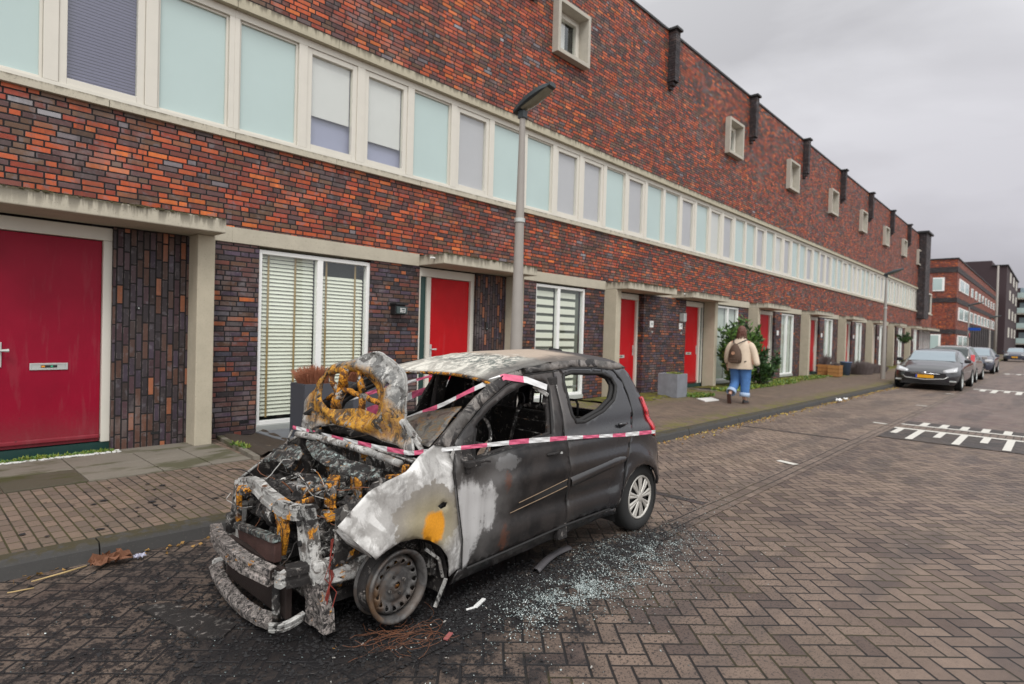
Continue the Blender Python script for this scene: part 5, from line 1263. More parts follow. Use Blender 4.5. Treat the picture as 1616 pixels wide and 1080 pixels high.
# front near wheel: bare steel rim with a ring of holes; the tyre has burnt away
def circ(r, n, cx=0, cy=0, ph=0): return [(cx+r*math.cos(2*math.pi*k/n+ph), cy+r*math.sin(2*math.pi*k/n+ph)) for k in range(n)]
def rim_depth(r):
    P = [(0, -.012), (.028, -.012), (.032, .0), (.075, .0), (.085, .010), (.10, .012), (.118, -.006), (.128, -.010), (.142, .0), (.152, .022), (.16, .03)]
    for (a, za), (b, zb) in zip(P, P[1:]):
        if r <= b: return za+(zb-za)*(r-a)/(b-a)
    return .03
def steel_wheel(c, face, mat, parent, tilt=0.):
    W = Matrix.Translation(c) @ Matrix.Rotation(R(tilt), 4, 'Z') @ Matrix.Rotation(R(90*face), 4, 'X')
    root = sheet('front_wheel', circ(.16, 56), [circ(.0125, 12, .122*math.cos(a), .122*math.sin(a)) for a in [2*math.pi*k/15 for k in range(15)]]+[circ(.018, 12)],
                 lambda x, y: W @ Vector((x, y, -rim_depth(math.hypot(x, y)))), mat, parent, step=.012, solid=.004)
    MB().lathe([(.158, -.03), (.163, -.01), (.168, .028), (.178, .034), (.186, .036), (.190, .030), (.188, .018), (.176, .012), (.170, -.02), (.155, -.05), (.152, -.08), (.165, -.098), (.184, -.104), (.187, -.110)], 64, W).build('rim', mat, root, smooth=True, solid=.003)
    m = MB()
    for k in range(4): 
        a = 2*math.pi*k/4+.4; m.tube([W @ Vector((.05*math.cos(a), .05*math.sin(a), -.01)), W @ Vector((.05*math.cos(a), .05*math.sin(a), .014))], .0085, 6)
    m.build('wheel_nut', M['ashdark'], root)
    MB().lathe([(.155, -.06), (.03, -.06), (0, -.06)], 32, W).build('brake_drum', M['rust'], root, smooth=True)
    MB().lathe([(.0, .006), (.02, .004), (.024, -.02)], 16, W).build('hub', M['rust'], root, smooth=True)
    return root
M['rimburnt'] = None
def rim_mat():
    t = NT('burnt_rim'); p = t.pos(); n = t.noise(p, 13, 7, .65, .6); n4 = t.noise(p, 90, 5)
    c = t.mix(t.step(n, .35, .65), (.055, .052, .052), (.13, .125, .12)); g = t.blob((1.86, 2.5, .26), .11, .4, .08, warp=.4, soft=.4)
    c = t.mix(t.math('MULTIPLY', t.step(t.noise(p, 9, 5, .6), .50, .60), .5), c, (.10, .072, .055)); o = t.blob((1.70, 2.5, .22), .06, .06, .10, warp=.8, wscale=12, soft=.5); c = t.mix(t.math('MULTIPLY', o, .45), c, (.24, .12, .04))
    t.bsdf(c, .55, .35, t.bump(n4, .3, .003), .4); return t.m
M['rimburnt'] = rim_mat()
steel_wheel((1.852, 2.515, .262), 1, M['rimburnt'], car, tilt=3)
steel_wheel((1.865, 3.92, .24), -1, M['ashdark'], car)
mt = MB(); mt.lathe([(.165, -.02), (.176, -.04), (.18, -.09), (.17, -.12)], 40, Matrix.Translation((1.852, 2.53, .262)) @ Matrix.Rotation(R(90), 4, 'X')); mt.build('tyre_remains', M['charred'], car, smooth=True)
# wheel well liners
def liner(x, z, r, y0, y1, mat, parent, a1=220):
    m = MB(); rows = [[(x+r*math.cos(a), y, z+r*math.sin(a)) for a in [R(-20+a1*k/24) for k in range(25)]] for y in (y0, y1)]
    m.grid(rows)
    if a1 > 180: m.add([(x+r*math.cos(R(-20+a1*k/24)), y1, z+r*math.sin(R(-20+a1*k/24))) for k in range(25)], [tuple(range(25))])
    m.build('wheel_well', mat, parent, smooth=True)
liner(1.87, .23, .30, 2.475, 2.78, M['charred'], car, a1=140); liner(4.17, .27, .315, 2.47, 2.78, M['mattblack'], car)
m = MB(); m.tube([(2.05, 2.52, .40), (2.13, 2.50, .33), (2.16, 2.50, .22)], .010, 6); m.bar((2.16, 2.47, .22), (2.06, 2.44, .10), .02, .008); m.build('arch_liner_bolt', M['ash'], car)
# rear wheels with tyre and spoked trim
def rear_wheel(y, face):
    W = Matrix.Translation((4.275, y, .278)) @ Matrix.Rotation(R(90*face), 4, 'X')
    m = MB(); m.lathe([(.178, .0), (.186, .012), (.205, .022), (.235, .022), (.262, .012), (.276, -.01), (.279, -.04), (.279, -.11), (.27, -.135), (.24, -.15), (.19, -.14)], 64, W)
    root = m.build('rear_wheel', M['rubber'], car, smooth=True)
    g = MB()
    for a in (-.035, -.065, -.095): g.lathe([(.2795, a), (.2795, a-.006)], 64, W)
    g.build('tread_groove', M['mattblack'], root)
    m = MB(); m.lathe([(.180, .002), (.176, .012), (.166, .012), (.160, .000)], 64, W); m.lathe([(0, .016), (.022, .016), (.036, .012), (.045, .004)], 32, W)
    for k in range(9):
        a0 = 2*math.pi*k/9+.1
        for da in (-.105, .105):
            a = a0+da; n_ = Vector((math.cos(a), math.sin(a), 0)); s_ = Vector((-math.sin(a), math.cos(a), 0))
            v = []
            for r_, w_, h_ in ((.036, .007, .012), (.10, .011, .010), (.166, .017, .004)):
                v += [W @ (n_*r_-s_*w_+Vector((0, 0, h_-.008))), W @ (n_*r_-s_*w_*.6+Vector((0, 0, h_))), W @ (n_*r_+s_*w_*.6+Vector((0, 0, h_))), W @ (n_*r_+s_*w_+Vector((0, 0, h_-.008)))]
            m.add(v, [(0, 1, 5, 4), (1, 2, 6, 5), (2, 3, 7, 6), (4, 5, 9, 8), (5, 6, 10, 9), (6, 7, 11, 10)])
    m.build('wheel_trim', M['hubcap'], root, smooth=True)
    MB().lathe([(0, -.02), (.17, -.02)], 40, W).build('wheel_dish', M['mattblack'], root)
rear_wheel(2.50, 1); rear_wheel(4.0, -1)
# exhaust and underside mass
m = MB(); m.box(1.6, 4.3, 2.75, 3.75, .16, .22); m.build('underbody', M['charred'], car)
m = MB(); m.box(1.55, 1.60, 2.8, 3.75, .15, .28); m.build('subframe', M['ashdark'], car, bevel=.01)
rebase(car)

# ------------------------------------------------------------------ barrier tape
M['tape_white'] = plain('tape_white', (.70, .70, .70), .35, var=.05); M['tape_red'] = plain('tape_red', (.66, .12, .22), .35, var=.08)
M['tape_pink'] = plain('tape_pale_red', (.62, .12, .22), .35, var=.1)
def tape(path, w, label, red='tape_red', seg=.13, tw=0., up=(0, 0, 1), ph=0.):
    P = [Vector(p) for p in path]; S = []
    for a, b in zip(P, P[1:]):
        n = max(2, int((b-a).length/.025))
        for k in range(n): S.append(a.lerp(b, k/n))
    S.append(P[-1]); m = MB(); rows = []; L = [0]
    for a, b in zip(S, S[1:]): L.append(L[-1]+(b-a).length)
    for i, p in enumerate(S):
        d = (S[min(i+1, len(S)-1)]-S[max(i-1, 0)]).normalized(); u = Vector(up)
        ang = tw*math.sin(L[i]*2.1+ph); s = d.cross(u).normalized(); u2 = s.cross(d).normalized(); v = u2*math.cos(ang)+s*math.sin(ang)
        ww = w*(.85+.15*math.sin(L[i]*5+ph)); rows.append((p-v*ww/2, p+s*.004*math.sin(L[i]*40), p+v*ww/2))
    for i in range(len(rows)-1):
        mi = int((L[i]+ph)/seg) % 2
        m.add(list(rows[i])+list(rows[i+1]), [(0, 1, 4, 3), (1, 2, 5, 4)], mi)
    o = m.build('barrier_tape', [M['tape_white'], M[red]], None, solid=.0015, fix=False); tag(o, label, 'barrier tape', 'strips of red and white barrier tape round the burnt car'); return o
tape([(4.40, 2.44, .815), (4.36, 2.425, .82), (3.86, 2.42, .848), (3.22, 2.42, .90), (2.7, 2.42, .935), (2.28, 2.43, .952), (2.0, 2.58, .93)], .031, 'long red and white tape along the car side from tail lamp to hood', seg=.19, ph=.1)
tape([(2.0, 2.58, .93), (2.02, 2.65, .915), (2.04, 2.98, .893), (2.05, 3.42, .882), (2.06, 3.80, .872), (2.07, 4.12, .863)], .027, 'red and white tape running across the foot of the raised hood', red='tape_red', seg=.17, ph=.05)
tape([(3.14, 2.585, 1.235), (2.96, 2.615, 1.292), (2.77, 2.64, 1.318), (2.68, 2.69, 1.285), (2.65, 2.85, 1.21), (2.65, 3.1, 1.10), (2.67, 3.4, .99), (2.66, 3.7, .87)], .045, 'twisted red and white tape looped over the windscreen pillar into the car', seg=.20, tw=.5, ph=.4)
tape([(2.5, 4.22, .86), (2.73, 4.2, .90), (3.01, 4.2, .97), (3.32, 4.2, 1.05), (3.58, 4.2, 1.10), (4.07, 4.2, 1.18)], .085, 'wide pale pink tape hanging behind the hood on the house side', red='tape_pink', seg=.24, tw=.2)
tape([(2.6, 4.25, 1.02), (3.0, 4.25, 1.10), (3.5, 4.25, 1.19), (3.9, 4.22, 1.24)], .03, 'thin red and white tape above the wide pale one behind the hood', red='tape_pink', seg=.3, ph=.2)
tape([(4.1, 3.95, 1.20), (3.9, 3.92, 1.12), (3.6, 3.95, 1.05), (3.35, 3.98, 1.02)], .045, 'red and white tape seen through the rear side window', seg=.16, tw=.3, ph=.1)
# ------------------------------------------------------------------ street furniture
def lamp_post(x, y, zt, label, hd=(.30, -.95), r0=.085, r1=.036, L=.66, name='street_lamp'):
    root = empty(name, (x, y, .12)); tag(root, label, 'street lamp', 'street lamps along the kerb')
    m = MB(); m.tube([(x, y, .10), (x, y, .9), (x, y, .93), (x, y, zt)], [r0*1.12, r0*1.05, r0, r1], 20); m.build('pole', M['pole'], root, smooth=True, auto=40)
    MB().tube([(x, y, 3.02), (x, y, 3.07)], [r0*.80, r0*.80], 16).build('clamp', M['alu'], root)
    d = Vector((hd[0], hd[1], 0)).normalized(); s = Vector((-d.y, d.x, 0)); up = Vector((0, 0, 1)); b = Vector((x, y, zt)); rise = .24
    rows = []; low = []
    for i in range(11):
        f = i/10; c = b+d*(-.10+(L+.05)*f)+up*(.02+rise*f); w = .075+.045*math.sin(math.pi*min(1, f*1.1)*.9); w *= (1 if f < .9 else .8); h = .085*math.sin(math.pi*(.18+.72*f))+.015
        rows.append([c-s*w, c-s*w*.96+up*h*.6, c-s*w*.5+up*h, c+s*w*.5+up*h, c+s*w*.96+up*h*.6, c+s*w, c+s*w*.9-up*.012, c-s*w*.9-up*.012, c-s*w])
    m = MB(); m.grid(rows)
    for r_ in (rows[0], rows[-1]): m.add(r_[:-1], [tuple(range(8))])
    hdm = m.build('lamp_head', M['lamphead'], root, auto=50)
    rows = []
    for i in range(9):
        f = .22+.72*i/8; c = b+d*(-.10+(L+.05)*f)+up*(.02+rise*f-.014); w = .078; h = .05*math.sin(math.pi*min(1, .1+i/8*.85))
        rows.append([c-s*w, c-s*w*.7-up*h*.8, c-up*h, c+s*w*.7-up*h*.8, c+s*w])
    m = MB(); m.grid(rows); m.build('lamp_glass', M['lampglass'], hdm, smooth=True)
    m = MB(); m.obox(b+up*-.01, d*.05, s*.045, up*.05); m.build('pole_clamp', M['lamphead'], hdm, bevel=.008)
    rebase(root); return root
lamp_post(5.55, 5.1, 4.40, 'tall grey lamp post standing close behind the burnt car', hd=(.06, -.55), L=.50)
lamp_post(28.14, 5.27, 4.35, 'lamp post on the kerb just in front of the parked black car', hd=(.1, -1), L=.62)
l3 = lamp_post(62.2, 5.6, 4.9, 'far lamp post carrying two blue street name signs', hd=(-.1, -1), L=1.0)
m = MB(); m.box(61.75, 62.15, 5.52, 5.56, 2.85, 3.08); m.obox((62.3, 5.15, 2.95), (.05, .35, 0), (.01, 0, 0), (0, 0, .11)); sg = m.build('street_sign', plain('sign_blue', (.01, .08, .42), .4)); tag(sg, 'blue street name signs on the far lamp post', 'street sign')
m = MB().tube([(62.2, 5.52, 2.45), (62.2, 5.50, 2.45)], .19, 20); sg = m.build('round_sign', plain('sign_red', (.5, .05, .06), .4)); tag(sg, 'small round red sign below the blue street signs', 'sign')
lamp_post(77.3, 5.2, 4.4, 'pale far lamp post before the dark ground floor of the corner building', hd=(-.1, -1), L=.9)
m = MB(); m.tube([(88, 5.4, 0), (88, 5.4, 5), (88, 5.4, 10.9)], [.16, .13, .09], 14); pp = m.build('mast', M['pole'], None, smooth=True); tag(pp, 'very tall plain grey mast in front of the dark block', 'mast')

# planters with heather
M['planter'] = plain('anthracite_planter', (.062, .066, .080), .45, var=.08); M['heather'] = plain('dry_heather', (.34, .13, .07), .85, var=.35, vscale=30)
def tuft(mb, c, rx, ry, h, n, r=.002, spread=.5):
    for k in range(n):
        a = random.uniform(0, 2*math.pi); q = math.sqrt(random.random()); x = c[0]+rx*q*math.cos(a); y = c[1]+ry*q*math.sin(a); hh = h*random.uniform(.6, 1)*(1-.3*q)
        dx, dy = spread*hh*q*math.cos(a)+random.uniform(-.02, .02), spread*hh*q*math.sin(a)+random.uniform(-.02, .02)
        p = [(x, y, c[2]), (x+dx*.4, y+dy*.4, c[2]+hh*.55), (x+dx, y+dy, c[2]+hh)]
        mb.tube(p, [r, r*1.8, r*.7], 3, cap=False)
        if random.random() < .6: mb.tube([p[1], (p[1][0]+random.uniform(-.03, .03), p[1][1]+random.uniform(-.03, .03), p[1][2]+hh*.3)], [r*1.4, r*.5], 3, cap=False)
for x0, x1, lb in ((3.64, 4.10, 'tall dark grey planter with rust brown heather, left of the raised hood'), (4.34, 4.86, 'tall dark grey planter seen through the openings of the raised hood')):
    p = empty('planter', (x0+.2, 7.1, .17)); tag(p, lb, 'planter', 'tall grey planters at the blinds window')
    mb = MB(); y0, y1 = 6.95, 7.34; z0, z1 = .172, .875; w = .03
    mb.box(x0, x1, y0, y0+w, z0, z1); mb.box(x0, x1, y1-w, y1, z0, z1); mb.box(x0, x0+w, y0+w, y1-w, z0, z1); mb.box(x1-w, x1, y0+w, y1-w, z0, z1); mb.build('pot', M['planter'], p, bevel=.004)
    MB().box(x0+w, x1-w, y0+w, y1-w, .7, .84).build('earth', M['soil'], p)
    mb = MB(); tuft(mb, ((x0+x1)/2, 7.145, .84), .20, .17, .30, 760, .0028, .55); mb.build('heather', M['heather'], p)
    rebase(p)
# square grey planter before the brick panel
p = empty('planter', (13.45, 7.0, .12)); tag(p, 'square mottled grey concrete planter beside the red door', 'planter')
mb = MB(); frame = [(13.18, 13.70, 6.75, 7.28)]
x0, x1, y0, y1 = frame[0]; w = .04
mb.box(x0, x1, y0, y0+w, .12, .70); mb.box(x0, x1, y1-w, y1, .12, .70); mb.box(x0, x0+w, y0+w, y1-w, .12, .70); mb.box(x1-w, x1, y0+w, y1-w, .12, .70); mb.build('pot', plain('mottled_grey', (.20, .21, .235), .7, var=.4, vscale=5), p, bevel=.006)
MB().box(x0+w, x1-w, y0+w, y1-w, .5, .66).build('earth', M['soil'], p)
M['leaf'] = plain('leaf_green', (.10, .19, .04), .5, var=.5, vscale=7); M['leafy'] = plain('leaf_yellow', (.20, .24, .03), .5, var=.4, vscale=6); M['leafd'] = plain('leaf_dark', (.035, .08, .025), .45, var=.4, vscale=6)
mb = MB(); tuft(mb, (13.5, 7.0, .66), .18, .18, .09, 120, .004, .6); mb.build('weeds', M['leafy'], p); rebase(p)
def leaf(mb, p, d, L, w, mi=0):
    d = Vector(d).normalized(); s = d.cross(Vector((random.uniform(-1, 1), random.uniform(-1, 1), random.uniform(-.4, 1)))).normalized(); n = d.cross(s)
    p = Vector(p); mb.add([p, p+d*L*.45+s*w+n*L*.06, p+d*L-n*L*.08, p+d*L*.45-s*w+n*L*.06], [(0, 1, 2, 3)], mi)
def shrub(name, label, c, rx, ry, h, stems, leaves, L, mats, cat='shrub', kind_w=(.5, .3, .2)):
    r = empty(name, c); tag(r, label, cat); st = MB(); lv = MB()
    for k in range(stems):
        a = random.uniform(0, 2*math.pi); q = random.random()**.6; b = Vector(c)+Vector((rx*.35*q*math.cos(a), ry*.35*q*math.sin(a), 0)); hh = h*random.uniform(.45, 1)*(1-.25*q)
        tip = Vector(c)+Vector((rx*q*math.cos(a), ry*q*math.sin(a), hh)); mid = b.lerp(tip, .55)+Vector((random.uniform(-.08, .08), random.uniform(-.08, .08), .08))
        st.tube([b, mid, tip], [.014, .009, .004], 5, cap=False)
        for j in range(leaves):
            f = random.uniform(.08, 1)**.8; p = (b.lerp(mid, f/.55) if f < .55 else mid.lerp(tip, (f-.55)/.45))
            d = Vector((random.uniform(-1, 1), random.uniform(-1, 1), random.uniform(-.1, 1.0))); u = random.random(); zf = (p.z-c[2])/h
            mi = 1 if (u < .30 and zf < .45) else (2 if u > .55 else 0)
            leaf(lv, p, d, L*random.uniform(.6, 1.2), L*random.uniform(.13, .2), mi)
    st.build('stems', M['soil'], r); lv.build('foliage', mats, r, fix=False); rebase(r); return r
shrub('laurel_shrub', 'big green laurel shrub against the house window behind the walking person', (17.9, 7.15, .12), .75, .6, 2.45, 46, 75, .20, [M['leaf'], M['leafy'], M['leafd']])
shrub('small_shrub', 'dark leafy shrub right of the walking person by the next concrete pillar', (19.3, 7.0, .12), .6, .5, 1.45, 32, 60, .19, [M['leafd'], M['leaf'], M['leafd']])
M['lav'] = plain('lavender_grey', (.16, .13, .125), .9, var=.3, vscale=20); M['wood'] = plain('crate_wood', (.36, .17, .05), .7, var=.45, vscale=14)
for i, (x, y, rx, h, lb) in enumerate([(31.0, 6.75, .95, .72, 'large grey brown lavender clump, the nearer one'), (32.9, 6.8, .8, .55, 'grey brown lavender clump in the middle'), (34.7, 6.85, .7, .42, 'small lavender clump, the farthest one before the lamp post')]):
    mb = MB(); tuft(mb, (x, y, .12), rx, .5, h, 700, .007, .35); tag(mb.build('lavender', M['lav'], None), lb, 'plant', 'lavender clumps at the wall')
for x, y, lb in ((27.35, 6.85, 'bright wooden planter crate, the right one of the two'), (27.75, 7.35, 'darker wooden planter crate left of the bright one')):
    c = empty('wooden_crate', (x, y, .12)); tag(c, lb, 'crate', 'wooden planter crates'); mb = MB()
    hx = .27; hy = .22
    for k in range(3):
        z = .14+.16*k; mb.box(x-hx, x+hx, y-hy, y-hy+.02, z, z+.145); mb.box(x-hx, x+hx, y+hy-.02, y+hy, z, z+.145); mb.box(x-hx, x-hx+.02, y-hy+.02, y+hy-.02, z, z+.145); mb.box(x+hx-.02, x+hx, y-hy+.02, y+hy-.02, z, z+.145)
    mb.build('boards', M['wood'], c); mb = MB(); mb.box(x-.25, x+.25, y-.2, y+.2, .45, .58); mb.build('earth', M['soil'], c)
    mb = MB(); tuft(mb, (x, y, .56), .2, .16, .55 if x > 27.5 else .2, 130, .007, .5); mb.build('plants', M['lav'], c); rebase(c)
mb = MB(); mb.lathe([(0, 0), (.17, 0), (.23, .55), (.25, .56), (.25, .60), (.21, .60), (.20, .5)], 24, Matrix.Translation((29.2, 6.9, .12))); tag(mb.build('blue_pot', plain('blue_glaze', (.09, .14, .24), .25), None, smooth=True), 'blue glazed pot beside the wooden crates', 'pot')
r = shrub('hanging_plant', 'small round green plant hanging by a house right of the distant lamp post', (42.4, 6.9, 1.6), .5, .4, .75, 16, 40, .16, [M['leafd'], M['leaf'], M['leafd']], cat='hanging plant')
shrub('potted_plant', 'low green plant on the pavement below the hanging one', (42.2, 6.6, .12), .7, .4, .6, 16, 40, .2, [M['leafd'], M['leaf'], M['leafd']], cat='plant')
# weeds along walls and stones
mb = MB()
def weeds(x0, x1, y0, y1, z, n, L=.035):
    for k in range(n):
        p = (random.uniform(x0, x1), random.uniform(y0, y1), z)
        for j in range(5): leaf(mb, p, (random.uniform(-1, 1), random.uniform(-1, 1), random.uniform(.2, 1)), L*random.uniform(.6, 1.3), L*.22, random.randint(0, 1))
weeds(.72, 1.78, 7.78, 7.86, .13, 90, .045); weeds(.95, 1.25, 7.78, 7.87, .13, 60, .05); weeds(1.5, 1.75, 7.78, 7.87, .13, 30, .05); weeds(2.86, 2.95, 6.9, 7.3, .16, 16, .06)
weeds(13.7, 14.6, 6.4, 7.0, .12, 150, .09); weeds(16, 22, 6.6, 7.2, .12, 350, .10); weeds(21.7, 27, 6.9, 7.5, .12, 250, .10)
tag(mb.build('weeds', [M['leaf'], M['leafy']], None, fix=False), 'small green weeds along walls and paving joints', 'weeds', kind='stuff')
mb = MB()
for k in range(260):
    x, y = random.uniform(.7, 1.85), random.uniform(7.74, 7.84); s = random.uniform(.006, .014)
    mb.obox((x, y, .137), (s, s*.3, 0), (-s*.3, s*.8, 0), (0, 0, s*.5))
tag(mb.build('white_gravel', M['brightwhite'], None), 'line of white pebbles under the first front door', 'gravel', kind='stuff')
# leaf litter in the gutter, glass, char
M['litter'] = plain('dead_leaf', (.30, .17, .05), .8, var=.5, vscale=20); M['litter2'] = plain('dead_leaf_yellow', (.45, .33, .08), .8, var=.4)
mb = MB()
for k in range(1100):
    x = 4.9+20*random.random()**1.3; y = kerb_y(x)-.02-abs(random.gauss(0, .10)); p = (x, y, .012+random.random()*.015); L = random.uniform(.02, .05)
    leaf(mb, p, (random.uniform(-1, 1), random.uniform(-1, 1), random.uniform(-.05, .2)), L, L*.35, 0 if random.random() < .6 else 1)
for k in range(60):
    x = random.uniform(.2, 5); y = kerb_y(x)-.02-abs(random.gauss(0, .06)); leaf(mb, (x, y, .012), (random.uniform(-1, 1), random.uniform(-1, 1), .1), .035, .012, 0)
tag(mb.build('leaf_litter', [M['litter'], M['litter2']], None, fix=False), 'brown and yellow dead leaves lying in the gutter along the kerb', 'leaves', kind='stuff')
def shard_mat():
    t = NT('broken_glass'); t.bsdf((.36, .41, .40), .15, 0, None, .6, coat=.4); return t.m
M['shard'] = shard_mat(); M['shard2'] = plain('sooty_glass', (.10, .13, .13), .2, var=.3)
mb = MB()
def shards(cx, cy, sx, sy, n, rot=0., s0=.0016, s1=.0046, dark=.35):
    for k in range(n):
        a, b = random.gauss(0, sx), random.gauss(0, sy)
        if noise.noise(Vector(((cx+a)*9, (cy+b)*9, 3)))+.35*noise.noise(Vector(((cx+a)*30, (cy+b)*30, 7))) < random.uniform(-.35, .25): continue
        x = cx+a*math.cos(rot)-b*math.sin(rot); y = cy+a*math.sin(rot)+b*math.cos(rot); s = random.uniform(s0, s1); an = random.uniform(0, 6.28); z = .007
        u = Vector((math.cos(an)*s, math.sin(an)*s, random.uniform(-.5, .5)*s)); v = Vector((-math.sin(an)*s*random.uniform(.5, 1), math.cos(an)*s, random.uniform(-.5, .5)*s)); c = Vector((x, y, z)); h = Vector((0, 0, s*.7))
        mb.add([c-u-v, c+u-v*.8, c+u*.7+v, c-u*.9+v*.8, c+h], [(0, 1, 4), (1, 2, 4), (2, 3, 4), (3, 0, 4)], 1 if random.random() < dark else 0)
shards(2.95, 2.18, .24, .11, 4800, -.2); shards(3.85, 2.30, .30, .12, 4600, -.15); shards(3.3, 2.12, .50, .14, 3400, -.2); shards(2.6, 2.12, .25, .10, 900); shards(4.0, 2.15, .45, .18, 500); shards(3.2, 1.9, .7, .22, 700); shards(1.6, 3.0, .7, .6, 500, dark=.7); shards(5.3, 2.55, .35, .15, 350)
tag(mb.build('glass_shards', [M['shard'], M['shard2']], None, fix=False), 'glittering crumbs of broken window glass on the road beside the burnt car', 'broken glass', kind='stuff')
M['char'] = plain('char_crumb', (.014, .013, .014), .85, var=.5, vscale=40, bump=.3)
mb = MB()
def chars(cx, cy, sx, sy, n, s0, s1, z=.006):
    for k in range(n):
        x, y = random.gauss(cx, sx), random.gauss(cy, sy); s = random.uniform(s0, s1)*random.random()**.5; an = random.uniform(0, 6.28)
        u = Vector((math.cos(an)*s, math.sin(an)*s, random.uniform(-.2, .2)*s)); v = Vector((-math.sin(an)*s*random.uniform(.3, 1), math.cos(an)*s*.7, random.uniform(-.2, .2)*s)); c = Vector((x, y, z+s*.15)); h = Vector((random.uniform(-.3, .3)*s, 0, s*random.uniform(.25, .8)))
        mb.add([c-u-v, c+u-v*.8, c+u*.7+v, c-u*.9+v*.8, c+h-u*.3, c+h+v*.3], [(0, 1, 4), (1, 2, 5, 4), (2, 3, 5), (3, 0, 4, 5)])
chars(2.45, 2.50, .50, .13, 1700, .003, .017); chars(3.4, 2.38, .5, .10, 1800, .003, .016); chars(4.0, 2.32, .22, .06, 600, .003, .018); chars(1.75, 2.75, .35, .30, 2400, .003, .015); chars(1.2, 3.2, .5, .5, 1200, .003, .018); chars(3.0, 2.15, .9, .3, 900, .002, .010); chars(1.6, 2.2, .7, .35, 700, .002, .011); chars(.7, 3.6, .7, .6, 600, .003, .014)
tag(mb.build('charred_debris', M['char'], None, fix=False), 'black charred crumbs and soot lumps on the road around the burnt car', 'debris', kind='stuff')
mb = MB()
for k in range(40):
    x, y = random.gauss(1.4, .5), random.uniform(4.9, 6.2); s = random.uniform(.008, .045); c = Vector((x, y, .122)); an = random.uniform(0, 6.28)
    mb.add([c+Vector((math.cos(an+t_)*s*random.uniform(.4, 1), math.sin(an+t_)*s*random.uniform(.3, .8), 0.004)) for t_ in (0, 1, 2.1, 3.2, 4.1, 5.2)], [(0, 1, 2, 3, 4, 5)])
tag(mb.build('soot_flakes', M['char'], None, fix=False), 'black soot flakes scattered on the pavement before the first house', 'debris', kind='stuff')
mb = MB()
for k in range(40):
    x, y = (random.gauss(2.2, .5), random.gauss(2.35, .15)) if k < 20 else (random.uniform(1, 9), random.uniform(0, 4)); s = random.uniform(.002, .007); c = Vector((x, y, .010)); an = random.uniform(0, 6.28)
    mb.obox(c, (math.cos(an)*s*1.6, math.sin(an)*s*1.6, 0), (-math.sin(an)*s*.6, math.cos(an)*s*.6, 0), (0, 0, s*.3))
tag(mb.build('pale_fragments', plain('pale_grit', (.38, .36, .33), .7), None), 'scattered small pale fragments on the road', 'debris', kind='stuff')
# loose pieces one can name
rows = []
for i in range(13):
    f = i/12; x = 2.98+.50*f; y = 2.50+.09*f+.03*math.sin(f*2.6)*1; z = .02+.012*math.sin(f*3)
    rows.append([(x, y-.030, z), (x, y-.012, z+.016), (x, y+.014, z+.018), (x, y+.030, z+.002)])
mb = MB(); mb.grid(rows); tag(mb.build('trim_strip', plain('trim_grey', (.075, .07, .075), .6, var=.3), None, smooth=True, solid=.005), 'curved dark grey trim strip lying on the road below the car doors', 'trim strip')
mb = MB(); mb.obox((2.40, 2.44, .014), (.055, .02, 0), (-.005, .010, 0), (0, 0, .006)); mb.obox((2.32, 2.43, .012), (.03, -.006, 0), (.002, .006, 0), (0, 0, .004)); tag(mb.build('white_fragment', M['brightwhite'], None, bevel=.002), 'white plastic splinter on the soot beside the front wheel', 'fragment')
mb = MB(); mb.obox((2.02, 2.28, .016), (.028, .010, .004), (-.005, .011, 0), (0, 0, .003)); tag(mb.build('pink_fragment', plain('pink_shard', (.30, .09, .085), .6, var=.3), None), 'small pinkish red plate piece on the soot before the front wheel', 'fragment')
for k, (lb, cx, cy, mm, n) in enumerate([('tangle of orange brown copper wire under the front wheel', 1.85, 2.42, 'copper', 34), ('tangle of dark burnt wire before the front wheel', 1.62, 2.40, 'charred', 26)]):
    mb = MB()
    for j in range(n):
        p = Vector((cx+random.gauss(0, .07), cy+random.gauss(0, .05), .02+random.random()*.04)); a = random.uniform(-.5, .5)+(math.pi if random.random() < .5 else 0); pts = [p.copy()]; ca = random.uniform(-.5, .5)
        for i in range(9): p = p+Vector((math.cos(a)*.035, math.sin(a)*.03, random.uniform(-.012, .012))); p.z = max(.012, min(.10, p.z)); a += ca+random.uniform(-.3, .3); pts.append(p.copy())
        mb.tube(pts, .0011, 4, cap=False)
    tag(mb.build('burnt_wire', M[mm], None, smooth=True), lb, 'wire')
def crumple(name, c, sx, sy, h, mat, lb, cat, seed):
    mb = MB(); n = 9; rows = [[(c[0]+sx*(i/n-.5)+.3*sx*noise.noise(Vector((i*.7, j*.7, seed))), c[1]+sy*(j/n-.5)+.3*sy*noise.noise(Vector((i*.7, j*.7, seed+5))), c[2]+h*(.5+noise.noise(Vector((i*.9, j*.9, seed+9))))) for i in range(n+1)] for j in range(n+1)]
    mb.grid(rows); tag(mb.build(name, mat, None, solid=.003), lb, cat)
crumple('dead_leaf', (1.03, 4.52, .02), .20, .11, .07, plain('big_leaf', (.17, .07, .035), .8, var=.4), 'large curled brown dead leaf against the kerb left of the car', 'leaf', 1)
crumple('crumpled_paper', (1.19, 4.50, .015), .06, .04, .03, plain('paper_lilac', (.45, .45, .55), .6), 'small crumpled pale paper beside the big brown leaf', 'litter', 4)
mb = MB(); mb.tube([(.62, 4.50, .02), (.78, 4.50, .03), (.90, 4.52, .035)], [.004, .006, .004], 6); mb.tube([(.50, 4.42, .014), (.62, 4.40, .014)], .004, 6); tag(mb.build('dry_stalk', plain('dry_stalk', (.42, .30, .14), .8), None, smooth=True), 'dry straw coloured stalk at the kerb beside the big leaf', 'stalk')
mb = MB(); mb.add([(.98, 3.72, .012), (1.12, 3.66, .012), (1.30, 3.16, .010), (1.20, 3.08, .010), (1.10, 3.14, .010)], [(0, 1, 2, 3, 4)]); tag(mb.build('sooty_board', M['charred'], None, solid=.012), 'thin soot covered board lying flat on the road before the bumper', 'board')
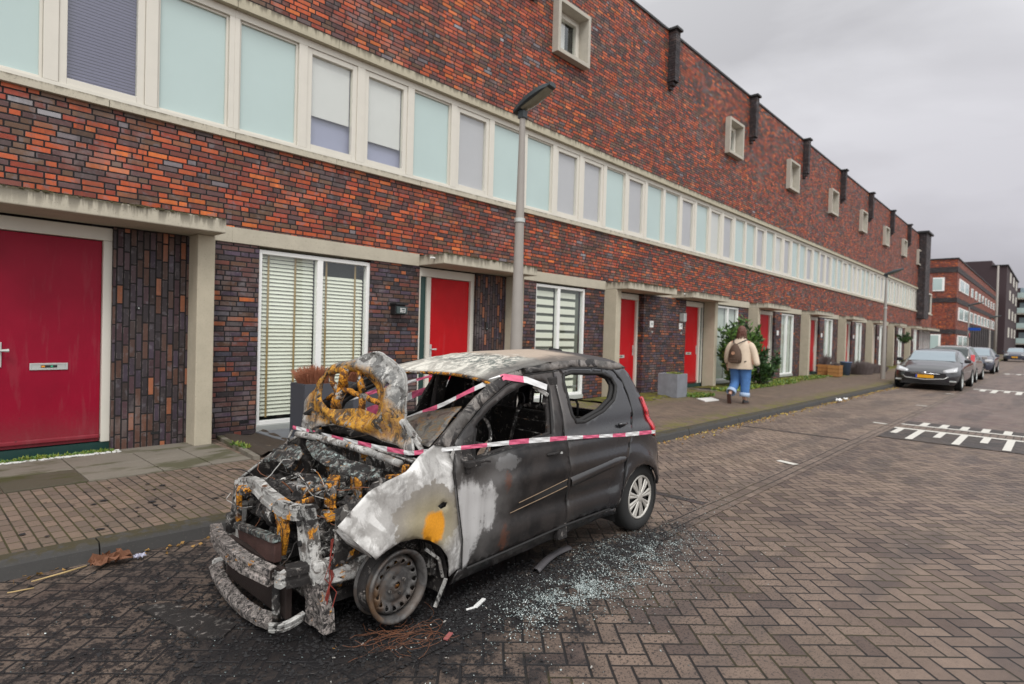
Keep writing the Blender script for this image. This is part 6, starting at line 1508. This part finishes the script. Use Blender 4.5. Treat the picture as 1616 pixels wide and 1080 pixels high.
mb = MB(); mb.add([(13.0, 5.95, .13), (13.6, 5.88, .13), (14.0, 6.25, .13), (13.4, 6.35, .13)], [(3, 2, 1, 0)]); tag(mb.build('white_tile', M['brightwhite'], None, solid=.02), 'white tile lying on the pavement before the doormat', 'tile')
mb = MB(); mb.lathe([(0, .012), (.42, .012), (.44, 0)], 32, Matrix.Translation((16.35, 7.35, .136)) @ Matrix.Diagonal((1, .6, 1, 1))); tag(mb.build('doormat', M['mattblack'], None), 'black half round doormat before the second red door of the pair', 'doormat')
crumple('white_litter', (17.15, 4.18, .03), .2, .14, .08, M['brightwhite'], 'white crumpled litter in the gutter, the bigger piece', 'litter', 7)
crumple('white_litter', (17.9, 4.2, .03), .12, .09, .05, M['brightwhite'], 'smaller white litter piece farther along the gutter', 'litter', 9)

# ------------------------------------------------------------------ the walking person
def skin(name, verts, edges, radii, mat, parent, root=0, sub=2):
    me = bpy.data.meshes.new(name); me.from_pydata(verts, edges, []); o = link(name, me, mat, parent)
    m = o.modifiers.new('skin', 'SKIN'); m.use_smooth_shade = True
    for i, sv in enumerate(me.skin_vertices[0].data):
        r = radii[i]; sv.radius = r if isinstance(r, tuple) else (r, r); sv.use_root = (i == root)
    s = o.modifiers.new('sub', 'SUBSURF'); s.levels = sub; s.render_levels = sub
    return o
M['skin'] = plain('skin', (.48, .27, .19), .5, var=.05); M['coat'] = plain('beige_coat', (.60, .49, .38), .9, var=.12, vscale=12, bump=.5, bscale=90); M['jeans'] = plain('blue_jeans', (.065, .17, .40), .85, var=.4, vscale=16, bump=.6, bscale=25)
M['cuff'] = plain('jeans_cuff', (.36, .46, .62), .85); M['hair'] = plain('brown_hair', (.12, .045, .03), .6, var=.5, vscale=18); M['shoe'] = plain('black_shoe', (.018, .016, .016), .5); M['sole'] = plain('brown_sole', (.07, .03, .02), .7); M['pack'] = plain('brown_pack', (.085, .05, .033), .8, var=.3, vscale=15)
PX, PY, PZ = 13.5, 5.36, .12
P0 = empty('person', (PX, PY, PZ)); tag(P0, 'person seen from behind walking away in beige coat and cuffed blue jeans', 'person')
def W(x, y, z): return (PX+x, PY+y, PZ+z)
body = [W(0, 0, .92), W(-.01, 0, 1.05), W(0, 0, 1.22), W(0, 0, 1.38), W(.01, 0, 1.48), W(.02, 0, 1.56), W(.03, 0, 1.66), W(.03, 0, 1.72),
        W(0, .18, 1.39), W(-.02, .26, 1.14), W(.06, .30, .90), W(0, -.18, 1.39), W(.02, -.27, 1.14), W(-.05, -.33, .90),
        W(0, .10, .88), W(.05, .10, .50), W(-.24, .11, .25), W(-.30, .11, .19), W(0, -.10, .88), W(.04, -.11, .48), W(.01, -.11, .10), W(.10, -.11, .05)]
be = [(0, 1), (1, 2), (2, 3), (3, 4), (4, 5), (5, 6), (6, 7), (3, 8), (8, 9), (9, 10), (3, 11), (11, 12), (12, 13), (0, 14), (14, 15), (15, 16), (16, 17), (0, 18), (18, 19), (19, 20), (20, 21)]
br = [.16, .15, .16, .13, .06, .055, .085, .075, .065, .05, .035, .065, .05, .035, .10, .065, .042, .035, .10, .065, .045, .035]
bodyo = skin('body', body, be, br, M['skin'], P0)
def loft(name, secs, mat, parent, n=28, sub=1, cap=False, solid=0):
    m = MB(); rows = []
    for (cx, cy, cz, rx, ry, wob) in secs: rows.append([(PX+cx+rx*math.cos(a)*(1+wob*1.6*math.sin(a*5+cz*7)+.05*noise.noise(Vector((math.cos(a)*2, math.sin(a)*2, cz*5)))), PY+cy+ry*math.sin(a)*(1+wob*1.6*math.cos(a*4+cz*9)+.05*noise.noise(Vector((math.cos(a)*2+5, math.sin(a)*2, cz*5)))), PZ+cz) for a in [2*math.pi*k/n for k in range(n+1)]])
    m.grid(rows)
    if cap: m.add(rows[-1][:-1], [tuple(range(n))])
    o = m.build(name, mat, parent, smooth=True, sub=sub, solid=solid); return o
coat = loft('coat', [(-.01, 0, .80, .225, .29, .02), (-.01, 0, .86, .225, .29, .02), (-.01, 0, 1.0, .215, .275, .02), (0, 0, 1.15, .205, .26, .01), (0, 0, 1.28, .195, .25, .01), (0, 0, 1.38, .165, .235, 0), (.01, 0, 1.45, .13, .16, 0), (.02, 0, 1.49, .10, .105, 0), (.02, 0, 1.545, .098, .10, 0), (.02, 0, 1.56, .088, .09, 0)], M['coat'], P0, cap=True)
for s, pts in ((1, [W(0, .16, 1.40), W(-.01, .25, 1.30), W(-.03, .30, 1.14), (PX+.03, PY+.325, PZ+.98), W(.06, .33, .90)]), (-1, [W(0, -.16, 1.40), W(.0, -.25, 1.30), W(.02, -.31, 1.14), W(-.03, -.37, .98), W(-.05, -.41, .875)])):
    MB().tube(pts, [.085, .090, .08, .072, .066], 16).build('sleeve', M['coat'], P0, smooth=True, sub=1)
def hand(wx, wy, wz, s, dx):
    hv = [W(wx, wy, wz), W(wx+dx*.02, wy, wz-.05), W(wx+dx*.03, wy, wz-.09)]; he = [(0, 1), (1, 2)]; hr = [(.028, .020), (.038, .018), (.036, .016)]
    o = skin('hand', hv, he, hr, M['shoe'] if s < 0 else M['skin'], P0, sub=1)
    for k in range(4):
        oy = (-.027+.018*k); L = (.070, .078, .074, .058)[k]
        fv = [W(wx+dx*.03+oy, wy, wz-.085), W(wx+dx*.035+oy*1.1, wy+.004*s, wz-.085-L*.5), W(wx+dx*.045+oy*1.1, wy-.014*s, wz-.085-L)]
        skin('finger', fv, [(0, 1), (1, 2)], [.0095, .0085, .007], M['shoe'] if s < 0 else M['skin'], o, sub=1)
    skin('thumb', [W(wx+.03, wy, wz-.03), W(wx+.055, wy-.01*s, wz-.06), W(wx+.06, wy-.014*s, wz-.09)], [(0, 1), (1, 2)], [.012, .010, .008], M['shoe'] if s < 0 else M['skin'], o, sub=1)
hand(.065, .335, .885, 1, 1); hand(-.055, -.42, .865, -1, 1)
def leg(pts, rr, nm='trouser_leg'):
    m = MB(); m.tube([W(*p) for p in pts], rr, 18, cap=True); return m.build(nm, M['jeans'], P0, smooth=True, sub=1)
l1 = leg([(0, .10, .95), (.02, .105, .78), (.05, .11, .50), (-.09, .11, .36), (-.20, .11, .265)], [.15, .145, .105, .098, .095]); l2 = leg([(0, -.10, .95), (.02, -.105, .78), (.04, -.115, .50), (.03, -.115, .32), (.015, -.115, .17)], [.15, .145, .108, .10, .10])
MB().tube([W(-.16, .11, .30), W(-.225, .11, .245)], [.104, .104], 18, cap=False).build('cuff', M['cuff'], l1, smooth=True, solid=.008); MB().tube([W(.022, -.115, .25), W(.012, -.115, .155)], [.108, .108], 18, cap=False).build('cuff', M['cuff'], l2, smooth=True, solid=.008)
def shoe(c, toe, nrm):
    c, toe, n = Vector(W(*c)), Vector(toe).normalized(), Vector(nrm).normalized(); s = toe.cross(n); m = MB(); rows = []
    for i, (f, w, h) in enumerate([(-.09, .020, .05), (-.08, .034, .075), (-.03, .036, .085), (.04, .040, .062), (.11, .046, .045), (.16, .036, .034), (.18, .012, .02)]):
        q = c+toe*f; rows.append([q-s*w, q-s*w*.9+n*h*.6, q-s*w*.4+n*h, q+s*w*.4+n*h, q+s*w*.9+n*h*.6, q+s*w])
    m.grid(rows); m.add(rows[0], [tuple(range(6))]); sh = m.build('shoe', M['shoe'], P0, smooth=True)
    m = MB(); m.add([r[0]-n*.018 for r in rows]+[r[-1]-n*.018 for r in reversed(rows)]+[r[0] for r in rows]+[r[-1] for r in reversed(rows)], [tuple(range(14)), tuple(range(14, 28))]+[(i, (i+1) % 14, (i+1) % 14+14, i+14) for i in range(14)]); m.build('sole', M['sole'], sh)
shoe((.05, -.115, .02), (1, 0, 0), (0, 0, 1)); shoe((-.315, .11, .135), (.30, 0, -.95), (.95, 0, .30))
m = MB(); rows = []
hb = lump('hair', W(.015, 0, 1.665), (.105, .095, .125), M['hair'], 3, .12, 3, parent=P0)
m = MB(); 
for k in range(90):
    a = random.uniform(0, 6.28); y = .085*math.sin(a); x = .02+.09*math.cos(a)
    if x > .07: continue
    m.tube([W(x*.8, y*.8, 1.72), W(x*1.05, y*1.1, 1.62), W(x*1.15-.01, y*1.25, 1.53+random.uniform(-.02, .02)), W(x*1.2-.01, y*1.3+random.uniform(-.02, .02), 1.46+random.uniform(-.03, .04))], [.014, .012, .009, .003], 4)
m.build('hair_strands', M['hair'], hb, smooth=True)
# face, out of sight from the street but there: eyes, nose, mouth, ears
fm = MB(); fm.tube([W(.11, 0, 1.665), W(.135, 0, 1.635)], [.010, .015], 8)
for s in (-1, 1): fm.tube([W(.035, s*.085, 1.68), W(.035, s*.088, 1.63)], [.014, .010], 8)
fm.build('face_relief', M['skin'], bodyo, smooth=True)
fm = MB()
for s in (-1, 1): fm.tube([W(.108, s*.033, 1.675), W(.115, s*.033, 1.675)], .009, 8)
fm.build('eyes', M['shoe'], bodyo); fm = MB(); fm.tube([W(.113, -.022, 1.605), W(.117, 0, 1.602), W(.113, .022, 1.605)], .005, 6); fm.build('mouth', plain('lips', (.35, .1, .09), .5), bodyo)
# backpack
B = empty('backpack', W(-.27, .02, 1.15)); tag(B, 'brown drawstring backpack with a round tan patch on the walking person', 'backpack')
m = MB(); rows = []
for z, w, d in ((.93, .10, .05), (.95, .14, .085), (1.02, .155, .11), (1.12, .15, .115), (1.22, .125, .10), (1.30, .085, .075), (1.36, .04, .04), (1.38, .01, .01)):
    rows.append([W(-.27-d*math.cos(a)*(1.0 if math.cos(a) > 0 else .55), .02+w*math.sin(a)*(1+.04*math.sin(a*6+z*20)), z) for a in [2*math.pi*k/24 for k in range(25)]])
m.grid(rows); m.add(rows[0][:-1], [tuple(range(24))]); m.build('bag', M['pack'], B, smooth=True)
m = MB(); m.lathe([(0, .0), (.04, 0), (.04, .01)], 18, Matrix.Translation(W(-.385, .02, 1.16)) @ Matrix.Rotation(R(-90), 4, 'Y')); m.build('patch', plain('tan_patch', (.5, .28, .18), .7), B)
m = MB(); m.tube([W(-.385, -.10, 1.03), W(-.392, .02, 1.02), W(-.385, .14, 1.03)], .012, 6); m.obox(W(-.36, .02, .99), (.03, 0, 0), (0, .10, 0), (0, 0, .045)); m.build('pocket', M['pack'], B, bevel=.01)
m = MB(); 
for s in (-1, 1): m.tube([W(-.27, .02+s*.03, 1.36), W(-.19, s*.10, 1.42), W(-.03, s*.15, 1.475), W(.12, s*.15, 1.38), W(.17, s*.17, 1.15), W(0, s*.275, 1.02), W(-.20, s*.17, .97)], .012, 6)
m.build('strap', M['shoe'], B, smooth=True); rebase(B)
rebase(P0)

# ------------------------------------------------------------------ parked cars
M['carglass'] = plain('car_glass', (.20, .26, .30), .06, var=.05, coat=1.); M['carglass_d'] = plain('car_glass_dark', (.03, .045, .045), .08, coat=1.)
def paint(name, c): 
    t = NT(name); t.bsdf(c, .32, .3, None, .5, coat=1., coatr=.05); return t.m
M['cblack'] = paint('black_car_paint', (.016, .015, .02)); M['csilver'] = paint('silver_car_paint', (.24, .22, .21)); M['cnavy'] = paint('dark_blue_car_paint', (.03, .035, .06)); M['cwhite'] = paint('white_car_paint', (.6, .6, .6)); M['cgrey'] = paint('grey_car_paint', (.06, .062, .075))
M['headlamp'] = plain('headlamp', (.55, .56, .58), .1, coat=1.); M['plate_y'] = plain('plate_yellow', (.75, .36, .01), .45); M['plate_b'] = plain('plate_blue', (.01, .06, .45), .4); M['chrome'] = plain('chrome', (.7, .7, .72), .2, metal=.9)
def lerp_tab(T, x):
    if x <= T[0][0]: return T[0][1]
    for (a, va), (b, vb) in zip(T, T[1:]):
        if x <= b: 
            f = (x-a)/(b-a); f = f*f*(3-2*f)*.5+f*.5; return va+(vb-va)*f
    return T[-1][1]
def parked_car(name, label, x, y, heading, L, Wd, H, top, belt, glass, mat, rear=False, plate=True, wheels=(.17, .83), cat='car', rw=.33):
    """x,y: centre of the nose; heading +1 nose towards the camera end of the street. top/belt: height tables along the length"""
    root = empty(name, (x, y, 0)); tag(root, label, cat, 'cars parked along the kerb')
    def P(l, w, z): return (x+(l*L if heading > 0 else L-l*L), y+w, z)
    hw = Wd/2; rows = []; N = 34
    def hwid(l): return hw*(1-.30*max(0, .10-l)**1.5/.03-.22*max(0, l-.92)**1.5/.02)
    def topw(l, zt, zb): return hw*(.80 if zt-zb < .12 else .80-.14*(zt-zb)/.5)
    def zb(l): return lerp_tab(belt, l)
    def zt(l): return max(lerp_tab(top, l), zb(l)+.015)
    for i in range(N+1):
        l = i/N; w = hwid(l); b = zb(l); t_ = zt(l); tw = min(topw(l, t_, b), w*.93); end = .0
        h = [(w*.88, .20), (w*.97, .30), (w, .48), (w*.995, b-.12), (w*.965, b-.02), (w*.92, b+.005), (tw+.02, t_-.06 if t_-b > .12 else b+.012), (tw*.92, t_-.012), (tw*.55, t_+.004), (0, t_+.012)]
        if l == 0 or l == 1: h = [(a*.94, max(.24, min(z, .62 if l == 0 else .85))) for a, z in h]
        rows.append([P(l+(0), -a, z) for a, z in h]+[P(l, a, z) for a, z in reversed(h[:-1])])
    m = MB(); m.grid(rows); 
    for r_ in (rows[0], rows[-1]): m.add(r_, [tuple(range(len(r_)))])
    body = m.build('body', mat, root, smooth=True, sub=1, auto=60)
    a0, a1, b0, b1 = glass     # windscreen foot, roof front, roof rear, rear window foot (fractions)
    def gl(nm, l0, l1, gm, n=6, inset=.10):
        m = MB(); rr = []
        for i in range(n+1):
            l = l0+(l1-l0)*i/n; t_ = zt(l); b = zb(l); w = min(topw(l, t_, b), hwid(l)*.93)*.93; z = t_
            rr.append([P(l, w*(k/4-1)*1.0 if 1 else 0, z+.024-.012*abs(k/4-1)) for k in range(9)])
        m.grid(rr); return m.build(nm, gm, root, smooth=True)
    gl('windscreen', a0+.012, a1, M['carglass']); gl('rear_window', b0+.01, b1-.01, M['carglass_d'] if rear else M['carglass'])
    for s in (-1, 1):
        m = MB(); rr = []
        n = 10
        for i in range(n+1):
            l = a0+.05+(b1-.05-a0-.05)*i/n; t_ = zt(l); b = zb(l); tw = topw(l, t_, b); wb = hwid(l)*.93; z0 = b+.03; z1 = max(z0+.01, t_-.08)
            rr.append([P(l, s*(wb+.004+.0), z0), P(l, s*((wb+tw)/2+.022), (z0+z1)/2), P(l, s*(tw+.03), z1)])
        m.grid(rr); m.build('side_window', M['carglass_d'], root, smooth=True)
    for l in wheels:
        for s in (-1, 1):
            c = Vector(P(l, s*(hw-.10), rw)); Wm = Matrix.Translation(c) @ Matrix.Rotation(R(90*(-s)), 4, 'X') @ Matrix.Rotation(R(180), 4, 'X')
            Wm = Matrix.Translation(c) @ Matrix(((1, 0, 0, 0), (0, 0, s, 0), (0, 1, 0, 0), (0, 0, 0, 1)))
            m = MB(); m.lathe([(0, .06), (rw*.68, .06), (rw*.72, .10), (rw*.95, .11), (rw, .08), (rw, -.10), (rw*.7, -.12)], 32, Wm); w_ = m.build('wheel', M['rubber'], root, smooth=True)
            m = MB(); m.lathe([(rw*.66, .105), (rw*.62, .085), (.06, .075), (.05, .095), (0, .1)], 28, Wm)
            m.build('rim', M['alu'], w_, smooth=True)
            m = MB(); m.lathe([(rw*1.16, .095), (rw*1.16, .06), (rw*.9, .05)], 28, Wm); m.build('wheel_arch', M['mattblack'], root, smooth=True)
    for s in (-1, 1):
        l = a0+.07; c = P(l, s*(hw+.06), zb(l)+.10); m = MB(); m.obox(c, (.06, 0, 0), (0, .10, 0), (0, 0, .065)); m.build('mirror', mat, root, bevel=.03)
    rebase(root); root['_P'] = 0
    return root, P, zb, hw
def finish(root): rebase(root); del root['_P']
# black saloon
r, P, zb, hw = parked_car('parked_car', 'shiny black saloon parked nose first towards the camera, nearest of the parked cars', 24.75, 3.38, 1, 4.97, 1.94, 1.44,
    [(0, .62), (.04, .74), (.12, .86), (.27, .99), (.40, 1.32), (.50, 1.43), (.62, 1.42), (.80, 1.22), (.95, 1.06), (1, .95)], [(0, .60), (.08, .72), (.25, .90), (.5, .96), (.9, 1.0), (1, .92)], (.26, .43, .64, .90), M['cblack'], rw=.35)
x0, yc = 24.75, 3.38
for s in (-1, 1):
    m = MB(); m.grid([[(x0+.03+.03*k, yc+s*(.52+.09*k), .60+.018*k), (x0+.10+.075*k, yc+s*(.50+.095*k), .70+.03*k)] for k in range(5)]); m.build('headlight', M['headlamp'], r, smooth=True, solid=.03)
    m = MB(); m.obox((x0+.10, yc+s*.78, .34), (.02, 0, 0), (0, .10, 0), (0, 0, .025)); m.build('fog_lamp', M['alu'], r, bevel=.01)
m = MB(); m.tube([(x0-.03, yc-.42, .575), (x0-.055, yc, .585), (x0-.03, yc+.42, .575)], .014, 8); m.lathe([(0, .02), (.045, .015), (.05, 0)], 20, Matrix.Translation((x0-.06, yc, .60)) @ Matrix.Rotation(R(-90), 4, 'Y')); m.build('nose_bar', M['chrome'], r, smooth=True)
m = MB(); m.tube([(x0-.0, yc-.66, .50), (x0-.03, yc-.55, .42), (x0-.06, yc, .375), (x0-.03, yc+.55, .42), (x0-.0, yc+.66, .50)], .016, 8); m.build('grille_trim', M['steel'], r, smooth=True)
m = MB(); m.obox((x0-.062, yc, .485), (.006, 0, 0), (0, .26, 0), (0, 0, .055)); pl = m.build('number_plate', M['plate_y'], r)
m = MB(); m.obox((x0-.070, yc+.235, .485), (.003, 0, 0), (0, .024, 0), (0, 0, .053)); m.build('plate_band', M['plate_b'], pl)
m = MB(); m.box(x0+.0, x0+.05, yc-.7, yc+.7, .22, .30); m.build('lower_grille', M['mattblack'], r)
finish(r)
# silver estate, tail towards the camera
r, P, zb, hw = parked_car('parked_car', 'grey silver people carrier with a red tail lamp, parked tail first behind the black saloon', 31.4, 3.45, -1, 4.5, 1.8, 1.6,
    [(0, .70), (.05, .84), (.20, .98), (.33, 1.42), (.45, 1.58), (.85, 1.55), (.95, 1.30), (1, .98)], [(0, .66), (.1, .80), (.3, .95), (.9, 1.0), (1, .92)], (.19, .40, .87, .985), M['csilver'], rear=True)
for s in (-1, 1):
    m = MB(); m.obox((31.52, 3.45+s*.80, 1.05), (.06, 0, 0), (0, .075, 0), (.05, 0, .15)); m.build('tail_light', M['tail'], r, bevel=.02)
m = MB(); m.box(31.36, 31.45, 2.7, 4.2, .25, .62); m.build('rear_bumper', M['cgrey'], r, bevel=.04)
m = MB(); m.obox((31.50, 3.45, 1.27), (.02, 0, 0), (0, .64, 0), (.05, 0, .17)); m.build('rear_screen', M['carglass_d'], r, bevel=.01)
finish(r)
r, P, zb, hw = parked_car('parked_car', 'dark blue grey hatchback facing the camera, third in the parked row', 42.6, 3.55, 1, 4.3, 1.82, 1.5,
    [(0, .68), (.04, .80), (.18, .96), (.25, 1.0), (.42, 1.42), (.55, 1.49), (.85, 1.42), (.96, 1.1), (1, .9)], [(0, .66), (.1, .80), (.3, .93), (.9, 1.0), (1, .85)], (.24, .43, .84, .96), M['cnavy'])
for s in (-1, 1):
    m = MB(); m.obox((42.68, 3.55+s*.68, .74), (.05, 0, .02), (0, .17, 0), (0, 0, .06)); m.build('headlight', M['headlamp'], r, bevel=.02)
m = MB(); m.box(42.53, 42.6, 3.0, 4.1, .38, .58); m.build('grille', M['mattblack'], r, bevel=.02); finish(r)
r, P, zb, hw = parked_car('parked_car', 'dark car far down the street on the right, facing the camera with a yellow plate', 80.0, 3.3, 1, 4.3, 1.85, 1.45,
    [(0, .68), (.04, .80), (.18, .96), (.25, 1.0), (.42, 1.38), (.55, 1.45), (.85, 1.38), (.96, 1.1), (1, .9)], [(0, .66), (.1, .80), (.3, .93), (.9, 1.0), (1, .85)], (.24, .43, .84, .96), M['cnavy'])
m = MB(); m.box(79.9, 79.97, 3.05, 3.55, .42, .54); m.build('number_plate', M['plate_y'], r)
m = MB(); m.box(79.95, 80.1, 2.5, 2.8, .66, .78); m.build('headlight', M['headlamp'], r); m = MB(); m.box(79.95, 80.1, 3.8, 4.1, .66, .78); m.build('headlight', M['headlamp'], r); finish(r)
r, P, zb, hw = parked_car('parked_car', 'pale car at the right edge beyond the far dark one', 92.0, 1.9, 1, 4.3, 1.85, 1.45,
    [(0, .68), (.04, .80), (.18, .96), (.25, 1.0), (.42, 1.38), (.55, 1.45), (.85, 1.38), (.96, 1.1), (1, .9)], [(0, .66), (.1, .80), (.3, .93), (.9, 1.0), (1, .85)], (.24, .43, .84, .96), M['cwhite']); finish(r)

# ------------------------------------------------------------------ far buildings
b = empty('corner_building', (75.77, 7.9, 0)); tag(b, 'orange brick corner building with dark horizontal bands and white windows across the side street', 'building')
X0, Y0 = 75.77, 7.9
m = MB(); m.box(X0, 131, Y0, 30, .1, 10.5); m.build('wall', M['brick_far'], b)
for z0, z1 in ((9.13, 9.69), (5.99, 6.49), (2.74, 3.2)): MB().box(X0-.06, 131, Y0-.06, 30.1, z0, z1).build('dark_band', M['brick_dark'], b)
MB().box(X0-.1, 131, Y0-.1, 30, 10.501, 10.62).build('coping', M['black'], b)
def fwin_(parent, axis, a0, a1, z0, z1, panes=2, gm='carglass'):
    f = MB(); 
    if axis == 'x':      # on the street face
        f.box(a0, a1, Y0-.08, Y0-.0, z0, z1); w = f.build('window', M['brightwhite'], parent); n = panes
        for k in range(n):
            q0 = a0+(a1-a0)*(k+.12)/n; q1 = a0+(a1-a0)*(k+.88)/n; MB().box(q0, q1, Y0-.09, Y0-.081, z0+.12, z1-.12).build('pane', M['frosted'], w)
    else:
        f.box(X0-.08, X0, a0, a1, z0, z1); w = f.build('window', M['brightwhite'], parent)
        for k in range(panes):
            q0 = a0+(a1-a0)*(k+.15)/panes; q1 = a0+(a1-a0)*(k+.85)/panes; MB().box(X0-.09, X0-.081, q0, q1, z0+.12, z1-.12).build('pane', M['carglass'] if k % 2 else M['frosted'], w)
fwin_(b, 'x', 77.4, 86, 7.3, 8.58); 
for k in range(9): fwin_(b, 'x', 88.8+4.6*k, 90.8+4.6*k, 7.35, 8.4, 1); fwin_(b, 'x', 88.2+4.6*k, 91.2+4.6*k, 4.25, 5.55, 1)
fwin_(b, 'x', 77.4, 86.4, 4.2, 5.55, 2); fwin_(b, 'x', 77.4, 86.4, .3, 2.6, 2)
fwin_(b, 'y', 8.95, 11.6, 7.2, 8.62, 2); fwin_(b, 'y', 9.1, 11.6, .3, 2.65, 2)
MB().box(87.2, 130.9, Y0-.05, Y0-.001, .1, 4.1).build('dark_ground_floor', M['brick_dark'], b)
for k in range(14): MB().box(88+3*k, 88.3+3*k, Y0-.12, Y0-.051, .1, 4.0).build('pier', M['mattblack'], b)
rebase(b)
M['dbrick'] = plain('purple_brown_brick', (.048, .030, .034), .9, var=.2)
b = empty('dark_block', (131.5, 8.5, 0)); tag(b, 'tall dark purple brown building rising behind the corner building', 'building')
m = MB(); m.box(131.5, 150, 8.95, 25, .1, 16.4); m.box(131.5, 168, 6.9, 8.949, .1, 15.45); m.build('wall', M['dbrick'], b)
MB().box(131.2, 168.2, 6.7, 8.94, 15.451, 15.6).build('coping', M['black'], b)
for z in (3.2, 6.6, 10.0, 13.2):
    for x in (140, 150, 160): MB().box(x, x+3, 6.82, 6.899, z, z+1.8).build('window', M['white'], b)
rebase(b)
b = empty('balcony_flats', (172, 5, 0)); tag(b, 'pale flats with stacked glass fronted balconies at the right edge', 'building')
m = MB(); m.box(172, 190, -6, 7.6, .1, 14.6); m.build('wall', M['dbrick'], b)
for z in (2.3, 5.6, 8.9, 12.2):
    s_ = MB().box(168.5, 172, -6, 7.4, z-.25, z).build('balcony', M['white'], b); MB().box(168.4, 168.5, -6, 7.4, z+.001, z+1.1).build('balustrade', M['frosted'], s_)
    MB().box(171.9, 172-.001, -5, 6.6, z+.3, z+2.4).build('window', M['carglass'], b)
rebase(b)
b = empty('distant_flats', (215, -5, 0)); tag(b, 'low distant building closing the street at the far right', 'building')
m = MB(); m.box(215, 235, -60, 6, 0, 7); m.build('wall', M['brick_far'], b)
for k in range(12): MB().box(214.9, 215, -55+5*k, -52.5+5*k, 3.6, 5.2).build('window', M['white'], b)
rebase(b)
